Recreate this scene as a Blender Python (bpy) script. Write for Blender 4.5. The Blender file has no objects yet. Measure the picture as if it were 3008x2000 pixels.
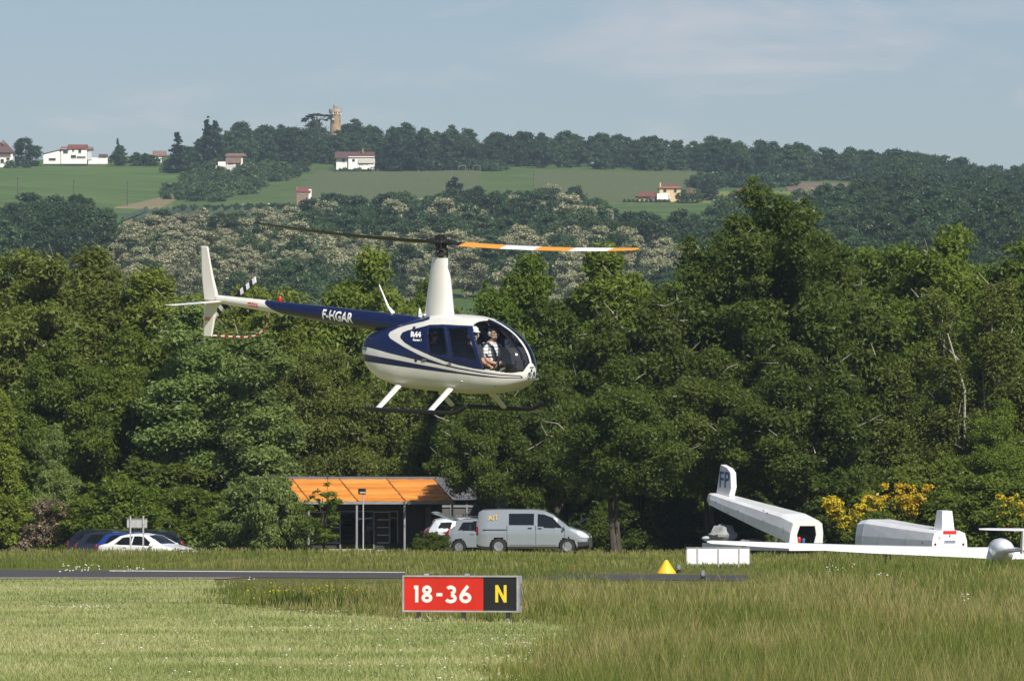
import bpy, bmesh, math, random
import numpy as np
from mathutils import Vector, Matrix, Euler

sc = bpy.context.scene
COL = sc.collection
F_PX = 20000.0            # focal length in pixels of the 3008-wide photograph
EYE = 1.75
PITCH = math.atan(511.0 / F_PX)
R = math.radians

# ------------------------------------------------------------------ camera
cam = bpy.data.cameras.new("camera")
cam.sensor_width = 36.0
cam.lens = 36.0 * F_PX / 3008.0
cam.clip_start = 0.5
cam.clip_end = 9000.0
cam_o = bpy.data.objects.new("camera", cam)
COL.objects.link(cam_o)
cam_o.location = (0, 0, EYE)
cam_o.rotation_euler = (R(90) + PITCH, 0, 0)
sc.camera = cam_o

# ------------------------------------------------------------------ light
SUN_AZ, SUN_EL = R(25), R(40)      # azimuth: to the right of straight behind the camera
sun_dir = Vector((math.sin(SUN_AZ) * math.cos(SUN_EL), -math.cos(SUN_AZ) * math.cos(SUN_EL), math.sin(SUN_EL)))
sl = bpy.data.lights.new("sun", 'SUN')
sl.energy = 4.45
sl.angle = R(0.53)
sl.color = (1.0, 0.95, 0.86)
so = bpy.data.objects.new("sun", sl)
COL.objects.link(so)
so.rotation_euler = sun_dir.to_track_quat('Z', 'Y').to_euler()

world = bpy.data.worlds.new("World")
sc.world = world
world.use_nodes = True
wn = world.node_tree
wn.nodes.clear()
w_out = wn.nodes.new('ShaderNodeOutputWorld')
w_bg = wn.nodes.new('ShaderNodeBackground')
w_bg.inputs['Strength'].default_value = 0.062
w_sky = wn.nodes.new('ShaderNodeTexSky')
w_sky.sky_type = 'NISHITA'
w_sky.sun_disc = False
w_sky.sun_elevation = SUN_EL
w_sky.sun_rotation = math.pi - SUN_AZ
w_sky.altitude = 200
w_sky.air_density = 1.0
w_sky.dust_density = 0.7
w_sky.ozone_density = 3.0
# thin high cloud, the same all round the sky
w_tc = wn.nodes.new('ShaderNodeTexCoord')
w_map = wn.nodes.new('ShaderNodeMapping')
w_map.inputs['Scale'].default_value = (14.0, 14.0, 46.0)
w_map.inputs['Location'].default_value = (17.03, 11.13, 12.85)
w_n1 = wn.nodes.new('ShaderNodeTexNoise')
w_n1.inputs['Scale'].default_value = 1.4
w_n1.inputs['Detail'].default_value = 6
w_n1.inputs['Roughness'].default_value = 0.6
w_n1.inputs['Distortion'].default_value = 0.5
w_rmp = wn.nodes.new('ShaderNodeValToRGB')
w_rmp.color_ramp.elements[0].position = 0.50
w_rmp.color_ramp.elements[0].color = (0, 0, 0, 1)
w_rmp.color_ramp.elements[1].position = 0.70
w_rmp.color_ramp.elements[1].color = (1, 1, 1, 1)
w_mul = wn.nodes.new('ShaderNodeMath'); w_mul.operation = 'MULTIPLY'
w_mul.inputs[1].default_value = 0.40
w_mix = wn.nodes.new('ShaderNodeMix'); w_mix.data_type = 'RGBA'
w_mix.inputs['B'].default_value = (9.2, 8.1, 8.1, 1)
w_tint = wn.nodes.new('ShaderNodeMix'); w_tint.data_type = 'RGBA'; w_tint.blend_type = 'MULTIPLY'
w_tint.inputs['Factor'].default_value = 1.0
w_tint.inputs['B'].default_value = (0.872, 0.845, 0.918, 1)
L = wn.links.new
L(w_tc.outputs['Generated'], w_map.inputs['Vector'])
L(w_map.outputs['Vector'], w_n1.inputs['Vector'])
L(w_n1.outputs['Fac'], w_rmp.inputs['Fac'])
L(w_rmp.outputs['Color'], w_mul.inputs[0])
L(w_sky.outputs['Color'], w_tint.inputs['A'])
L(w_tint.outputs['Result'], w_mix.inputs['A'])
L(w_mul.outputs['Value'], w_mix.inputs['Factor'])
L(w_mix.outputs['Result'], w_bg.inputs['Color'])
L(w_bg.outputs['Background'], w_out.inputs['Surface'])

sc.view_settings.view_transform = 'Standard'
sc.view_settings.look = 'None'
sc.view_settings.exposure = 0.47
sc.view_settings.gamma = 1.0
sc.view_settings.use_curve_mapping = False
sc.render.engine = 'CYCLES'
sc.cycles.use_denoising = True
sc.cycles.max_bounces = 10
sc.cycles.diffuse_bounces = 8
sc.cycles.transmission_bounces = 10
sc.cycles.transparent_max_bounces = 16
sc.cycles.volume_bounces = 0
sc.cycles.caustics_reflective = False
sc.cycles.caustics_refractive = False
sc.cycles.sample_clamp_indirect = 8.0

# ------------------------------------------------------------------ helpers
def at(px, py, d):
    """point at forward distance d that stands at pixel (px,py) of the photograph"""
    return Vector(((px - 1504.0) * d / F_PX, d, EYE + d * math.tan(PITCH - math.atan((py - 1000.0) / F_PX))))

def ground_d(py, z=0.0):
    return (EYE - z) * F_PX / (py - 1511.0)

def project_np(P):
    """world points (N,3) -> photo pixels"""
    c, s = math.cos(PITCH), math.sin(PITCH)
    x, y, z = P[:, 0], P[:, 1], P[:, 2] - EYE
    dep = y * c + z * s
    up = -y * s + z * c
    return 1504 + x / dep * F_PX, 1000 - up / dep * F_PX

def in_poly(px, py, poly):
    px = np.asarray(px, float); py = np.asarray(py, float)
    ins = np.zeros(px.shape, bool)
    n = len(poly)
    for i in range(n):
        x0, y0 = poly[i]; x1, y1 = poly[(i + 1) % n]
        if y0 == y1: continue
        c = ((y0 > py) != (y1 > py)) & (px < (x1 - x0) * (py - y0) / (y1 - y0) + x0)
        ins ^= c
    return ins

def nodes_mat(name):
    m = bpy.data.materials.new(name)
    m.use_nodes = True
    nt = m.node_tree
    nt.nodes.clear()
    out = nt.nodes.new('ShaderNodeOutputMaterial')
    return m, nt, out

def pmat(name, col, rough=0.5, metal=0.0, var=0.06, scale=3.0, bump=0.0, bscale=40.0, coat=0.0, spec=0.5, col2=None, stretch=None, detail=5):
    """principled material with noise-driven colour variation and optional fine relief"""
    m, nt, out = nodes_mat(name)
    N = nt.nodes.new
    b = N('ShaderNodeBsdfPrincipled')
    b.inputs['Roughness'].default_value = rough
    b.inputs['Metallic'].default_value = metal
    b.inputs['Coat Weight'].default_value = coat
    b.inputs['Coat Roughness'].default_value = 0.05
    b.inputs['Specular IOR Level'].default_value = spec
    tc = N('ShaderNodeTexCoord')
    mp = N('ShaderNodeMapping')
    if stretch: mp.inputs['Scale'].default_value = stretch
    nz = N('ShaderNodeTexNoise')
    nz.inputs['Scale'].default_value = scale
    nz.inputs['Detail'].default_value = detail
    nz.inputs['Roughness'].default_value = 0.62
    nt.links.new(tc.outputs['Object'], mp.inputs['Vector'])
    nt.links.new(mp.outputs['Vector'], nz.inputs['Vector'])
    mx = N('ShaderNodeMix'); mx.data_type = 'RGBA'
    c = tuple(col) + (1,)
    if col2 is None:
        mx.inputs['A'].default_value = tuple(max(0, k * (1 - var * 2)) for k in col) + (1,)
        mx.inputs['B'].default_value = tuple(min(1, k * (1 + var * 2)) for k in col) + (1,)
    else:
        mx.inputs['A'].default_value = c
        mx.inputs['B'].default_value = tuple(col2) + (1,)
    mr = N('ShaderNodeMapRange')
    mr.inputs['From Min'].default_value = 0.3
    mr.inputs['From Max'].default_value = 0.7
    nt.links.new(nz.outputs['Fac'], mr.inputs['Value'])
    nt.links.new(mr.outputs['Result'], mx.inputs['Factor'])
    nt.links.new(mx.outputs['Result'], b.inputs['Base Color'])
    if bump > 0:
        n2 = N('ShaderNodeTexNoise'); n2.inputs['Scale'].default_value = bscale; n2.inputs['Detail'].default_value = 4
        nt.links.new(mp.outputs['Vector'], n2.inputs['Vector'])
        bp = N('ShaderNodeBump'); bp.inputs['Strength'].default_value = bump; bp.inputs['Distance'].default_value = 0.02
        nt.links.new(n2.outputs['Fac'], bp.inputs['Height'])
        nt.links.new(bp.outputs['Normal'], b.inputs['Normal'])
    nt.links.new(b.outputs['BSDF'], out.inputs['Surface'])
    return m

def leaf_mat(name, c1, c2, transl=0.3, rough=0.45, spec=0.35, obj_var=0.25):
    """foliage: colour from a per-leaf tint value and a per-tree random value"""
    m, nt, out = nodes_mat(name)
    N = nt.nodes.new
    a = N('ShaderNodeAttribute'); a.attribute_name = 'tint'
    oi = N('ShaderNodeObjectInfo')
    mx = N('ShaderNodeMix'); mx.data_type = 'RGBA'
    mx.inputs['A'].default_value = tuple(c1) + (1,)
    mx.inputs['B'].default_value = tuple(c2) + (1,)
    nt.links.new(a.outputs['Fac'], mx.inputs['Factor'])
    hs = N('ShaderNodeHueSaturation')
    mr = N('ShaderNodeMapRange'); mr.inputs['To Min'].default_value = 1 - obj_var; mr.inputs['To Max'].default_value = 1 + obj_var
    nt.links.new(oi.outputs['Random'], mr.inputs['Value'])
    nt.links.new(mr.outputs['Result'], hs.inputs['Value'])
    mh = N('ShaderNodeMath'); mh.operation = 'MULTIPLY_ADD'; mh.inputs[1].default_value = 0.016; mh.inputs[2].default_value = 0.492
    mfr = N('ShaderNodeMath'); mfr.operation = 'FRACT'
    mm = N('ShaderNodeMath'); mm.operation = 'MULTIPLY'; mm.inputs[1].default_value = 7.31
    nt.links.new(oi.outputs['Random'], mm.inputs[0]); nt.links.new(mm.outputs[0], mfr.inputs[0]); nt.links.new(mfr.outputs[0], mh.inputs[0])
    nt.links.new(mh.outputs[0], hs.inputs['Hue'])
    nt.links.new(mx.outputs['Result'], hs.inputs['Color'])
    b = N('ShaderNodeBsdfPrincipled')
    b.inputs['Roughness'].default_value = rough
    b.inputs['Specular IOR Level'].default_value = spec
    t = N('ShaderNodeBsdfTranslucent')
    ms = N('ShaderNodeMixShader'); ms.inputs['Fac'].default_value = transl
    nt.links.new(hs.outputs['Color'], b.inputs['Base Color'])
    nt.links.new(hs.outputs['Color'], t.inputs['Color'])
    nt.links.new(b.outputs['BSDF'], ms.inputs[1]); nt.links.new(t.outputs['BSDF'], ms.inputs[2])
    nt.links.new(ms.outputs['Shader'], out.inputs['Surface'])
    return m

def glass_mat(name, tint, base_refl=0.06, rough=0.02, dark=None):
    """thin pane: tinted see-through plus mirror reflection rising at grazing angles"""
    m, nt, out = nodes_mat(name)
    N = nt.nodes.new
    tr = N('ShaderNodeBsdfTransparent'); tr.inputs['Color'].default_value = tuple(tint) + (1,)
    gl = N('ShaderNodeBsdfGlossy'); gl.inputs['Roughness'].default_value = rough
    gl.inputs['Color'].default_value = (0.95, 0.97, 1, 1)
    lw = N('ShaderNodeFresnel'); lw.inputs['IOR'].default_value = 1.5
    ms = N('ShaderNodeMixShader')
    nt.links.new(lw.outputs['Fac'], ms.inputs['Fac'])
    first = tr
    if dark is not None:
        df = N('ShaderNodeBsdfDiffuse'); df.inputs['Color'].default_value = tuple(dark[:3]) + (1,)
        m0 = N('ShaderNodeMixShader'); m0.inputs['Fac'].default_value = dark[3]
        nt.links.new(tr.outputs[0], m0.inputs[1]); nt.links.new(df.outputs[0], m0.inputs[2])
        first = m0
    nt.links.new(first.outputs[0], ms.inputs[1]); nt.links.new(gl.outputs['BSDF'], ms.inputs[2])
    nt.links.new(ms.outputs['Shader'], out.inputs['Surface'])
    return m

def mesh_np(name, V, Fq, mats=(), mi=None, smooth=False, tint=None):
    """mesh from numpy arrays; Fq is (M,k) with constant k"""
    me = bpy.data.meshes.new(name)
    V = np.ascontiguousarray(V, np.float32); Fq = np.ascontiguousarray(Fq, np.int32)
    M, k = Fq.shape
    me.vertices.add(len(V)); me.vertices.foreach_set('co', V.ravel())
    me.loops.add(M * k); me.loops.foreach_set('vertex_index', Fq.ravel())
    me.polygons.add(M)
    me.polygons.foreach_set('loop_start', np.arange(0, M * k, k, dtype=np.int32))
    for m in mats: me.materials.append(m)
    if mi is not None: me.polygons.foreach_set('material_index', np.asarray(mi, np.int32))
    me.update(calc_edges=True)
    me.polygons.foreach_set('use_smooth', np.full(M, bool(smooth)))
    if tint is not None:
        at_ = me.attributes.new('tint', 'FLOAT', 'FACE')
        at_.data.foreach_set('value', np.asarray(tint, np.float32))
    return me

class MB:
    """collects simple shapes into ONE mesh"""
    def __init__(s): s.v = []; s.f = []; s.m = []
    def add(s, vs, fs, mi=0, M=None):
        o = len(s.v)
        for p in vs:
            p = Vector(p)
            s.v.append(M @ p if M is not None else p)
        for f in fs:
            s.f.append([i + o for i in f]); s.m.append(mi)
        return s
    def box(s, c, size, rot=None, mi=0):
        x, y, z = [k / 2 for k in size]
        vs = [(-x,-y,-z),(x,-y,-z),(x,y,-z),(-x,y,-z),(-x,-y,z),(x,-y,z),(x,y,z),(-x,y,z)]
        M = Matrix.Translation(Vector(c)) @ (Euler(rot).to_matrix().to_4x4() if rot else Matrix.Identity(4))
        return s.add(vs, [(3,2,1,0),(4,5,6,7),(0,1,5,4),(1,2,6,5),(2,3,7,6),(3,0,4,7)], mi, M)
    def tube(s, pts, rad, n=8, mi=0, caps=True, flat=1.0):
        pts = [Vector(p) for p in pts]
        if not hasattr(rad, '__len__'): rad = [rad] * len(pts)
        o = len(s.v)
        up = Vector((0, 0, 1))
        for i, p in enumerate(pts):
            t = (pts[min(i + 1, len(pts) - 1)] - pts[max(i - 1, 0)]).normalized()
            a = t.cross(up)
            if a.length < 1e-3: a = t.cross(Vector((1, 0, 0)))
            a.normalize(); b = a.cross(t)
            for k in range(n):
                w = 2 * math.pi * k / n
                s.v.append(p + a * math.cos(w) * rad[i] * flat + b * math.sin(w) * rad[i])
        for i in range(len(pts) - 1):
            for k in range(n):
                k2 = (k + 1) % n
                s.f.append([o + i*n + k, o + i*n + k2, o + (i+1)*n + k2, o + (i+1)*n + k]); s.m.append(mi)
        if caps:
            s.f.append([o + k for k in range(n)][::-1]); s.m.append(mi)
            s.f.append([o + (len(pts)-1)*n + k for k in range(n)]); s.m.append(mi)
        return s
    def lathe(s, prof, n=16, mi=0, M=None):
        vs = []; fs = []
        for (r, z) in prof:
            for k in range(n):
                w = 2 * math.pi * k / n
                vs.append((r * math.cos(w), r * math.sin(w), z))
        for i in range(len(prof) - 1):
            for k in range(n):
                k2 = (k + 1) % n
                fs.append((i*n + k, i*n + k2, (i+1)*n + k2, (i+1)*n + k))
        fs.append(tuple(range(n))[::-1]); fs.append(tuple((len(prof)-1)*n + k for k in range(n)))
        return s.add(vs, fs, mi, M)
    def prism(s, poly, y0, y1, mi=0, M=None):
        """polygon in (x,z) extruded along y"""
        n = len(poly)
        vs = [(p[0], y0, p[1]) for p in poly] + [(p[0], y1, p[1]) for p in poly]
        fs = [tuple(range(n)), tuple(range(n, 2*n))[::-1]]
        for i in range(n):
            j = (i + 1) % n
            fs.append((i, i + n, j + n, j))
        return s.add(vs, fs, mi, M)
    def sphere(s, c, r, n=10, m=7, mi=0):
        if not hasattr(r, '__len__'): r = (r, r, r)
        vs = []; fs = []
        for i in range(m + 1):
            t = math.pi * i / m
            for k in range(n):
                w = 2 * math.pi * k / n
                vs.append((c[0] + r[0]*math.sin(t)*math.cos(w), c[1] + r[1]*math.sin(t)*math.sin(w), c[2] + r[2]*math.cos(t)))
        for i in range(m):
            for k in range(n):
                k2 = (k + 1) % n
                fs.append((i*n + k, (i+1)*n + k, (i+1)*n + k2, i*n + k2))
        return s.add(vs, fs, mi)
    def mesh(s, name, mats, smooth=False):
        me = bpy.data.meshes.new(name)
        me.from_pydata([tuple(p) for p in s.v], [], s.f)
        for m in (mats if isinstance(mats, (list, tuple)) else [mats]): me.materials.append(m)
        me.polygons.foreach_set('material_index', s.m)
        me.update()
        bm = bmesh.new(); bm.from_mesh(me)
        bmesh.ops.recalc_face_normals(bm, faces=bm.faces)
        bm.to_mesh(me); bm.free()
        if smooth:
            me.polygons.foreach_set('use_smooth', [True] * len(me.polygons))
            try: me.set_sharp_from_angle(angle=R(38))
            except Exception: pass
        return me

def tag(o, label=None, cat=None, group=None, kind=None):
    if label: o['label'] = label
    if cat: o['category'] = cat
    if group: o['group'] = group
    if kind: o['kind'] = kind
    return o

def obj(name, me, parent=None, loc=None, rot=None, M=None):
    o = bpy.data.objects.new(name, me)
    COL.objects.link(o)
    if parent is not None: o.parent = parent
    if M is not None: o.matrix_local = M
    if loc is not None: o.location = loc
    if rot is not None: o.rotation_euler = rot
    return o

def part(name, mb, mats, parent, smooth=False, label=None):
    o = obj(name, mb.mesh(name, mats, smooth), parent)
    if label: o['label'] = label
    return o

def thing(name, label, cat, loc=(0, 0, 0), rz=0.0, group=None):
    o = bpy.data.objects.new(name, None)
    COL.objects.link(o)
    o.location = loc; o.rotation_euler = (0, 0, rz)
    o.empty_display_size = 0.2
    return tag(o, label, cat, group)

def structure(name, me, loc=None):
    o = obj(name, me, loc=loc)
    o['kind'] = 'structure'
    return o

def kids(o): return list(o.children)

def copy_tree(o, parent=None):
    c = o.copy(); COL.objects.link(c)
    if parent is not None: c.parent = parent
    for ch in kids(o): copy_tree(ch, c)
    return c

def text_mesh(body, size, mat, bold=0.0, xs=1.0, spacing=1.0):
    cu = bpy.data.curves.new('txt', 'FONT')
    cu.body = body; cu.size = size; cu.offset = bold; cu.space_character = spacing
    cu.align_x = 'CENTER'; cu.align_y = 'CENTER'
    cu.resolution_u = 3
    to = bpy.data.objects.new('txt', cu); COL.objects.link(to)
    dg = bpy.context.evaluated_depsgraph_get()
    me = bpy.data.meshes.new_from_object(to.evaluated_get(dg))
    bpy.data.objects.remove(to)
    me.materials.clear(); me.materials.append(mat)
    for v in me.vertices: v.co.x *= xs
    return me

def smooth01(a, b, x):
    t = np.clip((x - a) / (b - a), 0, 1)
    return t * t * (3 - 2 * t)

def vnoise(x, y, seed=0):
    """smooth value noise"""
    xi = np.floor(x).astype(np.int64); yi = np.floor(y).astype(np.int64)
    xf = x - xi; yf = y - yi
    def h(a, b):
        n = (a * 374761393 + b * 668265263 + seed * 1442695041) & 0x7fffffff
        n = ((n ^ (n >> 13)) * 1274126177) & 0x7fffffff
        return ((n ^ (n >> 16)) & 0xffff) / 65535.0
    u = xf * xf * (3 - 2 * xf); v = yf * yf * (3 - 2 * yf)
    return (h(xi, yi) * (1-u) + h(xi+1, yi) * u) * (1-v) + (h(xi, yi+1) * (1-u) + h(xi+1, yi+1) * u) * v
# ------------------------------------------------------------------ the land
_TD = np.array([600, 900, 1300, 1600, 1900, 2200, 2400, 2600, 2800, 3000.])
_TX = np.array([-800, 0, 500, 1000, 1500, 2000, 2500, 3008, 3800.])
_TP = np.array([
    [1569]*9,
    [1372]*9,
    [880, 860, 835, 830, 830, 830, 785, 755, 740],
    [700, 685, 700, 720, 720, 722, 672, 668, 665],
    [610, 602, 640, 640, 622, 620, 594, 618, 625],
    [545, 545, 572, 545, 537, 550, 548, 592, 605],
    [505, 500, 505, 497, 499, 504, 527, 584, 602],
    [472, 470, 460, 444, 470, 492, 522, 582, 602],
    [478, 476, 455, 442, 470, 494, 526, 588, 606],
    [490, 488, 470, 460, 486, 508, 540, 600, 616.]])

def hill_z(X, Y):
    X = np.asarray(X, float); Y = np.asarray(Y, float)
    px = np.clip(1504 + X * F_PX / Y, _TX[0], _TX[-1])
    Yc = np.clip(Y, _TD[0], _TD[-1])
    i = np.clip(np.searchsorted(_TD, Yc) - 1, 0, len(_TD) - 2)
    j = np.clip(np.searchsorted(_TX, px) - 1, 0, len(_TX) - 2)
    u = (Yc - _TD[i]) / (_TD[i+1] - _TD[i])
    v = (px - _TX[j]) / (_TX[j+1] - _TX[j]); v = v * v * (3 - 2 * v)
    P = (_TP[i, j] * (1-v) + _TP[i, j+1] * v) * (1-u) + (_TP[i+1, j] * (1-v) + _TP[i+1, j+1] * v) * u
    return EYE + (1511 - P) * Y / F_PX

def ground_z(X, Y):
    """the airfield: flat, with a low bank on the far side of the taxiway"""
    X = np.asarray(X, float); Y = np.asarray(Y, float)
    left = smooth01(6, -6, X)
    bank = (0.0 + 0.27 * left) * smooth01(226, 258, Y) * smooth01(284, 264, Y)
    dip = -0.34 * smooth01(266, 290, Y) * smooth01(0, -9, X)
    return bank + dip

def terrain_z(X, Y):
    return np.where(np.asarray(Y) > 600, hill_z(X, np.maximum(Y, 600.0)), ground_z(X, Y))

def grid_mesh(name, xs, ys, zf, mat, dz=0.0):
    Xg, Yg = np.meshgrid(xs, ys)
    Zg = zf(Xg, Yg) + dz
    V = np.stack([Xg, Yg, Zg], -1).reshape(-1, 3)
    nx, ny = len(xs), len(ys)
    a = (np.arange(ny - 1)[:, None] * nx + np.arange(nx - 1)[None, :]).ravel()
    Fq = np.stack([a, a + 1, a + nx + 1, a + nx], -1)
    return mesh_np(name, V, Fq, [mat], smooth=True)

M_ground = pmat("rough meadow soil", (0.075, 0.088, 0.022), 0.95, var=0.2, scale=0.35, col2=(0.14, 0.13, 0.045), bump=0.6, bscale=9, spec=0.1, detail=9)
M_hill = pmat("hill grass", (0.045, 0.090, 0.026), 0.95, scale=0.04, col2=(0.105, 0.145, 0.045), spec=0.1, detail=8)
structure('ground', grid_mesh('ground', np.linspace(-150, 150, 101), np.concatenate([np.arange(-40, 220, 20), np.arange(220, 300, 4), np.arange(300, 601, 20)]), ground_z, M_ground))
structure('hill', grid_mesh('hill', np.linspace(-430, 430, 173), np.arange(600, 3001, 12.5), hill_z, M_hill))

def field(name, poly, mat, dz=0.35, nx=60, ny=40):
    dz = dz * .5
    """a field draped on the hill: polygon of 4 corners given as (px, distance)"""
    p = np.array(poly, float)
    u = np.linspace(0, 1, nx)[None, :, None]; v = np.linspace(0, 1, ny)[:, None, None]
    q = (p[0] * (1-u) + p[1] * u) * (1-v) + (p[3] * (1-u) + p[2] * u) * v
    Y = q[..., 1]; X = (q[..., 0] - 1504) * Y / F_PX
    Z = hill_z(X, Y) + dz
    for e in ((0, slice(None)), (-1, slice(None)), (slice(None), 0), (slice(None), -1)): Z[e] -= 1.2     # edges run into the slope
    V = np.stack([X, Y, Z], -1).reshape(-1, 3)
    a = (np.arange(ny - 1)[:, None] * nx + np.arange(nx - 1)[None, :]).ravel()
    return structure(name, mesh_np(name, V, np.stack([a, a+1, a+nx+1, a+nx], -1), [mat], smooth=False))

def row_mat(name, c1, c2, scale, rot, noise=0.25):
    """crop rows: bands across the field with broken edges"""
    m, nt, out = nodes_mat(name)
    N = nt.nodes.new
    tc = N('ShaderNodeTexCoord'); mp = N('ShaderNodeMapping')
    mp.inputs['Rotation'].default_value = (0, 0, rot)
    wv = N('ShaderNodeTexWave'); wv.inputs['Scale'].default_value = scale; wv.inputs['Distortion'].default_value = 2.0
    wv.inputs['Detail'].default_value = 3; wv.inputs['Detail Scale'].default_value = 1.5
    nz = N('ShaderNodeTexNoise'); nz.inputs['Scale'].default_value = 0.05; nz.inputs['Detail'].default_value = 8
    ad = N('ShaderNodeMath'); ad.operation = 'MULTIPLY_ADD'; ad.inputs[1].default_value = 1 - noise
    sb = N('ShaderNodeMath'); sb.operation = 'MULTIPLY'; sb.inputs[1].default_value = noise
    mx = N('ShaderNodeMix'); mx.data_type = 'RGBA'
    mx.inputs['A'].default_value = tuple(c1) + (1,); mx.inputs['B'].default_value = tuple(c2) + (1,)
    b = N('ShaderNodeBsdfPrincipled'); b.inputs['Roughness'].default_value = 0.95; b.inputs['Specular IOR Level'].default_value = 0.1
    K = nt.links.new
    K(tc.outputs['Object'], mp.inputs['Vector']); K(mp.outputs['Vector'], wv.inputs['Vector']); K(tc.outputs['Object'], nz.inputs['Vector'])
    K(nz.outputs['Fac'], sb.inputs[0]); K(wv.outputs['Fac'], ad.inputs[0]); K(sb.outputs[0], ad.inputs[2])
    K(ad.outputs[0], mx.inputs['Factor']); K(mx.outputs['Result'], b.inputs['Base Color']); K(b.outputs[0], out.inputs['Surface'])
    return m

M_meadow = pmat("hill meadow", (0.042, 0.095, 0.026), 0.95, scale=0.035, col2=(0.120, 0.165, 0.045), spec=0.1, detail=9, stretch=(0.6, 1.6, 1))
M_vine = row_mat("vineyard", (0.040, 0.080, 0.026), (0.150, 0.155, 0.075), 0.10, R(25))
M_soil = pmat("vineyard soil", (0.20, 0.145, 0.085), 0.95, scale=0.06, col2=(0.15, 0.13, 0.06), spec=0.1)
M_plough = pmat("ploughed soil", (0.15, 0.105, 0.085), 0.95, scale=0.05, col2=(0.19, 0.135, 0.11), spec=0.1)
M_rape = pmat("yellow green crop", (0.12, 0.18, 0.04), 0.95, scale=0.03, col2=(0.20, 0.20, 0.045), spec=0.1)
M_path = pmat("earth path", (0.20, 0.17, 0.09), 0.95, scale=0.1, spec=0.1)
M_vinerow = leaf_mat("vine leaves", (0.05, 0.09, 0.025), (0.09, 0.13, 0.04))
field('meadow', [(-700, 2010), (520, 2010), (560, 2480), (-700, 2500)], M_meadow)
field('earth_path', [(330, 1985), (470, 2010), (560, 2230), (500, 2200)], M_path, dz=0.5)
field('vineyard', [(820, 2040), (1420, 1990), (1420, 2420), (930, 2400)], M_vine)
field('vineyard', [(1560, 1960), (2030, 1990), (2060, 2395), (1560, 2395)], M_vine)
field('vineyard_soil', [(340, 1790), (900, 1800), (800, 1985), (440, 1960)], M_soil, dz=0.4)
field('ploughed_field', [(2310, 2130), (2600, 2085), (2640, 2260), (2290, 2290)], M_plough, dz=0.45)
field('crop_field', [(2040, 2000), (2580, 1950), (2590, 2080), (2060, 2150)], M_rape, dz=0.4)
field('meadow', [(1850, 1600), (2100, 1600), (2080, 1880), (1850, 1880)], M_meadow, dz=0.4)

# rows of young vines in the brown vineyard
rng = np.random.default_rng(5)
for k in range(15):
    p0, d0 = 360 + 33 * k, 1820.0
    n = 26
    t = np.linspace(0, 1, n)
    PX = p0 + (70 - k * 1.5) * t; D = d0 + 160 * t
    X = (PX - 1504) * D / F_PX
    Z = hill_z(X, D) + 0.4
    w = 0.55 + 0.25 * rng.random(n); hh = 0.7 + 0.5 * rng.random(n)
    V = np.concatenate([np.stack([X - w, D, Z], 1), np.stack([X, D, Z + hh], 1), np.stack([X + w, D, Z], 1)])
    a = np.arange(n - 1)
    Fq = np.concatenate([np.stack([a, a+1, a+1+n, a+n], 1), np.stack([a+n, a+1+n, a+1+2*n, a+2*n], 1)])
    o = obj('vine_row', mesh_np('vine_row', V, Fq, [M_vinerow], tint=rng.random(len(Fq))))
    tag(o, 'low green row of young vines on the brown soil below the left meadow', 'vine row', 'vine rows in the brown vineyard')

# ------------------------------------------------------------------ taxiway and mown grass
M_asphalt = pmat("old asphalt", (0.050, 0.047, 0.046), 0.85, scale=0.8, var=0.2, bump=0.4, bscale=30, stretch=(0.3, 1, 1), detail=9)
M_asphalt_edge = pmat("dusty asphalt shoulder", (0.20, 0.165, 0.125), 0.95, scale=0.8, var=0.2)
M_whiteline = pmat("worn white paint", (0.75, 0.75, 0.73), 0.8, scale=3, col2=(0.45, 0.44, 0.42))
def sheet(name, pts, mat, z):
    mb = MB(); mb.add([(p[0], p[1], z) for p in pts], [tuple(range(len(pts)))])
    me = mb.mesh(name, mat)
    if me.polygons[0].normal.z < 0: me.flip_normals()
    return structure(name, me)
def gp(px, py):
    d = ground_d(py); return ((px - 1504) * d / F_PX, d)
sheet('taxiway', [(-60, ground_d(1694.5)), gp(-50, 1695), gp(1100, 1698), gp(2190, 1706), gp(2195, 1690), gp(0, 1673.5), (-60, ground_d(1673))], M_asphalt, 0.012)
sheet('taxiway_shoulder', [(-60, ground_d(1702)), gp(660, 1701), gp(720, 1696), (-60, ground_d(1694))], M_asphalt_edge, 0.018)
sheet('painted_line', [gp(322, 1678.2), gp(1300, 1683.4), gp(1300, 1681.4), gp(322, 1676.0)], M_whiteline, 0.018)

MOWN_PX = [(-4000, 1701), (300, 1701), (628, 1700), (640, 1725), (652, 1772), (900, 1800), (1180, 1816), (1520, 1829), (1705, 1836), (1655, 1868), (1605, 1930), (1565, 2000), (1520, 2200), (1480, 2800), (-9000, 2800)]
MOWN = [gp(*p) for p in MOWN_PX]
M_mown = pmat("mown grass", (0.19, 0.215, 0.065), 0.95, scale=0.30, col2=(0.40, 0.375, 0.175), bump=0.9, bscale=14, spec=0.1, stretch=(0.45, 1.0, 1), detail=10)
sheet('mown_grass', [(max(-60, x), y) for x, y in MOWN], M_mown, 0.006)
def is_mown(X, Y):
    q = np.random.default_rng(8).normal(size=(2,) + X.shape)
    jx = (vnoise(X * 1.3, Y * 0.5, 3) - 0.5) * 1.6 + q[0] * .22; jy = (vnoise(X * 0.9, Y * 0.6, 9) - 0.5) * 5.0 + q[1] * 1.2
    return in_poly(X + jx, Y + jy, MOWN)

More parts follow.
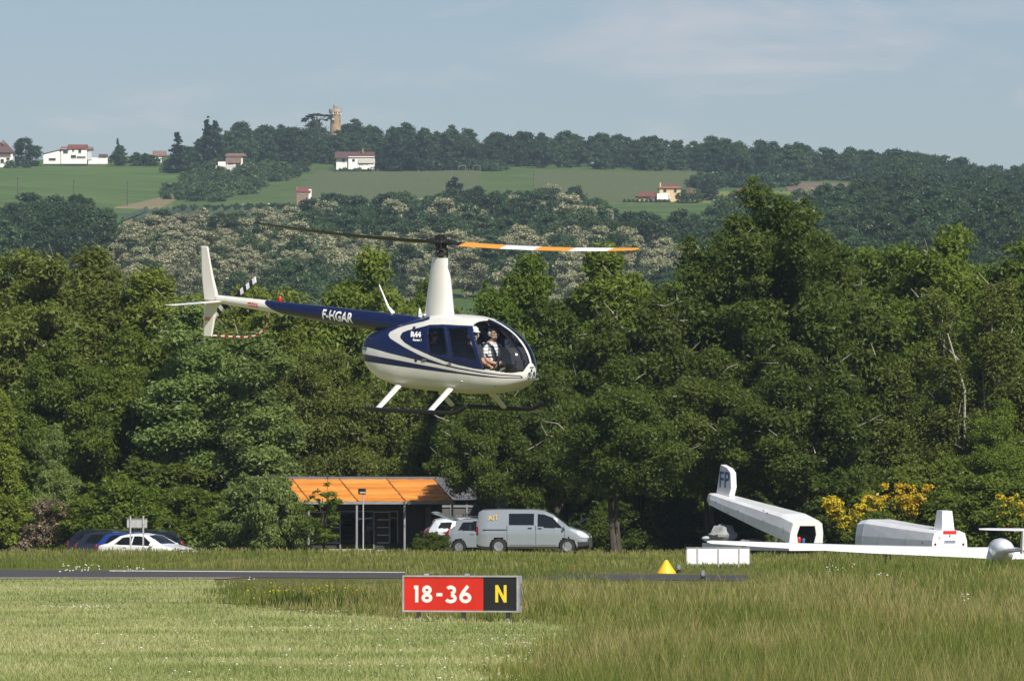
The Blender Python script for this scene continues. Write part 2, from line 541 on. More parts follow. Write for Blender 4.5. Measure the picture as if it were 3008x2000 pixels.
# ------------------------------------------------------------------ grass
def blade_mesh(name, X, Y, Z, H, W, lean, mats, mi, tint, seed, tip=0.2):
    r = np.random.default_rng(seed)
    n = len(X)
    a = r.uniform(0, 2 * np.pi, n)
    la = r.uniform(0, 2 * np.pi, n)
    dx, dy = np.cos(a) * W * 0.5, np.sin(a) * W * 0.5
    lx, ly = np.cos(la) * H * lean, np.sin(la) * H * lean
    base = np.stack([X, Y, Z], 1)
    V = np.empty((n, 5, 3), np.float32)
    V[:, 0] = base + np.stack([-dx, -dy, 0 * X], 1)
    V[:, 1] = base + np.stack([dx, dy, 0 * X], 1)
    mid = base + np.stack([lx * 0.35, ly * 0.35, H * 0.6], 1)
    V[:, 2] = mid + np.stack([-dx * .7, -dy * .7, 0 * X], 1)
    V[:, 3] = mid + np.stack([dx * .7, dy * .7, 0 * X], 1)
    V[:, 4] = base + np.stack([lx, ly, H], 1)
    k = np.arange(n)[:, None] * 5
    Fq = np.concatenate([k + np.array([[0, 1, 3]]), k + np.array([[0, 3, 2]]), k + np.array([[2, 3, 4]])])
    return mesh_np(name, V.reshape(-1, 3), Fq, mats, mi=np.tile(mi, 3), tint=np.concatenate([tint * .85, tint * .85, np.clip(tint + tip, 0, 1)]))

def screen_ground(n, px0, px1, py0, py1, seed):
    r = np.random.default_rng(seed)
    py = r.uniform(py0, py1, n); px = r.uniform(px0, px1, n)
    Y = EYE * F_PX / (py - 1511)
    return (px - 1504) * Y / F_PX, Y, r

def grass_mat(name, c1, c2, c3):
    m, nt, out = nodes_mat(name)
    N = nt.nodes.new; K = nt.links.new
    a = N('ShaderNodeAttribute'); a.attribute_name = 'tint'
    cr = N('ShaderNodeValToRGB')
    e = cr.color_ramp.elements
    e[0].color = tuple(c1) + (1,); e[1].color = tuple(c3) + (1,); e[1].position = 0.95
    x = e.new(0.5); x.color = tuple(c2) + (1,)
    K(a.outputs['Fac'], cr.inputs['Fac'])
    b = N('ShaderNodeBsdfPrincipled'); b.inputs['Roughness'].default_value = 0.7; b.inputs['Specular IOR Level'].default_value = 0.1
    t = N('ShaderNodeBsdfTranslucent'); ms = N('ShaderNodeMixShader'); ms.inputs['Fac'].default_value = 0.35
    K(cr.outputs['Color'], b.inputs['Base Color']); K(cr.outputs['Color'], t.inputs['Color'])
    K(b.outputs[0], ms.inputs[1]); K(t.outputs[0], ms.inputs[2]); K(ms.outputs[0], out.inputs['Surface'])
    return m
M_tall = grass_mat("tall grass", (0.084, 0.140, 0.020), (0.172, 0.196, 0.042), (0.35, 0.31, 0.135))
M_sorrel = pmat("rusty sorrel", (0.26, 0.11, 0.05), 0.9)
M_short = grass_mat("mown blades", (0.155, 0.220, 0.058), (0.305, 0.345, 0.130), (0.52, 0.50, 0.265))

# tall grass
X, Y, r = screen_ground(255000, -500, 3500, 1646, 2160, 11)
keep = ~is_mown(X, Y) & ~((Y > ground_d(1704)) & (Y < EYE * F_PX / (1672.5 + (1504 + X * F_PX / Y) / 2190 * 18 - 1511)) & (1504 + X * F_PX / Y < 2190) & ((1504 + X * F_PX / Y < 1190) | (1504 + X * F_PX / Y > 1800)))
keep &= ~((Y > ground_d(1706)) & (Y < 226) & (1504 + X * F_PX / Y < 690))
X, Y = X[keep], Y[keep]; n = len(X)
edge = is_mown(X - .5, Y - 3.5) | is_mown(X - .25, Y + 2.0)
patch = smooth01(.2, .8, vnoise(X * 0.30, Y * 0.08, 21)); patch2 = smooth01(.15, .85, vnoise(X * 1.4, Y * 0.30, 22)); patch3 = vnoise(X * 4.0, Y * 0.9, 23)
H = (0.17 + 0.20 * r.random(n)) * (0.6 + 0.55 * patch2 + 0.35 * patch3)
pxs = 1504 + X * F_PX / Y
H *= np.where(edge, .55, 1.0)
H *= np.where((pxs > 640) & (pxs < 1560) & (Y > 112) & (Y < 190), 0.85, 1.0)
low = smooth01(138, 172, Y) * np.where((pxs > 1190) & (pxs < 1760), 0.35 + 0.4 * smooth01(1520, 1640, pxs), 1.0) * smooth01(2330, 2180, pxs)
H *= 1 - 0.86 * low
W = 0.000115 * Y * (0.6 + 0.7 * r.random(n))
tint = np.clip(0.40 * patch + 0.22 * (1 - patch2) + 0.30 * patch3 + 0.72 * r.random(n) ** 1.8 - 0.26, 0, 1)
H *= 1 + 0.45 * (r.random(n) < .12)
mi = (r.random(n) < 0.03 * (vnoise(X * 0.8, Y * 0.15, 27) > 0.62)).astype(int)
tag(obj('tall_grass', blade_mesh('tall_grass', X, Y, ground_z(X, Y), H, W, 0.30, [M_tall, M_sorrel], mi, tint, 1)),
    'tall seeding meadow grass around the mown strip', 'grass', kind='stuff')
# meadow beyond the taxiway
X, Y, r = screen_ground(56000, -400, 3400, 1602, 1672, 12)
keep = ~((Y < ground_d(1671)))
X, Y = X[keep], Y[keep]; n = len(X)
patch = vnoise(X * 0.2, Y * 0.06, 31); patch2 = vnoise(X * 1.1, Y * 0.3, 32)
H = (0.10 + 0.14 * r.random(n)) * (0.7 + 0.6 * patch2)
tint = np.clip(0.45 * patch + 0.2 * patch2 + 0.35 * r.random(n) - 0.05, 0, 1)
tag(obj('meadow_grass', blade_mesh('meadow_grass', X, Y, ground_z(X, Y), H, 0.00014 * Y, 0.3, [M_tall], np.zeros(n, int), tint, 2)),
    'green meadow grass between the taxiway and the parked vehicles', 'grass', kind='stuff')
# short mown grass
X, Y, r = screen_ground(130000, -500, 1800, 1700, 2160, 13)
keep = is_mown(X, Y)
X, Y = X[keep], Y[keep]; n = len(X)
patch = 0.5 * vnoise(X * 0.22, Y * 0.10, 41) + 0.5 * vnoise(X * 0.55, Y * 0.30, 44); patch = smooth01(.30, .68, patch); patch3 = vnoise(X * 3.0, Y * 0.8, 46); patch2 = vnoise(X * 1.5, Y * 0.4, 42)
H = (0.03 + 0.05 * r.random(n)) * (0.6 + 0.9 * patch2)
tint = np.clip(0.54 * patch + 0.18 * patch2 + 0.22 * patch3 + 0.42 * r.random(n) - 0.30, 0, 1)
tag(obj('short_grass', blade_mesh('short_grass', X, Y, 0 * X, H, 0.00014 * Y, 0.5, [M_short], np.zeros(n, int), tint, 3)),
    'pale mown grass in the left foreground', 'grass', kind='stuff')

# flowers
def flower_mesh(name, spots, size, mat, hz, seed):
    r = np.random.default_rng(seed)
    V = []; Fq = []
    oct_v = np.array([[1,0,0],[0,1,0],[-1,0,0],[0,-1,0],[0,0,.7],[0,0,-.7]], float)
    oct_f = np.array([[0,1,4],[1,2,4],[2,3,4],[3,0,4],[1,0,5],[2,1,5],[3,2,5],[0,3,5]])
    for i, (x, y) in enumerate(spots):
        s = size * (0.6 + 0.7 * r.random()); z = hz * (0.7 + 0.6 * r.random())
        V.append(oct_v * s + np.array([x, y, z])); Fq.append(oct_f + 6 * i)
    return mesh_np(name, np.concatenate(V), np.concatenate(Fq), [mat])
M_daisy = pmat("daisy white", (0.78, 0.78, 0.74), 0.8, var=0.03)
M_butter = pmat("buttercup yellow", (0.75, 0.52, 0.03), 0.7, var=0.05)
r = np.random.default_rng(77)
sp = []
def cluster(px, py, spx, spy, n):
    for _ in range(n):
        a, b = px + r.normal() * spx, max(1708, py + r.normal() * spy)
        sp.append(gp(a, b))
cluster(260, 1788, 60, 3, 40); cluster(1020, 1798, 80, 4, 36); cluster(1330, 1850, 300, 8, 26); cluster(1520, 1900, 80, 22, 70)
cluster(1480, 1965, 110, 25, 54); cluster(600, 1930, 350, 45, 40); cluster(1100, 1960, 250, 35, 34); cluster(750, 1850, 350, 25, 30)
cluster(1250, 1768, 12, 4, 8)
sp_m = [p for p in sp if bool(is_mown(np.array([p[0]]), np.array([p[1]]))[0])]
tag(obj('daisies', flower_mesh('daisies', sp_m, 0.013, M_daisy, 0.05, 1)), 'small white daisies scattered in the mown grass', 'daisies', kind='stuff')
sp = []
cluster(860, 1765, 70, 6, 46); cluster(960, 1760, 60, 5, 16)
tag(obj('buttercups', flower_mesh('buttercups', sp, 0.018, M_butter, 0.22, 2)), 'yellow buttercups in the tall grass left of the red sign', 'buttercups', kind='stuff')
sp = []
cluster(2840, 1804, 14, 4, 5); cluster(2480, 1700, 30, 2, 5); cluster(2440, 1640, 12, 4, 6); cluster(240, 1640, 40, 5, 30); cluster(380, 1650, 40, 5, 12); cluster(2590, 1740, 8, 4, 4); cluster(740, 1742, 5, 2, 3)
tag(obj('white_flowers', flower_mesh('white_flowers', sp, 0.022, M_daisy, 0.36, 3)), 'white meadow flowers standing in the tall grass', 'flowers', kind='stuff')
# ------------------------------------------------------------------ trees
def unit(v): return v / np.maximum(np.linalg.norm(v, axis=-1, keepdims=True), 1e-9)

def leaves(clumps, n_per, leaf, seed, flat=0.75, up=0.45, blossom=0.0, droop=0.0, tri=False):
    """leaf-sized quads spread through the shells of many clumps; returns V,F,tint,mi"""
    r = np.random.default_rng(seed)
    C = np.array([c[:3] for c in clumps], float); Rr = np.array([c[3] for c in clumps], float)
    cnt = np.maximum((n_per * (Rr / Rr.mean()) ** 2).astype(int), 6)
    idx = np.repeat(np.arange(len(C)), cnt)
    n = len(idx)
    d = unit(r.normal(size=(n, 3)))
    d[:, 2] = np.where((d[:, 2] < -0.15) & (r.random(n) < 0.6), -d[:, 2], d[:, 2])
    rad = 0.12 + 0.95 * r.random(n) ** 0.75 + 0.22 * np.abs(r.normal(size=n)) * (r.random(n) < .35)
    p = C[idx] + d * (Rr[idx] * rad)[:, None] * np.array([1, 1, flat])
    p[:, 2] -= droop * Rr[idx] * r.random(n)
    nrm = unit(d * 0.75 + np.array([0, 0, up]) + 0.75 * r.normal(size=(n, 3)))
    t = unit(np.cross(nrm, r.normal(size=(n, 3))))
    b = np.cross(nrm, t)
    s = leaf * (0.65 + 0.7 * r.random(n))
    if blossom > 0:
        isb = r.random(n) < np.repeat(np.clip(r.normal(blossom, 0.18, len(C)), 0, 0.85), cnt) * (0.35 + 0.8 * (d[:, 2] > 0))
    else:
        isb = np.zeros(n, bool)
    l = (t * (s * 0.62)[:, None]); w = (b * (s * 0.36)[:, None])
    w = np.where(isb[:, None], w * 1.5, w)
    if tri:
        V = np.stack([p - l, p + w * 1.7, p + l * 1.15], 1).reshape(-1, 3)
        Fq = np.arange(n * 3).reshape(-1, 3)
    else:
        V = np.stack([p - l, p + w, p + l, p - w], 1).reshape(-1, 3)
        Fq = np.arange(n * 4).reshape(-1, 4)
    ct = r.random(len(C))
    tint = np.clip(0.55 * r.random(n) + 0.45 * ct[idx], 0, 1)
    return V, Fq, tint, isb.astype(int)

def crown_clumps(seed, h, rad, z0, n, rc, shape='round', lop=0.18, sprigs=0.0):
    """clump centres on and inside an uneven crown envelope"""
    r = np.random.default_rng(seed)
    out = []
    ph = r.uniform(0, 6.28, 6)
    tries = 0
    while len(out) < n and tries < n * 60:
        tries += 1
        t = r.random() ** 0.85
        z = z0 + t * (h - z0)
        if shape == 'round': e = math.sin(math.pi * min(1, 0.20 + 0.785 * t)) ** 0.55
        elif shape == 'tall': e = (math.sin(math.pi * min(1, 0.16 + 0.83 * t)) ** 0.7) * (1.05 - 0.35 * t)
        elif shape == 'cone': e = (1 - t) ** 0.9 + 0.03
        elif shape == 'bush': e = math.cos(t * math.pi / 2 * 0.92) ** 0.6
        else: e = 1
        a = r.uniform(0, 6.28)
        lobes = 1 + lop * math.sin(2 * a + ph[0] + 3 * t) + lop * 0.7 * math.sin(3 * a + ph[1] - 5 * t) + lop * .5 * math.sin(5 * t + ph[2])
        q = (0.25 + 0.75 * r.random() ** 0.45)
        rr = rad * e * lobes * q
        c = rc * r.uniform(0.65, 1.3) * (0.75 + 0.25 * e)
        if z - c * 0.6 < z0 - 0.4 and shape != 'bush': continue
        c *= 1.12 - 0.45 * max(0, t - .5)
        out.append((rr * math.cos(a), rr * math.sin(a), z, c))
        if sprigs and r.random() < sprigs:      # loose twigs standing out of the crown
            k = r.uniform(0.98, 1.10)
            out.append((rad * e * lobes * k * math.cos(a + .3), rad * e * lobes * k * math.sin(a + .3), z + r.uniform(0, .55) * rc + (t > .8) * r.uniform(0, .3), rc * r.uniform(.22, .42)))
    return out

def multi_clumps(seed, h, rad, z0, n, rc, leaders):
    """a crown of several upright leaders of unequal height, so the outline is uneven"""
    r = random.Random(seed); out = []
    L_ = []
    for k in range(leaders):
        a = 2 * math.pi * (k + r.uniform(-.3, .3)) / max(1, leaders - 1); q = 0 if k == 0 else rad * r.uniform(.38, .62)
        broad = leaders > 8                     # the one very wide crown
        L_.append((q * math.cos(a), q * math.sin(a), h * (1.0 if k == 0 else r.uniform(.82, .97) if broad else r.uniform(.66, .97)), rad * ((.80 if broad else r.uniform(.50, .60)) if k == 0 else r.uniform(.42, .58)), z0 + r.uniform(0, .10) * h))
    tot = sum(l[3] * (l[2] - l[4]) for l in L_)
    for k, (lx, ly, lh, lr, lz) in enumerate(L_):
        m = max(8, int(n * lr * (lh - lz) / tot))
        for x, y, z, c in crown_clumps(seed * 31 + k, lh, lr, lz, m, rc * (.72 + .3 * lr / rad), r.choice(['tall', 'tall', 'round']), .34, .45):
            lean = .10 * (z - lz)
            out.append((x + lx + lean * lx / rad, y + ly + lean * ly / rad, z, c))
    return out

def trunk_mb(seed, h, rad, clumps, n_limb=9, sides=7, lean=0.03, forks=1, twigs=0):
    r = random.Random(seed)
    mb = MB()
    for f in range(forks):
        ox, oy = (r.uniform(-.5, .5) * rad * 3 if forks > 1 else 0), (r.uniform(-.5, .5) * rad * 3 if forks > 1 else 0)
        lx, ly = r.uniform(-1, 1) * lean * h * (2.5 if forks > 1 else 1), r.uniform(-1, 1) * lean * h * (2 if forks > 1 else 1)
        pts = []; rr = []
        for i in range(8):
            t = i / 7
            pts.append((ox + lx * t * t + math.sin(t * 5 + seed + f) * 0.012 * h, oy + ly * t * t + math.cos(t * 4 + seed) * 0.012 * h, h * 0.86 * t - 0.15))
            rr.append(max(0.015, rad * (1 - 0.9 * t) * (1.35 if i == 0 else 1)))
        mb.tube(pts, rr, sides)
        cl = r.sample(clumps, min(n_limb, len(clumps)))
        for c in cl:
            zc = c[2]
            t = max(0.15, min(0.8, (zc / (h * 0.86)) * r.uniform(0.55, 0.85)))
            i = min(6, int(t * 7)); u = t * 7 - i
            p = Vector(pts[i]).lerp(Vector(pts[i + 1]), u)
            e = Vector(c[:3])
            m = p.lerp(e, 0.5) + Vector((0, 0, -0.03 * h * r.random()))
            k = rr[i] * 0.5
            mb.tube([p, m, e], [k, k * 0.65, 0.015], 5, caps=False)
    if twigs:                                   # bare pale branches showing at the outside of the crown
        for c in r.sample(clumps, min(twigs, len(clumps))):
            rr_ = math.hypot(c[0], c[1])
            if rr_ < .5: continue
            o_ = Vector((c[0] / rr_, c[1] / rr_, 0)); b0 = Vector(c[:3]) - o_ * .3
            b1 = b0 + o_ * (c[3] * .75 + .25) + Vector((r.uniform(-.5, .5), r.uniform(-.5, .5), r.uniform(-.2, .7)))
            b2 = b1 + o_ * r.uniform(.1, .4) + Vector((r.uniform(-.5, .5), r.uniform(-.5, .5), r.uniform(-.1, .7)))
            mb.tube([b0, b1, b2], [.045, .035, .012], 4, mi=1, caps=False)
    return mb

BARK = pmat("grey brown bark", (0.055, 0.046, 0.034), 0.9, scale=6, var=0.25, bump=0.5, stretch=(1, 1, .3))
BARK_PALE = pmat("pale grey bark", (0.27, 0.25, 0.21), 0.9, scale=5, var=0.25, bump=0.4, stretch=(1, 1, .3))
BARK_BIRCH = pmat("white birch bark", (0.52, 0.49, 0.43), 0.85, scale=3, col2=(0.16, 0.14, 0.12), stretch=(1, 1, 5))

LEAF = {
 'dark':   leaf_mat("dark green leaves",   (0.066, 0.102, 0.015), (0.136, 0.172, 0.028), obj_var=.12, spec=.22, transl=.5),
 'mid':    leaf_mat("mid green leaves",    (0.098, 0.154, 0.018), (0.190, 0.244, 0.034), obj_var=.12, spec=.22, transl=.5),
 'bright': leaf_mat("bright green leaves", (0.088, 0.150, 0.016), (0.184, 0.244, 0.031), obj_var=.12, spec=.22, transl=.5),
 'olive':  leaf_mat("olive green leaves",  (0.112, 0.150, 0.026), (0.212, 0.246, 0.046), obj_var=.12, spec=.22, transl=.5),
 'gold':   leaf_mat("yellow green leaves", (0.140, 0.192, 0.025), (0.265, 0.318, 0.050), obj_var=.12, spec=.22, transl=.5),
 'silver': leaf_mat("grey green leaves",   (0.116, 0.174, 0.036), (0.245, 0.308, 0.088), obj_var=.12, rough=.42, spec=.3, transl=.45),
}
BLOOM = leaf_mat("creamy acacia blossom", (0.36, 0.345, 0.20), (0.52, 0.49, 0.31), transl=.35, obj_var=.1)
BROOM = leaf_mat("yellow broom flowers", (0.47, 0.33, 0.010), (0.63, 0.46, 0.02), obj_var=.03)
DRY = leaf_mat("dry brown twigs", (0.14, 0.11, 0.065), (0.30, 0.24, 0.15), obj_var=.05)

# ---- near trees: prototypes (crown, trunk), about 1 unit = 1 metre
PROTO = {}
def proto(key, seed, h, rad, z0, n, rc, per, leaf, shape='round', bark=BARK, trad=0.2, flat=.75, up=.45, lop=.2, droop=0, forks=1, limbs=10, blossom=0, leaders=0):
    cl = multi_clumps(seed, h, rad, z0, n, rc, leaders) if leaders else crown_clumps(seed, h, rad, z0, n, rc, shape, lop, .55)
    rf = np.random.default_rng(seed + 50)
    fill = multi_clumps(seed, h * .97, rad * .95, z0, int(n * 1.0), rc * .6, leaders) if leaders else crown_clumps(seed + 7, h * .98, rad * 1.0, z0, int(n * 1.1), rc * .55, shape, lop, 0)
    V, Fq, tint, mi = leaves(cl + fill, per * .64, leaf, seed + 100, flat=flat, up=up, droop=droop, blossom=blossom, tri=True)
    cm = mesh_np('crown', V, Fq, [LEAF['mid']] + ([BLOOM] if blossom else []), mi=mi if blossom else None, tint=tint)
    tm = trunk_mb(seed, h, trad, cl, limbs, forks=forks, twigs=26 if h > 8 and key != 'cypress' else 0).mesh('trunk', [bark, BARK_PALE], True)
    PROTO[key] = (cm, tm, h)
proto('round1', 1, 12, 4.3, 1.3, 200, 1.08, 450, 0.165, trad=.22, lop=.32, leaders=6)
proto('round2', 2, 12, 4.6, 1.0, 210, 1.06, 450, 0.165, lop=.38, trad=.2, leaders=7)
proto('round3', 3, 12, 4.0, 1.6, 190, 1.06, 450, 0.165, shape='tall', trad=.22, lop=.36, leaders=5)
proto('high1', 14, 12, 4.4, 3.7, 170, 1.02, 450, 0.165, trad=.2, lop=.36, limbs=16, forks=2, leaders=6)
proto('high2', 15, 12, 4.1, 3.3, 160, 1.02, 450, 0.165, trad=.18, lop=.4, limbs=16, forks=2, leaders=6)
proto('big1', 4, 17, 5.7, 2.6, 330, 1.15, 420, 0.175, lop=.2, trad=.3, limbs=22, leaders=9)
proto('slim1', 5, 12, 2.7, 0.6, 130, 0.82, 420, 0.15, shape='tall', trad=.13, bark=BARK_PALE, lop=.36, leaders=3)
proto('slim2', 6, 12, 2.9, 1.0, 125, 0.84, 420, 0.15, shape='tall', trad=.14, bark=BARK_PALE, lop=.4, leaders=3)
proto('birch1', 7, 14, 2.9, 2.0, 130, 0.75, 330, 0.13, shape='tall', trad=.14, bark=BARK_BIRCH, droop=1.6, lop=.36, limbs=5, leaders=3)
proto('bush1', 8, 3.6, 2.1, 0.0, 80, 0.56, 330, 0.135, shape='bush', trad=.06, forks=3, limbs=5, lop=.34)
proto('bush2', 9, 3.2, 1.9, 0.0, 75, 0.54, 330, 0.135, shape='bush', trad=.05, forks=3, limbs=5, lop=.4)
proto('sapling', 10, 3.4, 0.75, 0.5, 26, 0.24, 60, 0.11, shape='tall', trad=.03, forks=3, limbs=6, lop=.4)
proto('cypress', 11, 9, 1.7, 0.1, 110, 0.5, 330, 0.13, shape='cone', trad=.12, flat=1.1, limbs=2)

def near_tree(name, label, key, px, d, top_py, leaf, group, wscale=1.0, rot=0, cat='tree', zbase=None):
    cm, tm, h = PROTO[key]
    x = (px - 1504) * d / F_PX
    zb = float(ground_z(x, d)) - 0.05 if zbase is None else zbase
    H = EYE + (1511 - top_py) * d / F_PX - zb
    s = H / (h + 0.25)
    t = thing(name, label, cat, (x, d, zb), rot, group)
    t.scale = (s * wscale, s * wscale, s)
    c = obj('crown', cm, t)
    c.material_slots[0].link = 'OBJECT'; c.material_slots[0].material = LEAF[leaf]
    obj('trunk', tm, t)
    return t

G1 = 'trees of the wood behind the parked vehicles'
G2 = 'bushes along the foot of the wood'
NEAR = [
 # left
 ('leafy_tree', 'dark olive tree at the left edge of the photo, behind the others', 'round2', 40, 350, 716, 'olive', 1.0, 0.3),
 ('leafy_tree', 'olive green tree second from the left edge with its top against the blossoming slope', 'round1', 270, 352, 742, 'olive', 1.05, 1.7),
 ('leafy_tree', 'yellow green tree left of the helicopter tail fin', 'round3', 470, 348, 812, 'gold', 1.15, 2.2),
 ('leafy_tree', 'yellow green tree behind the tail rotor of the helicopter', 'round2', 770, 352, 822, 'gold', 1.05, 4.0),
 ('leafy_tree', 'rounded light green tree behind the tail boom lettering', 'round3', 1070, 350, 752, 'gold', 0.9, 5.1),
 ('leafy_tree', 'green tree in the gap right behind the rotor mast', 'round1', 1270, 356, 830, 'mid', .85, 0.9),
 ('poplar_tree', 'grey green poplar with shimmering leaves under the tail of the helicopter', 'slim1', 560, 335, 900, 'silver', 1.35, 0.5),
 ('poplar_tree', 'grey green poplar left of the orange roof', 'slim2', 760, 332, 960, 'silver', 1.3, 2.4),
 ('leafy_tree', 'mid green tree below the tail fin, right of the dark hollow', 'high1', 380, 340, 960, 'mid', 0.95, 3.3),
 ('leafy_tree', 'bushy green tree above the black cars', 'high2', 170, 338, 1000, 'mid', .95, 2.9),
 ('leafy_tree', 'loose olive tree behind the orange roof, under the helicopter belly', 'round2', 960, 342, 1010, 'olive', .9, 1.1),
 ('leafy_tree', 'pale trunked olive tree behind the right half of the orange roof', 'round3', 1180, 345, 1020, 'olive', .85, 3.9),
 ('cypress_tree', 'bright yellow green conifer cut by the left edge of the photo', 'cypress', -8, 318, 1125, 'gold', 1.1, 0),
 ('poplar_tree', 'thin young tree left of the black cars with a bare lower stem', 'slim2', 165, 322, 1240, 'silver', .95, 1.9),
 # right
 ('leafy_tree', 'bright green tree with its top just under the orange and white blade', 'round1', 1560, 340, 762, 'bright', .85, 0.4),
 ('leafy_tree', 'green tree right of the blade tip, between the blade and the tallest tree', 'round3', 1800, 338, 742, 'mid', 1.0, 2.0),
 ('leafy_tree', 'tallest tree, dark green with loose twigs at its top, right of the helicopter', 'big1', 2240, 330, 560, 'dark', .98, 1.2),
 ('leafy_tree', 'dark green tree right behind the helicopter nose', 'high1', 1640, 328, 900, 'dark', 1.05, 3.1),
 ('leafy_tree', 'dark tree between the helicopter nose and the tallest tree', 'high2', 1900, 326, 880, 'dark', 1.05, 4.4),
 ('leafy_tree', 'dark green tree at the right foot of the tallest tree', 'round3', 2440, 330, 800, 'dark', 1.05, 5.2),
 ('leafy_tree', 'bright green tree right of the tallest tree', 'round2', 2620, 345, 700, 'bright', .9, 0.2),
 ('leafy_tree', 'bright green tree above the birches near the right edge', 'round3', 2830, 346, 690, 'bright', .95, 1.4),
 ('leafy_tree', 'bright green tree cut by the right edge of the photo', 'round1', 3020, 344, 712, 'bright', .9, 2.6),
 ('birch_tree', 'birch with a white stem, left of the pair near the right edge', 'birch1', 2770, 326, 830, 'olive', 1.1, 0.8),
 ('birch_tree', 'birch with a white stem nearest the right edge', 'birch1', 2920, 324, 800, 'olive', 1.15, 3.4),
 ('leafy_tree', 'low dark tree overhanging the silver van', 'high2', 1625, 318, 1100, 'dark', 1.0, 2.2),
 ('leafy_tree', 'dark tree between the orange roof and the silver van, over the gray shed', 'high2', 1435, 316, 1130, 'dark', .85, 1.0),
 ('leafy_tree', 'dark spreading tree overhanging the nose of the van, left of the raised trailer lid', 'high1', 1815, 303, 1050, 'dark', 1.05, 5.5),
 ('leafy_tree', 'dark tree with a bare trunk behind the raised trailer lid', 'high2', 2360, 316, 1020, 'dark', 1.1, 0.7),
 ('leafy_tree', 'green tree behind the closed trailer and the broom', 'round2', 2640, 330, 1060, 'mid', 1.0, 3.7),
 ('leafy_tree', 'low green tree under the birches at the right edge', 'round1', 2950, 322, 1180, 'mid', .95, 1.0),
 ('leafy_tree', 'dark green tree between the van and the trailers', 'high1', 2090, 320, 1020, 'dark', 1.0, 4.9),
]
for nm, lb, key, px, d, top, lf, ws, rt in NEAR:
    near_tree(nm, lb, key, px, d, top, lf, G1, ws, rt)
# the depth of the wood behind them
rr = random.Random(4)
for row, (d, step) in enumerate(((366, 165), (392, 190))):
    px = -160 + row * 60
    while px < 3160:
        tops = np.interp(px, [0, 300, 500, 900, 1250, 1500, 1900, 2400, 3008], [790, 800, 880, 900, 900, 850, 800, 800, 760])
        near_tree('wood_tree', 'tree deep in the wood, hidden behind the front row of trees', rr.choice(['round1', 'round2', 'round3']), px + rr.uniform(-40, 40), d + rr.uniform(-6, 6), tops + rr.uniform(0, 90), rr.choice(['dark', 'mid', 'olive']), 'trees deep in the wood', rr.uniform(.9, 1.2), rr.uniform(0, 6))
        px += step
for o in [c for c in COL.objects if c.name.startswith('birch_tree')]:
    for k, (x_, y_, z0_, z1_, ln) in enumerate(((.3, -2.3, 3.6, 9.6, .5), (-.9, -2.0, 5.5, 11.5, -.5), (.9, -1.9, 2.0, 6.5, .3))):
        mb = MB(); mb.tube([(x_ - ln * .3, y_, z0_), (x_, y_ - .15, (z0_ + z1_) / 2), (x_ + ln, y_ + .5, z1_)], [.075, .06, .03], 6)
        part('stem', mb, BARK_BIRCH, o)
BUSHES = [
 ('leafy bush', 'round green bush hiding the left end of the orange roof', 'bush1', 745, 311, 1395, 'silver', 1.0),
 ('leafy bush', 'loose green bush overlapping the left part of the orange roof', 'bush2', 815, 308, 1392, 'silver', .62),
 ('bush', 'light green bush right of the dark hollow, above the gray sign back', 'bush2', 350, 316, 1400, 'bright', 1.1),
 ('bush', 'green bush above the black car with the sloping rear', 'bush1', 560, 318, 1430, 'mid', 1.2),
 ('bush', 'dark bush left of the gray sign back', 'bush2', 60, 322, 1440, 'mid', 1.3),
 ('bush', 'tall green bush left of the closed trailer', 'bush1', 2480, 312, 1380, 'dark', 1.1),
 ('bush', 'green bush behind the fin of the closed trailer', 'bush1', 2700, 310, 1360, 'mid', 1.2),
 ('bush', 'green bush at the right edge behind the glider tail', 'bush2', 2900, 308, 1390, 'mid', 1.3),
 ('bush', 'green bush cut by the right edge of the photo', 'bush1', 3030, 309, 1410, 'mid', 1.0),
 ('bush', 'dark low bush behind the nose of the silver van', 'bush2', 1800, 322, 1470, 'dark', 1.3),
 ('bush', 'dark low bush left of the raised trailer lid', 'bush1', 1990, 324, 1460, 'dark', 1.2),
 ('bush', 'dark bush under the raised trailer lid', 'bush2', 2190, 326, 1440, 'dark', 1.3),
 ('bush', 'low dark bush added for the shaded grass in front of the white car', 'bush2', 1268, 296, 1562, 'dark', 1.25),  # added bush, its dark leaves stand in for shaded tall grass
 ('bush', 'green bush in front of the two brooms, left of the closed trailer', 'bush2', 2575, 303, 1500, 'mid', 1.1),
 ('bush', 'bush at the back of the dark hollow', 'bush1', 480, 330, 1350, 'dark', 1.4),
]
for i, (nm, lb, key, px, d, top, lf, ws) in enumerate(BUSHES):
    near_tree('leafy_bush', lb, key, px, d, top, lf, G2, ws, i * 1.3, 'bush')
near_tree('sapling', 'young sapling with thin stems in front of the orange roof', 'sapling', 952, 305, 1403, 'mid', None, 1.25, 0.3, 'sapling')
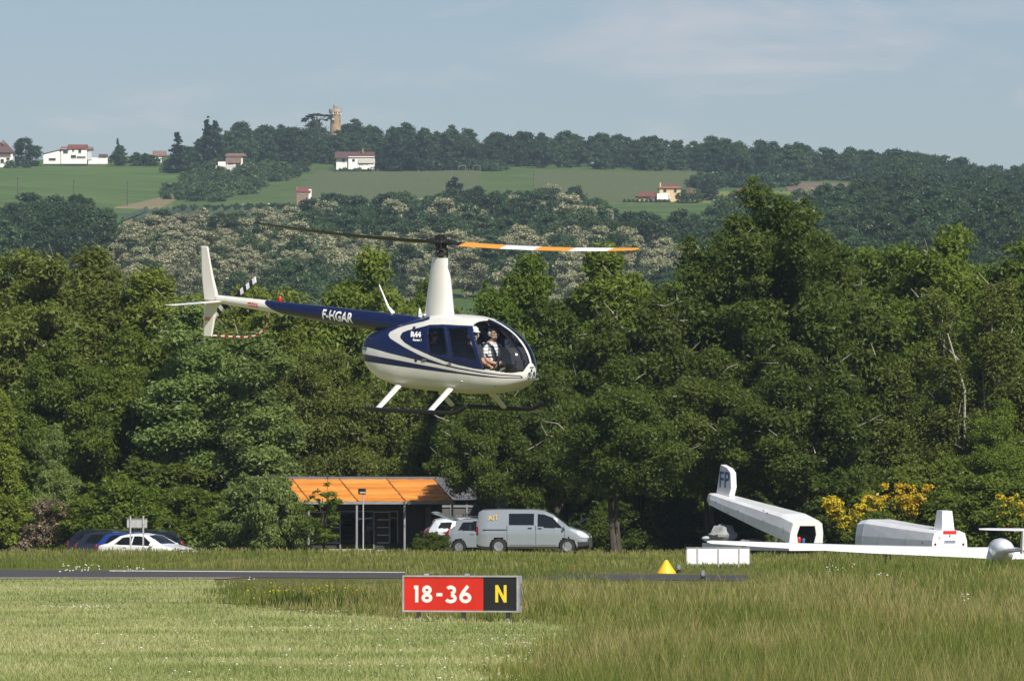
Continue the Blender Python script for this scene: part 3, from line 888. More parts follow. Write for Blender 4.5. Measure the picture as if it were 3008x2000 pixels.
# broom in flower and a dry shrub
def special_bush(name, label, px, d, top, h, rad, seed, m1, frac, m2, leaf=.10, cat='bush', group=None, ws=1, fan=True):
    if fan:                                   # broom: many arching sprays from the base
        q = random.Random(seed); cl = []
        for i in range(46):
            a = q.uniform(0, 6.28); out_ = q.uniform(.15, 1) * rad; top_ = h * q.uniform(.45, 1.0)
            for t_ in (.45, .62, .8, 1.0):
                cl.append((out_ * t_ * math.cos(a), out_ * t_ * math.sin(a), top_ * (t_ ** .75), q.uniform(.10, .24)))
        V, Fq, tint, _ = leaves(cl, 60, leaf, seed + 9, up=.5)
    else:
        cl = crown_clumps(seed, h, rad, 0.0, 60, .34, 'bush', .42)
        V, Fq, tint, _ = leaves(cl, 260, leaf, seed + 9, up=.5)
    r = np.random.default_rng(seed)
    q0 = V.reshape(-1, Fq.shape[1], 3)[:, 0]; hi = q0[:, 2] / h + 0.22 * r.normal(size=len(Fq)) + 0.25 * np.sin(q0[:, 0] * 4.1 + seed) * np.cos(q0[:, 2] * 3.3)
    mi = (hi > 1 - frac).astype(int)
    x = (px - 1504) * d / F_PX; zb = float(ground_z(x, d)) - .05
    t = thing(name, label, cat, (x, d, zb), 0, group)
    s = (EYE + (1511 - top) * d / F_PX - zb) / h
    t.scale = (s * ws, s * ws, s)
    obj('crown', mesh_np('crown', V, Fq, [m1, m2], mi=mi, tint=tint), t)
    obj('stem', trunk_mb(seed, h, .04, cl, 5, forks=3).mesh('stem', BARK, True), t)
special_bush('broom_bush', 'yellow flowering broom left, between the two white trailers', 2490, 306, 1466, 2.2, 1.35, 61, LEAF['mid'], .38, BROOM, group='broom bushes in yellow flower')
special_bush('broom_bush', 'taller yellow flowering broom above the closed trailer', 2630, 308, 1424, 2.6, 1.35, 62, LEAF['mid'], .30, BROOM, group='broom bushes in yellow flower')
special_bush('broom_bush', 'yellow flowering broom cut by the right edge of the photo', 2995, 304, 1455, 2.6, 1.0, 63, LEAF['mid'], .24, BROOM, group='broom bushes in yellow flower')
special_bush('broom_bush', 'small yellow broom in the dark hollow left of the raised lid', 1905, 328, 1500, 2.2, .8, 64, LEAF['dark'], .4, BROOM, group='broom bushes in yellow flower')
special_bush('dry_shrub', 'dry brown shrub left behind the black cars', 160, 316, 1478, 2.3, 1.2, 65, DRY, 0, DRY, leaf=.09, cat='shrub', fan=False)

# ---- far trees: one mesh each (crown and trunk faces), shared
FAR = {}
def far_proto(key, seed, h, rad, z0, n, rc, per, leaf, shape, blossom=0, flat=.75, trunk=True, lop=.2):
    cl = crown_clumps(seed, h, rad, z0, n, rc, shape, lop)
    V, Fq, tint, mi = leaves(cl, per, leaf, seed + 5, flat=flat, blossom=blossom)
    mats = [LEAF['mid'], BLOOM, BARK]
    if trunk:
        tb = MB(); tb.tube([(0, 0, -.5), (.1, 0, h * .4), (0, .1, h * .8)], [.22, .16, .05], 4, caps=False)
        tv = np.array([tuple(p) for p in tb.v]); tf = np.array(tb.f) + len(V)
        V = np.concatenate([V, tv]); Fq = np.concatenate([Fq, tf]); mi = np.concatenate([mi, np.full(len(tf), 2)]); tint = np.concatenate([tint, np.zeros(len(tf))])
    FAR[key] = (mesh_np(key, V, Fq, mats, mi=mi, tint=tint), h)
far_proto('broad1', 31, 10, 4.3, .2, 66, 1.25, 95, .48, 'round')
far_proto('broad2', 32, 10, 4.0, .2, 66, 1.25, 95, .48, 'tall')
far_proto('broad3', 33, 10, 4.8, .2, 66, 1.25, 95, .48, 'round', lop=.3)
far_proto('acacia1', 34, 10, 4.0, .8, 44, 1.15, 230, .31, 'round', blossom=.40)
far_proto('acacia2', 35, 10, 4.3, .5, 46, 1.15, 230, .31, 'round', blossom=.30, lop=.3)
far_proto('acacia3', 36, 10, 3.8, .5, 42, 1.15, 230, .31, 'tall', blossom=.48, lop=.3)
far_proto('fir1', 37, 14, 3.2, .3, 90, .85, 55, .55, 'cone', flat=.5, lop=.1)
far_proto('fir2', 38, 12, 3.0, .3, 80, .85, 55, .55, 'cone', flat=.5, lop=.25)
far_proto('scrub1', 39, 4, 3.0, 0, 26, 1.1, 60, .55, 'bush', trunk=False)
far_proto('scrub2', 40, 4, 3.4, 0, 28, 1.1, 60, .55, 'bush', trunk=False, lop=.3)

FLEAF = {
 'wood':  leaf_mat("distant dark leaves", (0.032, 0.068, 0.026), (0.066, 0.114, 0.042), obj_var=.32, transl=.42),
 'green': leaf_mat("distant green leaves", (0.046, 0.088, 0.030), (0.085, 0.132, 0.048), obj_var=.3, transl=.42),
 'fir':   leaf_mat("distant fir needles", (0.014, 0.032, 0.018), (0.032, 0.056, 0.030), obj_var=.2),
 'aca':   leaf_mat("acacia leaves", (0.135, 0.170, 0.080), (0.240, 0.265, 0.145), obj_var=.22, transl=.4),
 'scrub': leaf_mat("scrub leaves", (0.056, 0.108, 0.036), (0.100, 0.155, 0.050), obj_var=.3, transl=.42),
}
def far_tree(name, label, cat, group, key, x, d, h, leaf, ws=1.0, rot=0.0):
    me, ph = FAR[key]
    o = obj(name, me, loc=(x, d, float(hill_z(x, d)) - .3), rot=(0, 0, rot))
    s = h / ph
    o.scale = (s * ws, s * ws, s)
    o.material_slots[0].link = 'OBJECT'; o.material_slots[0].material = FLEAF[leaf]
    return tag(o, label, cat, group)

def scatter(poly, sx, sy, name, label, group, picks, h0, h1, seed, jit=.45, cat='tree', skip=None, zones=None):
    """picks: list of (weight, prototype, leaf)"""
    r = random.Random(seed)
    dmin = min(p[1] for p in poly); dmax = max(p[1] for p in poly)
    n = 0; d = dmin; row = 0
    while d <= dmax:
        x0 = (min(p[0] for p in poly) - 1504) * d / F_PX; x1 = (max(p[0] for p in poly) - 1504) * d / F_PX
        x = x0 + (row % 2) * sx * .5
        while x <= x1:
            X = x + r.uniform(-jit, jit) * sx; D = d + r.uniform(-jit, jit) * sy
            px = 1504 + X * F_PX / D
            if bool(in_poly([px], [D], poly)[0]) and not (skip and skip(px, D)):
                w = r.uniform(0, sum(p[0] for p in picks)); k = 0
                while w > picks[k][0]: w -= picks[k][0]; k += 1
                lab_ = label
                if zones:
                    for zx, zt in zones:
                        if px <= zx: lab_ = label + ' ' + zt; break
                far_tree(name, lab_, cat, group, picks[k][1], X, D, r.uniform(h0, h1), picks[k][2], r.uniform(.85, 1.15), r.uniform(0, 6.28)); n += 1
            x += sx
        d += sy; row += 1
    return n

cnt = {}
# wood along the ridge
cnt['ridge'] = scatter([(600, 2470), (960, 2440), (1000, 2400), (1560, 2440), (1850, 2440), (2000, 2425), (2300, 2320), (2600, 2320), (3150, 2260), (3150, 2560), (2500, 2600), (600, 2640)], 7.6, 40,
    'ridge_tree', 'dark tree of the ridge wood', 'trees of the ridge wood',
    [(4, 'broad1', 'wood'), (6, 'broad2', 'wood'), (4, 'broad3', 'wood'), (1.5, 'broad2', 'green'), (1, 'fir2', 'wood')], 8.0, 12.4, 1, zones=[(800, 'left of the stone tower'), (1010, 'around the stone tower'), (1180, 'above the long white house'), (1420, 'right of the long white house'), (1830, 'above the right vineyard'), (2290, 'above the hedge and the yellow green field'), (2600, 'above the ploughed field'), (9999, 'on the skyline of the wooded right hillside')])
# scrub slope left of the middle vineyard
cnt['scrub'] = scatter([(490, 2110), (560, 2400), (960, 2400), (840, 2290), (720, 2160), (640, 2090)], 6.5, 26,
    'scrub_bush', 'green scrub bush on the slope below the small white house', 'scrub bushes on the slope',
    [(3, 'scrub1', 'scrub'), (3, 'scrub2', 'scrub'), (1, 'broad1', 'green')], 2.6, 5.0, 2, cat='bush')
# dark wood at the left
cnt['left'] = scatter([(-160, 1400), (-160, 1600), (250, 1600), (330, 1500), (380, 1380)], 8, 34,
    'wood_tree', 'dark tree of the wood at the left below the green meadow', 'trees of the dark wood at the left',
    [(3, 'broad1', 'wood'), (3, 'broad3', 'wood'), (2, 'broad2', 'green')], 8.5, 12.5, 3)
# acacias in blossom
cnt['aca1'] = scatter([(330, 1240), (330, 1500), (430, 1570), (620, 1610), (860, 1640), (900, 1240)], 6.8, 22,
    'acacia_tree', 'acacia tree in creamy blossom', 'flowering acacia trees on the slope',
    [(4, 'acacia1', 'aca'), (3, 'acacia2', 'aca'), (3, 'acacia3', 'aca'), (1.8, 'broad1', 'green'), (1.4, 'broad3', 'green')], 6.0, 9.2, 4, zones=[(520, 'left of the helicopter tail fin'), (700, 'above the helicopter tail fin'), (9999, 'under the outer half of the dark rotor blade')])
cnt['aca2'] = scatter([(860, 1230), (860, 1470), (2050, 1450), (2050, 1230)], 7.5, 26,
    'acacia_tree', 'acacia tree in creamy blossom', 'flowering acacia trees on the slope',
    [(4, 'acacia1', 'aca'), (3, 'acacia2', 'aca'), (3, 'acacia3', 'aca'), (2.6, 'broad1', 'green'), (1.5, 'broad3', 'wood')], 6.0, 9.2, 5, zones=[(1290, 'under the inner half of the dark rotor blade'), (1600, 'above the orange and white rotor blade'), (9999, 'between the blade tip and the tallest tree')])
# dark trees mid slope
mid_poly = [(850, 1470), (850, 1640), (960, 1790), (1500, 1850), (1760, 1800), (1820, 1570), (2080, 1560), (2110, 1700), (2470, 1700), (2470, 1400), (2050, 1400), (1900, 1470)]
cnt['mid'] = scatter(mid_poly, 8.5, 27,
    'slope_tree', 'dark green tree among the acacias', 'dark trees on the middle slope',
    [(4, 'broad1', 'wood'), (4, 'broad2', 'wood'), (4, 'broad3', 'wood'), (2, 'broad1', 'green'), (1.2, 'acacia1', 'aca')], 7.0, 10.5, 6, zones=[(1150, 'right of the stone hut'), (1500, 'above the rotor hub'), (1850, 'left of the yellow house'), (9999, 'below the yellow house')])
for px, d, h, k in ((1180, 1640, 9, 'acacia3'), (1300, 1600, 11, 'acacia1'), (1370, 1590, 10, 'acacia2'), (1420, 1560, 9, 'acacia3'), (1510, 1730, 9, 'acacia1'), (1680, 1640, 11, 'acacia1'), (1720, 1620, 9, 'acacia2'), (1790, 1570, 9, 'acacia3'), (950, 1650, 10, 'acacia2'), (1150, 1700, 9, 'acacia1'), (1860, 1540, 8, 'acacia2')):
    far_tree('acacia_tree', 'acacia tree in creamy blossom between the dark trees of the middle slope', 'tree', 'acacias between the dark trees', k, (px - 1504) * d / F_PX, d, h, 'aca', 1, px)
# wooded hill at the right
cnt['right'] = scatter([(2390, 1220), (2400, 1620), (2600, 1960), (2640, 2280), (3160, 2280), (3160, 1220)], 8.5, 29,
    'hillside_tree', 'dark tree of the wooded right hillside', 'trees of the wooded hillside',
    [(4, 'broad1', 'wood'), (4, 'broad2', 'wood'), (4, 'broad3', 'wood'), (1.5, 'broad3', 'green')], 7.0, 10.5, 7, zones=[(2640, 'at its left edge by the ploughed field'), (2820, 'in its middle'), (9999, 'at its right end')])
print('far trees', cnt)
# single trees on the ridge
SINGLES = [
 ('fir_tree', 'tall double topped dark fir standing above the ridge', 'fir1', 610, 2395, 20.0, 'fir', .8),
 ('fir_tree', 'second tall dark fir just right of the tallest fir', 'fir2', 632, 2400, 18.0, 'fir', .8),
 ('fir_tree', 'shorter dark fir left of the tall pair', 'fir2', 520, 2385, 14.6, 'fir', .95),
 ('fir_tree', 'grey blue fir beside the long white house', 'fir1', 1305, 2385, 14, 'fir', .8),
 ('pine_tree', 'dark pine at the right end of the long white house', 'broad2', 1160, 2370, 13.5, 'fir', .9),
 ('pine_tree', 'dark pine right of the long white house, next to the grey blue fir', 'broad3', 1225, 2375, 13, 'fir', .9),
 ('broadleaf_tree', 'big round dark tree between the two left houses', 'broad1', 75, 2470, 10.2, 'wood', 1.15),
 ('broadleaf_tree', 'dark tree right of the white house with the red roof', 'broad3', 350, 2480, 7.6, 'wood', .9),
 ('broadleaf_tree', 'dark round tree right of the red roofed white house, farther right', 'broad1', 400, 2480, 5.0, 'wood', 1.1),
 ('broadleaf_tree', 'low dark tree in front of the half hidden red roof', 'scrub2', 430, 2478, 4.6, 'wood', 1.1),
 ('fir_tree', 'small dark fir rising from the trees right of the red roofed house', 'fir2', 344, 2490, 10.0, 'fir', .5),
 ('broadleaf_tree', 'dark tree under the tall firs', 'broad3', 545, 2400, 9, 'wood', 1.2),
 ('broadleaf_tree', 'dark tree behind the small white house with a brown roof', 'broad1', 690, 2440, 13, 'wood', 1.1),
 ('broadleaf_tree', 'dark tree left of the small white house with a brown roof', 'broad2', 590, 2420, 11, 'wood', 1.1),
 ('broadleaf_tree', 'dark tree hiding the foot of the stone tower on its left', 'broad1', 968, 2485, 9.5, 'wood', 1),
 ('broadleaf_tree', 'dark tree hiding the foot of the stone tower on its right', 'broad3', 1004, 2485, 9.2, 'wood', 1),
 ('broadleaf_tree', 'dark tree of the ridge wood just right of the stone tower', 'broad2', 1040, 2480, 10.5, 'wood', 1.1),
 ('broadleaf_tree', 'dark tree of the ridge wood left of the flat topped cedar', 'broad2', 850, 2480, 12, 'wood', 1.1),
 ('broadleaf_tree', 'high dark tree of the ridge wood between the firs and the cedar', 'broad1', 780, 2480, 13.5, 'wood', 1.1),
 ('broadleaf_tree', 'dark tree of the ridge wood below the flat topped cedar', 'broad3', 915, 2470, 10.5, 'wood', 1.1),
 ('broadleaf_tree', 'high dark tree just left of the stone tower wood', 'broad2', 720, 2460, 13.5, 'wood', 1.2),
 ('broadleaf_tree', 'dark bush at the left edge below the brown roofed house', 'scrub1', 30, 2440, 3.0, 'wood', 1),
 ('broadleaf_tree', 'low dark bush right of the brown roofed house', 'scrub2', 80, 2440, 2.4, 'wood', .8),
 ('broadleaf_tree', 'round dark tree beside the yellow house', 'broad1', 2078, 2020, 5.8, 'fir', 1.1),
 ('broadleaf_tree', 'tall dark tree breaking the skyline at the right', 'broad2', 2800, 2330, 10.5, 'wood', 1.1),
 ('broadleaf_tree', 'dark rounded tree standing above the middle slope', 'broad2', 1335, 1830, 11.5, 'fir', .75),
]
for nm, lb, key, px, d, h, lf, ws in SINGLES:
    far_tree(nm, lb, 'tree', None, key, (px - 1504) * d / F_PX, d, h, lf, ws, px * .1)
# hedges near the houses
for px in range(500, 720, 22):
    far_tree('scrub_bush', 'green scrub bush on the slope below the small white house', 'bush', 'scrub bushes on the slope', 'scrub1', (px - 1504) * 2380 / F_PX, 2380 + (px % 7) * 4, 3.2 + (px % 3), 'scrub', 1, px)
for px in range(1010, 1480, 24):
    far_tree('scrub_bush', 'low bush in the hedge along the foot of the ridge wood', 'bush', 'hedge bushes below the ridge wood', 'scrub2', (px - 1504) * 2385 / F_PX, 2380 + (px % 7) * 4, 2.8 + (px % 3) * .6, 'wood', 1, px)
for px in range(2040, 2330, 20):
    far_tree('scrub_bush', 'bush in the hedge above the yellow green field', 'bush', 'hedge bushes above the crop field', 'scrub1', (px - 1504) * 2190 / F_PX, 2180 + (px % 7) * 5, 3.4 + (px % 3) * .8, 'wood', 1, px)
for px in range(520, 866, 13):
    far_tree('scrub_bush', 'low bush in the dark hedge along the lane with the white posts', 'bush', 'hedge bushes along the lane', 'scrub1', (px - 1504) * 1985 / F_PX, 1985 + (px % 5) * 2, 1.5 + (px % 3) * .3, 'wood', .9, px)
# umbrella cedar beside the tower
def cedar():
    d = 2500; px = 930; x = (px - 1504) * d / F_PX; z = float(hill_z(x, d))
    t = thing('cedar_tree', 'flat topped umbrella cedar left of the stone tower', 'tree', (x, d, z))
    top = EYE + (1511 - 335) * d / F_PX - z
    cl = []
    r = random.Random(3)
    for a, zz, w in ((-3.4, -1.6, 1.6), (-2.4, -.9, 1.7), (-1.2, -.4, 1.5), (0, -.25, 1.5), (1.2, -.4, 1.5), (2.4, -.6, 1.5), (3.6, -.8, 1.4), (2.6, -2.0, 1.2), (-3.8, -2.4, 1.5), (4.2, -1.7, 1.2), (-1.4, -1.4, 1.1)):
        for k in range(3): cl.append((a * 1.15 + r.uniform(-.6, .6), r.uniform(-2, 2), top + zz + r.uniform(-.2, .2), w * .75))
    V, Fq, tint, _ = leaves(cl, 60, .5, 12, flat=.25)
    obj('crown', mesh_np('crown', V, Fq, [FLEAF['fir']], tint=tint), t)
    mb = MB(); mb.tube([(0, 0, 0), (.1, 0, top - 2.5), (0, 0, top - .8)], [.6, .5, .2], 6)
    for a in (-3, -1.6, 1.6, 3): mb.tube([(0, 0, top - 3), (a * .6, 0, top - 1.8), (a * 1.1, 0, top - 1)], [.25, .18, .08], 5)
    part('trunk', mb, BARK, t)
cedar()
# ------------------------------------------------------------------ helicopter
WHITE = pmat("cream white gloss paint", (0.68, 0.67, 0.625), 0.28, var=0.02, scale=1.2, coat=.4)
BLUE = pmat("navy blue gloss paint", (0.007, 0.014, 0.060), 0.24, var=0.06, scale=1.5, coat=.25)
BLACK = pmat("black paint", (0.012, 0.012, 0.014), 0.45)
DKMET = pmat("dark metal", (0.045, 0.045, 0.048), 0.42, metal=.5, var=.2, scale=20)
LTMET = pmat("bare metal", (0.45, 0.46, 0.47), 0.35, metal=.8, var=.1, scale=20)
RED = pmat("red plastic", (0.45, 0.015, 0.012), 0.35)
ORANGE = pmat("orange blade paint", (0.80, 0.33, 0.035), 0.4, var=.04)
PWHITE = pmat("white blade paint", (0.80, 0.80, 0.79), 0.4, var=.03)
GLASS = glass_mat("tinted canopy", (0.93, 0.96, 0.95), rough=.055)
DGLASS = glass_mat("tinted door pane", (0.92, 0.95, 0.95), dark=(.06, .07, .07, .03))
SEAT = pmat("grey seat leather", (0.06, 0.06, 0.065), 0.7)
LINING = pmat("grey cabin headliner", (0.28, 0.285, 0.29), 0.85)
INNER = pmat("dark cabin lining", (0.022, 0.022, 0.026), 0.8)
LAMP = glass_mat("lamp cover", (0.8, 0.85, 0.85))
LREF = pmat("satin reflector", (0.80, 0.80, 0.80), 0.5, metal=.4, var=.05, scale=30)
CHROME = pmat("lamp reflector", (0.75, 0.75, 0.75), 0.12, metal=1, var=.02)
LETTER = pmat("white lettering", (0.78, 0.78, 0.78), 0.4, var=.01)

HD = 126.6
HP = at(1293, 1208, HD)
HM = Matrix.Translation(HP) @ Matrix.Rotation(R(-40), 4, 'Z') @ Matrix.Rotation(R(2.6), 4, 'Y') @ Matrix.Rotation(R(2.6), 4, 'X')
heli = thing('helicopter', 'navy blue and cream white helicopter hovering above the airfield', 'helicopter')
heli.matrix_world = HM
HMN = np.array(HM)

BX = np.array([-1.74, -1.70, -1.60, -1.45, -1.25, -1.0, -.6, 0, .5, .9, 1.2, 1.41, 1.64, 1.82, 1.98, 2.10, 2.18, 2.215])
BT = np.array([1.30, 1.36, 1.42, 1.47, 1.53, 1.60, 1.69, 1.795, 1.815, 1.80, 1.755, 1.69, 1.585, 1.475, 1.335, 1.185, 1.02, .86])
BB = np.array([1.10, .96, .82, .69, .57, .49, .42, .385, .365, .36, .37, .385, .42, .465, .53, .60, .68, .78])
BW = np.array([.16, .26, .37, .46, .52, .575, .62, .64, .64, .64, .625, .59, .53, .46, .37, .275, .16, .035])

def cr(x, xs, ys):
    """smooth interpolation (Catmull-Rom through the table)"""
    x = np.asarray(x, float)
    i = np.clip(np.searchsorted(xs, x) - 1, 0, len(xs) - 2)
    h = xs[i+1] - xs[i]; t = np.clip((x - xs[i]) / h, 0, 1)
    s = (ys[1:] - ys[:-1]) / (xs[1:] - xs[:-1])
    m = np.empty(len(xs)); m[0] = s[0]; m[-1] = s[-1]
    m[1:-1] = np.where(s[1:] * s[:-1] > 0, 2 * s[1:] * s[:-1] / np.where(np.abs(s[1:] + s[:-1]) < 1e-9, 1e-9, s[1:] + s[:-1]), 0)
    return (2*t**3 - 3*t**2 + 1) * ys[i] + (t**3 - 2*t**2 + t) * h * m[i] + (-2*t**3 + 3*t**2) * ys[i+1] + (t**3 - t**2) * h * m[i+1]

def body_ring(x, M=320):
    zt, zb, w = float(cr(x, BX, BT)), float(cr(x, BX, BB)), float(cr(x, BX, BW))
    zc = zb + (zt - zb) * .44
    ph = np.linspace(0, 2 * np.pi, 1441)
    n = 2.55
    c, s = np.cos(ph), np.sin(ph); n = np.where(s < 0, 3.3, 2.55)
    y = -np.sign(c) * np.abs(c) ** (2 / n); k = np.sign(s) * np.abs(s) ** (2 / n)
    z = np.where(k > 0, zc + k * (zt - zc), zc + k * (zc - zb))
    y = y * w * np.where(k > 0, 1 - .20 * np.clip(k, 0, 1) ** 1.6, 1)
    L_ = np.concatenate([[0], np.cumsum(np.hypot(np.diff(y), np.diff(z)))])
    q = np.linspace(0, L_[-1], M, endpoint=False)
    return np.stack([np.interp(q, L_, y), np.interp(q, L_, z)], 1)

def split_grid(xs, ring, classify):
    """loft of rings; returns V and faces by label"""
    Rg = np.stack([ring(x) for x in xs])                  # Nx,M,2
    Nx, M, _ = Rg.shape
    V = np.concatenate([np.repeat(np.asarray(xs)[:, None, None], M, 1), Rg], 2).reshape(-1, 3)
    i = np.arange(Nx - 1)[:, None]; j = np.arange(M)[None, :]
    a = i * M + j; b = i * M + (j + 1) % M
    Fq = np.stack([a, a + M, b + M, b], -1).reshape(-1, 4)
    jj = np.broadcast_to(j, (Nx - 1, M)).ravel()
    C = V[Fq].mean(1)
    return V, Fq, classify(C, jj)

def sub_mesh(name, V, Fq, mats, mi=None, smooth=True):
    u, inv = np.unique(Fq, return_inverse=True)
    return mesh_np(name, V[u], inv.reshape(Fq.shape), mats, mi=mi, smooth=smooth)

WIND = [(1387, 959), (1391, 952.5), (1399, 946), (1412, 942), (1432, 940), (1440, 930), (1560, 930), (1590, 1060), (1557, 1067), (1536, 1092), (1500, 1096), (1478, 1094), (1421, 1084)]
FWIN = [(1316, 964), (1372, 962), (1376, 975), (1401, 1060), (1330, 1046)]
RWIN = [(1258, 968), (1262, 963.5), (1300, 962), (1303, 965), (1313, 1041), (1290, 1043), (1262, 1037), (1257.5, 1000)]
FDOOR = [(1309, 953.5), (1347.5, 955.7), (1385, 960.5), (1418, 1084.5), (1391, 1081), (1347.5, 1073), (1326, 1067)]
RDOOR = [(1258, 954), (1307, 953.5), (1324, 1066.5), (1306.7, 1061.6), (1263, 1045), (1254, 1040)]
DOORBLUE = [(1175.6, 987), (1182, 976.5), (1198, 970), (1228, 963), (1254, 956), (1262, 953.8), (1301.6, 953), (1347.5, 955), (1391, 957), (1425, 1087), (1391, 1082.6), (1347.5, 1073), (1306.7, 1061.6), (1263.6, 1044.6), (1220, 1024.6), (1213, 1022), (1187, 1005.6), (1176, 993)]
ENGBLUE = [(1262, 938), (1243.7, 944.4), (1197.8, 954.3), (1170, 962.8), (1145.7, 975), (1141, 983), (1145.7, 993.4), (1167, 1007), (1187, 1019.4), (1228.4, 1040.8), (1259, 1054.6), (1300, 1069), (1347.5, 1080), (1419, 1092.8), (1466, 1099), (1529, 1103), (1534, 1106), (1536, 1111), (1531, 1110), (1529, 1106), (1466, 1102.4), (1419, 1097), (1347.5, 1084.4), (1300, 1073.7), (1243.7, 1061.5), (1216, 1055.4), (1182.5, 1047), (1144, 1037.8), (1098, 1024.7), (1072, 1018), (1000, 1010), (1000, 880), (1262, 880)]
STRIPE = [(1000, 1030), (1077, 1041), (1152, 1054.6), (1216, 1067), (1300, 1083), (1347.5, 1092), (1419, 1101.8), (1466, 1107.2), (1529, 1109), (1536, 1111.6), (1466, 1110.6), (1419, 1107), (1347.5, 1098), (1300, 1093), (1256, 1087.5), (1152, 1073), (1084.5, 1063), (1000, 1050)]

def heli_px(C):
    P = C.copy(); P[:, 1] = -np.abs(P[:, 1])
    W = P @ HMN[:3, :3].T + HMN[:3, 3]
    return project_np(W)

def heli_class(C, jj):
    px, py = heli_px(C)
    lab = np.zeros(len(C), int)
    fd = in_poly(px, py, FDOOR) & (C[:, 2] < 1.72); rd = in_poly(px, py, RDOOR) & (C[:, 2] < 1.72)
    lab[fd] = 3; lab[rd] = 4
    lab[in_poly(px, py, FWIN) & (C[:, 2] < 1.72)] = 5
    lab[in_poly(px, py, RWIN) & (C[:, 2] < 1.72)] = 6
    lab[in_poly(px, py, WIND) & (np.abs(C[:, 1]) > .022) & (C[:, 2] > .74) & (C[:, 0] > .9)] = 2
    return lab
hxs = np.concatenate([np.linspace(-1.74, -1.5, 26), np.linspace(-1.49, 1.6, 250), 1.6 + .615 * np.sin(np.linspace(.01, 1, 72) * np.pi / 2)])
HV, HF, HL = split_grid(hxs, body_ring, heli_class)
def sdf(px, py, poly):
    d2 = np.full(px.shape, 1e9); n = len(poly)
    for i in range(n):
        (x0, y0), (x1, y1) = poly[i], poly[(i + 1) % n]
        l2 = max(1e-9, (x1 - x0) ** 2 + (y1 - y0) ** 2)
        t = np.clip(((px - x0) * (x1 - x0) + (py - y0) * (y1 - y0)) / l2, 0, 1)
        d2 = np.minimum(d2, (px - x0 - t * (x1 - x0)) ** 2 + (py - y0 - t * (y1 - y0)) ** 2)
    return np.sqrt(d2) * np.where(in_poly(px, py, poly), 1, -1)
shell = (HL == 0) | (HL == 1)
# livery: signed distance to the edge of the blue paint, kept on the vertices
m, nt, out = nodes_mat("cream and navy livery")
pa = nt.nodes.new('ShaderNodeAttribute'); pa.attribute_name = 'paint'
pr_ = nt.nodes.new('ShaderNodeMapRange'); pr_.inputs['From Min'].default_value = -.5; pr_.inputs['From Max'].default_value = .5
pm = nt.nodes.new('ShaderNodeMix'); pm.data_type = 'RGBA'; pm.inputs['A'].default_value = (0.70, 0.69, 0.645, 1); pm.inputs['B'].default_value = (0.007, 0.014, 0.060, 1)
pb = nt.nodes.new('ShaderNodeBsdfPrincipled'); pb.inputs['Roughness'].default_value = .26; pb.inputs['Coat Weight'].default_value = .25; pb.inputs['Coat Roughness'].default_value = .05
nt.links.new(pa.outputs['Fac'], pr_.inputs['Value']); nt.links.new(pr_.outputs['Result'], pm.inputs['Factor']); ptc = nt.nodes.new('ShaderNodeTexCoord'); pmp = nt.nodes.new('ShaderNodeMapping'); pmp.inputs['Scale'].default_value = (1, 1, 2.5)
pnz = nt.nodes.new('ShaderNodeTexNoise'); pnz.inputs['Scale'].default_value = 2.2; pnz.inputs['Detail'].default_value = 8; pnz.inputs['Roughness'].default_value = .7
pmr = nt.nodes.new('ShaderNodeMapRange'); pmr.inputs['From Min'].default_value = .35; pmr.inputs['From Max'].default_value = .7; pmr.inputs['To Min'].default_value = 1.0; pmr.inputs['To Max'].default_value = .86
pmu = nt.nodes.new('ShaderNodeMix'); pmu.data_type = 'RGBA'; pmu.blend_type = 'MULTIPLY'; pmu.inputs['Factor'].default_value = 1
nt.links.new(ptc.outputs['Object'], pmp.inputs['Vector']); nt.links.new(pmp.outputs['Vector'], pnz.inputs['Vector']); nt.links.new(pnz.outputs['Fac'], pmr.inputs['Value'])
nt.links.new(pm.outputs['Result'], pmu.inputs['A']); nt.links.new(pmr.outputs['Result'], pmu.inputs['B'])
nt.links.new(pmu.outputs['Result'], pb.inputs['Base Color']); nt.links.new(pb.outputs[0], out.inputs['Surface'])
LIVERY = m
ushell = np.unique(HF[shell])
fus = sub_mesh('fuselage', HV, HF[shell], [LIVERY])
vp = HV[ushell]; vx, vy = heli_px(vp)
pd = np.maximum(np.maximum(sdf(vx, vy, ENGBLUE), sdf(vx, vy, STRIPE)), sdf(vx, vy, DOORBLUE))
pd = np.minimum(pd, (vp[:, 2] - .43) * 158)
pat = fus.attributes.new('paint', 'FLOAT', 'POINT'); pat.data.foreach_set('value', pd.astype(np.float32))
o = obj('fuselage', fus, heli)
o.data.materials.append(LINING); md = o.modifiers.new('thickness', 'SOLIDIFY'); md.thickness = .02; md.offset = -1; md.material_offset = 1
right = HV[HF].mean(1)[:, 1] < 0
obj('windshield', sub_mesh('windshield', HV, HF[(HL == 2) & right], [GLASS]), heli)
obj('windshield', sub_mesh('windshield', HV, HF[(HL == 2) & ~right], [GLASS]), heli)
for side in (right, ~right):
    sg = -1 if side is right else 1
    for dl, wl in ((3, 5), (4, 6)):
        d_ = obj('door', sub_mesh('door', HV, HF[(HL == dl) & side], [BLUE]), heli)
        d_.data.materials.append(LINING); md = d_.modifiers.new('thickness', 'SOLIDIFY'); md.thickness = .03; md.offset = -1; md.material_offset = 1
        obj('window', sub_mesh('window', HV, HF[(HL == wl) & side], [DGLASS]), d_)
        hb = MB(); hx = .78 if dl == 3 else .16
        hb.box((hx, sg * .645, .93 if dl == 3 else .98), (.09, .03, .025))
        part('handle', hb, LTMET, d_)
# rear end cap
rg = body_ring(-1.74)
mb = MB(); mb.add([(-1.74, p[0], p[1]) for p in rg] + [(-1.76, 0, 1.24)], [(k, (k + 1) % len(rg), len(rg)) for k in range(len(rg))])
part('tail_panel', mb, BLUE, heli, True)
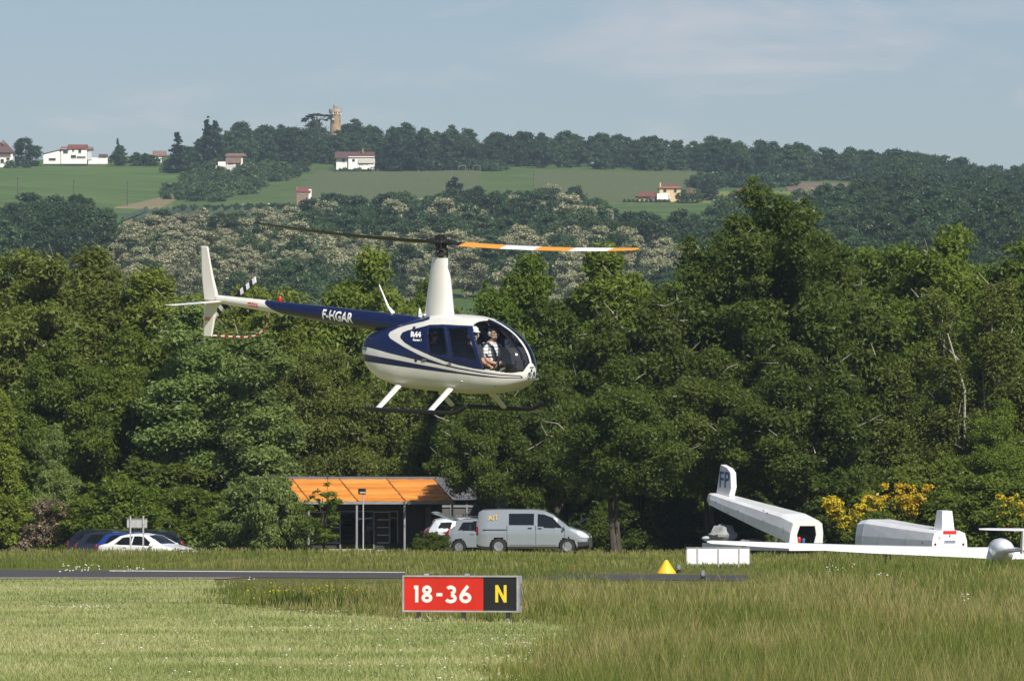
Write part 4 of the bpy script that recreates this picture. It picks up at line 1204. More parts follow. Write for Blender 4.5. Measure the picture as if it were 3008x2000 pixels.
# vent slats on the engine cowl
def on_body(x, z, side=-1, off=.006):
    rg = body_ring(x); h = rg[:, 0] * side > 0
    k = np.argmin(np.abs(rg[:, 1] - z) + (~h) * 9)
    return Vector((x, rg[k, 0] + side * off, z))
def px_to_body(px, py, side=-1):
    """find the point of the right flank that shows at (px,py)"""
    C = HV[HV[:, 1] * side > 0]
    qx, qy = project_np(C @ HMN[:3, :3].T + HMN[:3, 3])
    k = np.argmin((qx - px) ** 2 + (qy - py) ** 2 - C[:, 1] * side * 3)
    return C[k]
for sgn in (-1, 1):
    for i in range(5):
        z = 1.30 - i * .045
        a, b = on_body(-1.66, z + .012, sgn, .004), on_body(-1.42, z, sgn, .006)
        mb = MB(); mb.tube([a, a.lerp(b, .5) + Vector((0, sgn * .012, 0)), b], .012, 6, flat=1)
        part('vent_slat', mb, BLACK, heli)
# tail boom
def boom_c(x):
    t = (x + .85) / (-5.58 + .85)
    return 1.575 + (1.945 - 1.575) * t - (.07 * max(0, (x + .85) / .55) ** 2), .200 + (.078 - .200) * t
bxs = np.linspace(-.30, -5.58, 160)
def boom_ring(x):
    zc, r_ = boom_c(x); a = np.linspace(0, 2 * np.pi, 48, endpoint=False)
    return np.stack([-r_ * np.cos(a), zc + r_ * np.sin(a)], 1)
def boom_class(C, jj):
    zc = np.array([boom_c(x)[0] for x in C[:, 0]]); rr_ = np.array([boom_c(x)[1] for x in C[:, 0]])
    t = np.clip(((C[:, 2] - zc) / rr_ + 1) / 2, 0, 1)
    return (C[:, 0] > -4.34 + .50 * (1 - t) ** 2.2).astype(int)
V, Fq, lb = split_grid(bxs, boom_ring, boom_class)
bme = sub_mesh('tail_boom', V, Fq[:, ::-1], [LIVERY])
bt = np.array([boom_c(x) for x in V[:, 0]]); bt_ = np.clip(((V[:, 2] - bt[:, 0]) / bt[:, 1] + 1) / 2, 0, 1)
pat = bme.attributes.new('paint', 'FLOAT', 'POINT'); pat.data.foreach_set('value', ((V[:, 0] + 4.34 - .50 * (1 - bt_) ** 2.2) * 118).astype(np.float32))
o = obj('tail_boom', bme, heli)
mb = MB(); zc, r_ = boom_c(-5.58)
mb.sphere((-5.58, 0, zc), (.09, r_, r_), 14, 8)
part('tail_cap', mb, WHITE, heli, True)
# registration lettering wrapped on both flanks of the boom
def wrap_text(body, size, xc, side, th0=0.0, xs=1.0, bold=0.0, spacing=1.0):
    me = text_mesh(body, size, LETTER, bold=bold, xs=xs, spacing=spacing)
    bm = bmesh.new(); bm.from_mesh(me)
    bmesh.ops.triangulate(bm, faces=bm.faces)
    bmesh.ops.subdivide_edges(bm, edges=[e for e in bm.edges if e.calc_length() > size * .12], cuts=3)
    for v in bm.verts:
        u, w = v.co.x, v.co.y
        x = xc + u * (-side)
        zc, r_ = boom_c(x); th = th0 + w / r_
        r2 = r_ + .005
        v.co = (x, side * r2 * math.cos(th), zc + r2 * math.sin(th))
    bm.to_mesh(me); bm.free()
    return me
obj('lettering', wrap_text("F-HGAR", .262, -2.43, -1, 0.0, .83, .008, 1.02), heli)
obj('lettering', wrap_text("F-HGAR", .262, -2.43, 1, 0.0, .83, .008, 1.02), heli)
def flank_text(body, size, px, py, xs=1.0, bold=0.0):
    p = px_to_body(px, py)
    me = text_mesh(body, size, LETTER, bold=bold, xs=xs)
    for v in me.vertices:
        z = p[2] + v.co.y; q = on_body(p[0] + v.co.x, z, -1, .012)
        x = p[0] + v.co.x - (q.y - p[1]) * .643 / .766
        q = on_body(x, z, -1, .012); v.co = q
    return obj('lettering', me, heli)
flank_text("R44", .125, 1222, 983, 1.25, .008)
flank_text("Raven I", .062, 1225, 997.5, 1.15, .003)
# danger plates
for (x, side, zo, w, hh) in ((-4.62, -1, 0, .26, .075),):
    zc, r_ = boom_c(x)
    mb = MB(); mb.box((x, -(r_ + .003), zc - .005), (w, .008, hh), (R(0), R(4), 0))
    pl = part('danger_plate', mb, RED, heli)
    me = text_mesh("DANGER", .07, LETTER)
    obj('lettering', me, pl, M=Matrix.Translation((x, -(r_ + .009), zc - .005)) @ Matrix.Rotation(R(90), 4, 'X'))
# fin
FIN = [(-5.57, 1.90), (-5.72, 2.35), (-5.90, 2.95), (-6.08, 2.95), (-6.05, 2.4), (-5.97, 1.90), (-5.99, 1.22), (-5.74, 1.22)]
def slab(poly, th, mat, name, parent, yc=0):
    """airfoil-like slab: thick in the middle, thin edges"""
    n = len(poly)
    cx = sum(p[0] for p in poly) / n; cz = sum(p[1] for p in poly) / n
    mb = MB()
    ins = [(cx + (p[0] - cx) * .75, cz + (p[1] - cz) * .97) for p in poly]
    vs = [(p[0], yc, p[1]) for p in poly] + [(p[0], yc - th, p[1]) for p in ins] + [(p[0], yc + th, p[1]) for p in ins]
    fs = []
    for i in range(n):
        j = (i + 1) % n
        fs += [(i, j, n + j, n + i), (j, i, 2 * n + i, 2 * n + j)]
    fs += [tuple(range(n, 2 * n)), tuple(range(2 * n, 3 * n))[::-1]]
    mb.add(vs, fs)
    return part(name, mb, mat, parent)
slab([(-5.57, 1.915), (-5.72, 2.35), (-5.89, 2.95), (-6.07, 2.95), (-6.045, 2.4), (-5.97, 1.915)], .022, WHITE, 'upper_fin', heli)
slab([(-5.60, 1.885), (-5.97, 1.885), (-5.99, 1.225), (-5.76, 1.225)], .02, WHITE, 'lower_fin', heli)
mb = MB(); mb.box((-5.865, -.026, 1.565), (.14, .006, .055)); pl = part('danger_plate', mb, RED, heli)
obj('lettering', text_mesh("DANGER", .045, LETTER, xs=.8), pl, M=Matrix.Translation((-5.865, -.032, 1.565)) @ Matrix.Rotation(R(90), 4, 'X'))
# stabiliser on the right side
mb = MB()
z0 = 1.90
pr = [(-5.46, 0), (-5.56, .022), (-5.72, .018), (-5.86, 0), (-5.72, -.012), (-5.56, -.012)]
mb.add([(p[0], .06, z0 + p[1]) for p in pr] + [(p[0] - .03, -1.22, z0 - .045 + p[1] * .8) for p in pr] + [(-5.62, -1.27, z0 - .05)],
       [tuple(range(6))[::-1]] + [(i, (i + 1) % 6, 6 + (i + 1) % 6, 6 + i) for i in range(6)] + [(6 + i, 6 + (i + 1) % 6, 12) for i in range(6)])
part('stabilizer', mb, WHITE, heli)
# tail guard and skid
gpts = [(-5.78, .06, 1.24), (-5.3, .06, 1.235), (-4.95, .06, 1.235), (-4.70, .06, 1.27), (-4.50, .06, 1.37), (-4.40, .06, 1.49), (-4.34, .05, 1.72)]
dense = []
for i in range(len(gpts) - 1):
    for k in range(5): dense.append(Vector(gpts[i]).lerp(Vector(gpts[i + 1]), k / 5))
dense.append(Vector(gpts[-1]))
seglen = [0.0]
for i in range(len(dense) - 1): seglen.append(seglen[-1] + (dense[i + 1] - dense[i]).length)
tot = seglen[-1]
mb = MB()
def along(s):
    for i in range(len(dense) - 1):
        if seglen[i + 1] >= s: return dense[i].lerp(dense[i + 1], (s - seglen[i]) / max(1e-6, seglen[i + 1] - seglen[i]))
    return dense[-1]
nb = 17
for i in range(nb):
    a, b = tot * i / nb, tot * (i + 1) / nb
    mb.tube([along(a), along((a + b) / 2), along(b)], .017, 8, mi=i % 2)
part('tail_guard', mb, [PWHITE, RED], heli, True)
mb = MB(); mb.tube([(-5.85, 0, 1.24), (-6.02, 0, 1.12), (-6.18, 0, 1.06)], .012, 6); part('tail_skid', mb, LTMET, heli)
# tail rotor, left side
TH = Vector((-5.53, .30, 1.93))
mb = MB(); mb.tube([(-5.50, .0, 1.93), (-5.53, .36, 1.93)], [.07, .04], 10); mb.box(TH + Vector((0, .03, 0)), (.12, .06, .10)); part('tail_gearbox', mb, DKMET, heli)
for sgn in (1, -1):
    dv = Vector((math.cos(R(33)), 0, math.sin(R(33)))) * sgn
    nv = Vector((-dv.z, 0, dv.x)); yv = Vector((0, 1, 0)); nv = (nv * .93 + yv * .36).normalized()
    mb = MB(); th = dv.cross(nv).normalized()
    mb.tube([TH, TH + dv * .20], [.025, .03], 8, mi=0)
    edges = [.18, .27, .36, .45, .545, .64, .735]
    for i in range(6):
        p0, p1 = TH + dv * edges[i], TH + dv * edges[i + 1]
        w = .066
        vs = [p0 - nv * w - th * .008, p0 + nv * w - th * .008, p0 + nv * w + th * .008, p0 - nv * w + th * .008,
              p1 - nv * w - th * .008, p1 + nv * w - th * .008, p1 + nv * w + th * .008, p1 - nv * w + th * .008]
        mb.add(vs, [(0, 1, 2, 3), (7, 6, 5, 4), (0, 4, 5, 1), (1, 5, 6, 2), (2, 6, 7, 3), (3, 7, 4, 0)], mi=[0, 1, 0, 1, 0, 1][i])
    part('tail_rotor_blade', mb, [BLACK, PWHITE], heli)
# beacon, antennas
zc, r_ = boom_c(-4.05)
mb = MB(); mb.lathe([(.035, 0), (.04, .03), (.034, .09), (.015, .115)], 12, M=Matrix.Translation((-4.02, 0, zc + r_ - .01))); part('beacon', mb, RED, heli, True)
zc, r_ = boom_c(-1.25)
mb = MB(); mb.tube([(-1.16, 0, zc + r_ - .02), (-1.30, 0, zc + r_ + .12), (-1.52, 0, zc + r_ + .52)], [.045, .022, .009], 8); part('antenna', mb, PWHITE, heli, True)
mb = MB(); mb.tube([(-.50, 0, 1.74), (-.52, 0, 1.90)], [.045, .012], 8); part('antenna', mb, PWHITE, heli, True)
mb = MB(); mb.box((-.36, -.1, 1.79), (.12, .05, .03)); part('step_plate', mb, PWHITE, heli)
# mast fairing
mb = MB(); n = 20; lev = []
for (z, c, t, xo) in ((1.70, .72, .34, -.04), (1.78, .70, .32, -.04), (2.2, .58, .27, -.03), (2.6, .46, .215, -.02), (2.78, .41, .19, -.01), (2.85, .40, .18, -.01)):
    ring = []
    for k in range(n):
        a = 2 * math.pi * k / n
        cx = math.cos(a); yy = math.sin(a) * (.5 + .5 * (cx * .5 + .5) ** .5) * t / 2 * 1.12
        ring.append((xo + cx * c / 2, yy, z))
    lev.append(ring)
vs = [p for r0 in lev for p in r0]; fs = []
for i in range(len(lev) - 1):
    for k in range(n): fs.append((i*n + k, i*n + (k+1) % n, (i+1)*n + (k+1) % n, (i+1)*n + k))
fs.append(tuple((len(lev)-1)*n + k for k in range(n)))
mb.add(vs, fs); part('mast_fairing', mb, WHITE, heli, True)
# rotor head
mb = MB(); mb.tube([(0, 0, 2.8), (0, 0, 3.22)], .045, 12); part('mast', mb, DKMET, heli, True)
mb = MB(); mb.lathe([(.10, 0), (.125, .02), (.125, .06), (.08, .075)], 18, M=Matrix.Translation((0, 0, 2.89))); mb.lathe([(.08, 0), (.135, .01), (.135, .045), (.07, .06)], 18, M=Matrix.Translation((0, 0, 2.985)))
for a in (0.4, 2.5, 4.6): mb.tube([(.12 * math.cos(a), .12 * math.sin(a), 2.86), (.12 * math.cos(a), .12 * math.sin(a), 3.0)], .014, 6)
part('swashplate', mb, DKMET, heli, True)
HUB = Vector((0, 0, 3.15))
Hinv = HM.inverted()
hubw = HM @ HUB
def tipw(px, py, r_, sgn):
    """blade tip in world: angle chosen so the tip shows at px"""
    a = R(-44.6) if sgn > 0 else R(135.4)
    q = hubw + Vector((math.cos(a), math.sin(a), 0)) * r_
    q.z = EYE + q.y * math.tan(PITCH - math.atan((py - 1000.0) / F_PX))
    return q
TIPN = Hinv @ tipw(1858, 732, 5.03, 1)
TIPF = Hinv @ tipw(762, 655, 5.03, -1)
mb = MB()
d1 = (TIPN - HUB).normalized(); d2 = (TIPF - HUB).normalized()
upv = Vector((0, 0, 1)); sd = d1.cross(upv).normalized()
ha = math.atan2(d1.y, d1.x)
mb.box(HUB + Vector((0, 0, -.01)), (.16, .15, .20), (0, 0, ha))
mb.box(HUB + Vector((0, 0, .09)), (.26, .07, .06), (0, 0, ha)); mb.box(HUB + Vector((0, 0, .115)), (.07, .12, .05), (0, 0, ha))
mb.tube([HUB + sd * -.15, HUB + sd * .15], .035, 8)
for q_ in (d1 * .12, d2 * .12): mb.tube([HUB + q_ + sd * -.11, HUB + q_ + sd * .11], .04, 8)
mb.tube([HUB + Vector((.05, -.06, -.28)), HUB + Vector((.07, -.08, -.05))], .016, 6)
for dd in (d1, d2): mb.tube([HUB + dd * .02, HUB + dd * .24, HUB + dd * .36], [.075, .06, .045], 10)
part('rotor_hub', mb, DKMET, heli, True)
for k, dd in enumerate((d1, d2)):
    mb = MB(); q = HUB + dd * .16 + sd * (.16 if k == 0 else -.16)
    mb.tube([(q.x * .8, q.y * .8, 3.0), q], .013, 6); mb.tube([HUB + dd * .16, q], .02, 6); mb.sphere(q, .026, 8, 6)
    part('pitch_link', mb, DKMET, heli, True)
for k, (dd, tip) in enumerate(((d1, TIPN), (d2, TIPF))):
    # droop towards the root: blade leaves the hub slightly lower than the straight line
    lead = Vector((0, 0, 1)).cross(dd).normalized()
    nrm = dd.cross(lead).normalized()
    mb = MB()
    sec = [(.085, 0.0), (.06, .016), (-.04, .013), (-.165, 0.0), (-.04, -.008), (.06, -.012)]
    cuts = [.34, .55, .60, 1.0, 1.68, 2.56, 3.44, 4.42, 5.03]
    names = [0, 0, 1, 1, 2, 1, 2, 1] if k == 0 else [0, 0, 1, 1, 2, 1, 2, 1]
    rings = []
    for i, s in enumerate(cuts):
        tw = R((14 if k == 0 else 18) - 3.5 * s / 5.03)
        l2 = lead * math.cos(tw) + nrm * math.sin(tw); n2 = nrm * math.cos(tw) - lead * math.sin(tw)
        w = .35 if i == 0 else (.8 if i == 1 else 1)
        if i == len(cuts) - 1: w = .7
        sag = -.10 * (1 - (s / 5.03)) * (s / 5.03) * 4 * .5
        c0 = HUB + dd * s + Vector((0, 0, sag))
        rings.append([c0 + l2 * a * w + n2 * b for a, b in sec])
    vs = [p for r0 in rings for p in r0]
    o0 = 0
    for i in range(len(cuts) - 1):
        for e in range(6):
            e2 = (e + 1) % 6
            top = e in ((0, 1, 2) if k == 0 else (1,))
            mb.add([rings[i][e], rings[i][e2], rings[i+1][e2], rings[i+1][e]], [(0, 1, 2, 3)], mi=(names[i] if top else 0))
    mb.add(rings[0], [tuple(range(6))]); mb.add(rings[-1], [tuple(range(6))[::-1]], mi=names[-1])
    part('main_rotor_blade', mb, [BLACK, ORANGE, PWHITE], heli)
# skids and struts
for sg in (-1, 1):
    y = sg * 1.09
    mb = MB()
    mb.tube([(-.98, y, .075), (-.80, y, .05), (1.18, y, .045), (1.32, y, .06), (1.46, y, .12), (1.56, y, .19)], [.014, .042, .042, .042, .040, .034], 10)
    part('skid', mb, BLACK, heli, True)
    for xs_ in (-.62, .66):
        a, b = Vector((xs_ + .03, sg * .46, .50)), Vector((xs_, sg * 1.06, .06))
        ax = (b - a).normalized(); fx = Vector((1, 0, 0)); fx = (fx - ax * fx.dot(ax)).normalized(); ny = ax.cross(fx)
        mb = MB(); rings = []
        for p, k in ((a, 1.05), (b, .9)):
            rings.append([p + fx * (.078 * k * math.cos(w)) + ny * (.03 * k * math.sin(w)) for w in [2 * math.pi * i / 12 for i in range(12)]])
        mb.add(rings[0] + rings[1], [tuple(range(12)), tuple(range(12, 24))[::-1]] + [(i, (i + 1) % 12, 12 + (i + 1) % 12, 12 + i) for i in range(12)])
        part('strut', mb, WHITE, heli, True)
        mb = MB(); mb.sphere(a + Vector((0, 0, .0)), (.085, .04, .03), 10, 6); part('strut_cuff', mb, DKMET, heli, True)
mb = MB(); mb.tube([(.62, -.42, .52), (.62, .42, .52)], .03, 8); mb.tube([(-.58, -.38, .56), (-.58, .38, .56)], .03, 8); part('cross_tube', mb, DKMET, heli)
mb = MB(); mb.box((-.1, -.1, .36), (.26, .03, .04)); mb.box((.25, -.1, .34), (.04, .02, .06)); part('belly_antenna', mb, BLACK, heli)
mb = MB(); q = px_to_body(1356, 1121); mb.sphere(q, .024, 8, 6); part('fuel_drain', mb, LTMET, heli, True)
mb = MB(); q = px_to_body(1222, 1059); mb.sphere(q, (.035, .012, .03), 10, 6); part('filler_cap', mb, BLACK, heli, True)
# landing lights in the nose
for yy in (-.052, .072):
    k = int(np.argmin(np.abs(HV[:, 1] - yy) + np.abs(HV[:, 2] - .76) + (HV[:, 0] < 1.9) * 9)); q = Vector(HV[k])
    ax = Vector((.93, yy * 2.2, .02)).normalized()
    M4 = Matrix.Translation(q - ax * .01) @ ax.to_track_quat('Z', 'Y').to_matrix().to_4x4()
    mb = MB(); mb.lathe([(.058, 0), (.058, .016), (.046, .018), (.02, .004), (.004, .003)], 18, M=M4)
    ll = part('landing_light', mb, LREF, heli, True)
    mb = MB(); mb.lathe([(.05, .017), (.035, .024), (.01, .027)], 14, M=M4); part('lens', mb, LAMP, ll, True)
mb = MB(); k = int(np.argmin(np.abs(HV[:, 1]) + np.abs(HV[:, 2] - .885) + (HV[:, 0] < 1.9) * 9)); q = Vector(HV[k]); mb.box(q, (.02, .10, .018), (0, R(-12), 0)); part('nose_vent', mb, BLACK, heli)
mb = MB()
for z in (.73, .80): mb.tube([(2.15, .17, z), (2.23, .20, z)], [.02, .012], 8)
part('pitot_tube', mb, DKMET, heli)
# cabin
mb = MB(); mb.box((.45, 0, .56), (1.6, .84, .04)); mb.box((1.5, 0, .60), (.6, .5, .04)); mb.box((-.26, 0, 1.08), (.05, .92, 1.0)); part('cabin_floor', mb, INNER, heli)
mb = MB(); mb.box((1.84, 0, .78), (.26, .30, .46)); mb.prism([(1.68, .98), (1.94, .94), (1.90, 1.14), (1.80, 1.24), (1.68, 1.24)], -.24, .24); part('instrument_panel', mb, INNER, heli)
mb = MB(); mb.tube([(1.42, 0, .6), (1.40, 0, 1.06)], .018, 8); mb.tube([(1.40, -.30, 1.06), (1.40, .30, 1.06)], .014, 8); mb.tube([(1.40, -.30, 1.06), (1.36, -.30, 1.12)], .022, 8); mb.tube([(1.40, .30, 1.06), (1.36, .30, 1.12)], .022, 8); part('cyclic_stick', mb, BLACK, heli)
mb = MB(); mb.tube([(1.10, 0, 1.74), (1.18, 0, 1.62), (1.22, -.06, 1.60)], .012, 6); mb.box((1.28, -.05, 1.56), (.05, .12, .05)); part('compass', mb, BLACK, heli)
for (x, y) in ((1.0, -.31), (1.0, .31), (.08, -.31), (.08, .31)):
    mb = MB(); mb.box((x + .06, y * .9, .65), (.46, .42, .12)); mb.box((x - .22, y * .9, .95), (.11, .44, .54), (0, R(-9), 0)); mb.box((x - .29, y * .9, 1.27), (.08, .24, .16), (0, R(-9), 0))
    part('seat', mb, SEAT, heli)

# ------------------------------------------------------------------ people
SKIN = pmat("skin", (0.50, 0.27, 0.19), 0.55, var=.05, scale=8)
HAIR = pmat("dark hair", (0.018, 0.013, 0.010), 0.6)
def stripe_mat(name, a, b, per, frac):
    m, nt, out = nodes_mat(name)
    N = nt.nodes.new; K = nt.links.new
    tc = N('ShaderNodeTexCoord'); sp = N('ShaderNodeSeparateXYZ')
    m1 = N('ShaderNodeMath'); m1.operation = 'DIVIDE'; m1.inputs[1].default_value = per
    m2 = N('ShaderNodeMath'); m2.operation = 'FRACT'
    m3 = N('ShaderNodeMath'); m3.operation = 'GREATER_THAN'; m3.inputs[1].default_value = frac
    mx = N('ShaderNodeMix'); mx.data_type = 'RGBA'; mx.inputs['A'].default_value = a + (1,); mx.inputs['B'].default_value = b + (1,)
    b_ = N('ShaderNodeBsdfPrincipled'); b_.inputs['Roughness'].default_value = .85
    K(tc.outputs['Object'], sp.inputs[0]); K(sp.outputs['Z'], m1.inputs[0]); K(m1.outputs[0], m2.inputs[0]); K(m2.outputs[0], m3.inputs[0]); K(m3.outputs[0], mx.inputs['Factor']); K(mx.outputs['Result'], b_.inputs['Base Color']); K(b_.outputs[0], out.inputs['Surface'])
    return m
SHIRT_S = stripe_mat("white shirt with dark stripes", (0.85, 0.85, 0.85), (0.10, 0.10, 0.13), .062, .80)
SHIRT_D = pmat("charcoal shirt", (0.045, 0.045, 0.05), 0.9, var=.1, scale=20)
SHIRT_G = pmat("dark grey jacket", (0.03, 0.03, 0.033), 0.9)
JEANS = pmat("pale blue jeans", (0.36, 0.46, 0.45), 0.9, var=.12, scale=14)
TROUS = pmat("dark trousers", (0.05, 0.05, 0.06), 0.9)
CAPW = pmat("white cap cloth", (0.75, 0.75, 0.74), 0.8)
HSET = pmat("pale grey green plastic", (0.35, 0.40, 0.37), 0.5)
STRAP = pmat("black webbing", (0.02, 0.02, 0.024), 0.8)

def skin_mesh(nodes, edges, root, sub=1):
    me = bpy.data.meshes.new('tmp')
    keys = list(nodes)
    me.from_pydata([nodes[k][0] for k in keys], [(keys.index(a), keys.index(b)) for a, b in edges], [])
    o = bpy.data.objects.new('tmp', me); COL.objects.link(o)
    m1 = o.modifiers.new('s', 'SKIN'); m1.use_smooth_shade = True
    for i, k in enumerate(keys):
        r_ = nodes[k][1]
        me.skin_vertices[0].data[i].radius = r_ if hasattr(r_, '__len__') else (r_, r_)
        me.skin_vertices[0].data[i].use_root = (k == root)
    m2 = o.modifiers.new('u', 'SUBSURF'); m2.levels = sub; m2.render_levels = sub
    dg = bpy.context.evaluated_depsgraph_get()
    res = bpy.data.meshes.new_from_object(o.evaluated_get(dg))
    bpy.data.objects.remove(o); bpy.data.meshes.remove(me)
    return res

def seated_person(label, loc, shirt, trousers, hat, headset, turn=0.0, sleeve='short', harness=True, leg=0.0):
    t = thing('person', label, 'person')
    M0 = HM @ Matrix.Translation(Vector(loc))
    t.matrix_world = M0
    n = {}
    n['pelvis'] = ((0, 0, .08), (.15, .12)); n['waist'] = ((-.02, 0, .24), (.135, .105)); n['chest'] = ((-.02, 0, .42), (.165, .12)); n['collar'] = ((-.02, 0, .545), (.10, .08))
    n['neck'] = ((.0, 0, .61), .055)
    n['jaw'] = ((.035, 0, .665), (.062, .068)); n['face'] = ((.03, 0, .735), (.078, .088)); n['brow'] = ((.02, 0, .79), (.078, .085)); n['crown'] = ((.01, 0, .835), (.05, .055))
    e = [('pelvis', 'waist'), ('waist', 'chest'), ('chest', 'collar'), ('collar', 'neck'), ('neck', 'jaw'), ('jaw', 'face'), ('face', 'brow'), ('brow', 'crown')]
    for s, sg in (('L', 1), ('R', -1)):
        n['sh' + s] = ((-.02, sg * .185, .50), .065); n['ua' + s] = ((.01, sg * .225, .38), .052); n['el' + s] = ((.05, sg * .235, .25), .043)
        n['fa' + s] = ((.17, sg * .185, .20), .038); n['wr' + s] = ((.27, sg * .125, .18), .027); n['pa' + s] = ((.33, sg * .095, .18), (.036, .022))
        n['hip' + s] = ((.06, sg * .10, .06), .092); n['th' + s] = ((.27, sg * .125, .09), .078); n['kn' + s] = ((.46, sg * .14, .11), .062)
        n['ca' + s] = ((.58, sg * .12, .02), .050); n['an' + s] = ((.69, sg * .10, -.08), .037); n['to' + s] = ((.80, sg * .10, -.07), .036)
        e += [('collar', 'sh' + s), ('sh' + s, 'ua' + s), ('ua' + s, 'el' + s), ('el' + s, 'fa' + s), ('fa' + s, 'wr' + s), ('wr' + s, 'pa' + s)]
        for k in range(4):
            off = (k - 1.5) * .019; ln = (.055, .068, .064, .05)[k]
            n['f%d%s' % (k, s)] = ((.355, sg * (.095 + off), .178), .0095); n['g%d%s' % (k, s)] = ((.355 + ln * .7, sg * (.09 + off), .165), .009); n['h%d%s' % (k, s)] = ((.355 + ln * .8, sg * (.085 + off), .135), .008)
            e += [('pa' + s, 'f%d%s' % (k, s)), ('f%d%s' % (k, s), 'g%d%s' % (k, s)), ('g%d%s' % (k, s), 'h%d%s' % (k, s))]
        n['t0' + s] = ((.315, sg * .052, .19), .011); n['t1' + s] = ((.35, sg * .035, .185), .009)
        e += [('pa' + s, 't0' + s), ('t0' + s, 't1' + s)]
        e += [('pelvis', 'hip' + s), ('hip' + s, 'th' + s), ('th' + s, 'kn' + s), ('kn' + s, 'ca' + s), ('ca' + s, 'an' + s), ('an' + s, 'to' + s)]
    for k_ in n:
        if k_[:2] in ('th', 'kn', 'ca', 'an', 'to'): n[k_] = ((n[k_][0][0] * (.86 if leg < 0 and k_[:2] in ('an', 'to', 'ca') else 1), n[k_][0][1], n[k_][0][2] + leg), n[k_][1])
    me = skin_mesh(n, e, 'pelvis', 2)
    # head turned on the neck, and a nose
    nv = len(me.vertices); co = np.empty(nv * 3, np.float32); me.vertices.foreach_get('co', co); co = co.reshape(-1, 3)
    w = smooth01(.60, .68, co[:, 2])
    nose = np.exp(-((co[:, 2] - .725) / .018) ** 2 - (co[:, 1] / .018) ** 2) * (co[:, 0] > .06)
    co[:, 0] += .028 * nose
    chin = np.exp(-((co[:, 2] - .655) / .02) ** 2 - (co[:, 1] / .035) ** 2) * (co[:, 0] > .05); co[:, 0] += .012 * chin
    ca, sa = np.cos(turn * w), np.sin(turn * w)
    x, y = co[:, 0].copy(), co[:, 1].copy(); co[:, 0] = x * ca - y * sa; co[:, 1] = x * sa + y * ca
    me.vertices.foreach_set('co', co.ravel())
    me.materials.clear()
    for m in (SKIN, shirt, trousers, BLACK): me.materials.append(m)
    npz = np.array([n[k][0] for k in n]); names = list(n)
    def cls(k):
        if k in ('pelvis',) or k[:3] == 'hip' or k[:2] in ('th', 'kn', 'ca'): return 2
        if k[:2] == 'an': return 2
        if k[:2] == 'to': return 3
        if k in ('waist', 'chest', 'collar') or k[:2] in ('sh', 'ua'): return 1
        if k[:2] in ('el', 'fa') and sleeve == 'long': return 1
        return 0
    kc = np.array([cls(k) for k in names])
    for p in me.polygons:
        c = np.array(p.center)
        p.material_index = int(kc[np.argmin(((npz - c) ** 2).sum(1))])
        p.use_smooth = True
    me.name = 'body'
    obj('body', me, t)
    HR = Matrix.Rotation(turn, 4, 'Z')
    def hp(name, mb, mat):
        o = part(name, mb, mat, t, True); o.matrix_local = HR; return o
    mb = MB()
    for sg in (1, -1): mb.sphere((.105, sg * .034, .755), (.012, .014, .009), 8, 6)
    hp('eyes', mb, BLACK)
    mb = MB(); mb.box((.108, 0, .683), (.008, .045, .010)); hp('mouth', mb, pmat("lips", (.30, .10, .09), .6))
    mb = MB()
    for sg in (1, -1): mb.sphere((.02, sg * .083, .735), (.022, .010, .032), 8, 6)
    hp('ears', mb, SKIN)
    mb = MB(); mb.sphere((-.005, 0, .785), (.102, .096, .095), 16, 10)
    # cut hair away from the face by squashing the front
    for i, v in enumerate(mb.v):
        if v.x > .045 and v.z < .80: v.x = .045
    hp('hair', mb, HAIR)
    if hat == 'cap':
        mb = MB(); mb.lathe([(.104, .80), (.108, .83), (.095, .875), (.06, .905), (.012, .915)], 18, M=Matrix.Translation((.012, 0, 0)))
        mb.add([(.09, -.075, .812), (.17, -.05, .80), (.185, 0, .80), (.17, .05, .80), (.09, .075, .812), (.09, .07, .824), (.17, .045, .81), (.185, 0, .81), (.17, -.045, .81), (.09, -.07, .824)],
               [(0, 1, 2, 3, 4), (5, 6, 7, 8, 9), (0, 9, 8, 1), (1, 8, 7, 2), (2, 7, 6, 3), (3, 6, 5, 4)])
        hp('cap', mb, CAPW)
    if headset:
        mb = MB()
        for sg in (1, -1): mb.sphere((.015, sg * .098, .735), (.042, .028, .052), 12, 8)
        pts = [(.012, .10 * math.cos(a), .755 + .135 * math.sin(a)) for a in [math.pi * k / 12 for k in range(13)]]
        mb.tube(pts, .011, 6); mb.tube([(.03, -.10, .71), (.09, -.085, .675), (.125, -.02, .675)], .006, 6); mb.sphere((.128, -.012, .675), .013, 8, 6)
        hp('headset', mb, HSET)
    if harness:
        mb = MB()
        for sg in (1, -1):
            mb.tube([(-.05, sg * .10, .56), (.075, sg * .09, .50), (.115, sg * .06, .38), (.115, sg * .02, .22)], [.022] * 4, 6, flat=1)
        mb.tube([(.10, -.17, .17), (.135, 0, .19), (.10, .17, .17)], .022, 6)
        part('harness', mb, STRAP, t, True)
    return t
seated_person('person in a charcoal shirt and white cap at the near front seat of the helicopter', (1.04, -.30, .71), SHIRT_D, TROUS, 'cap', True, turn=R(-12), leg=-.08)
seated_person('person in a striped white shirt and pale jeans with a headset, far front seat', (1.02, .30, .73), SHIRT_S, JEANS, None, True, turn=R(-14), leg=.085)
seated_person('person in dark clothes sitting on the rear seat behind the near door window', (.10, -.31, .70), SHIRT_G, TROUS, None, False, sleeve='long', harness=False)
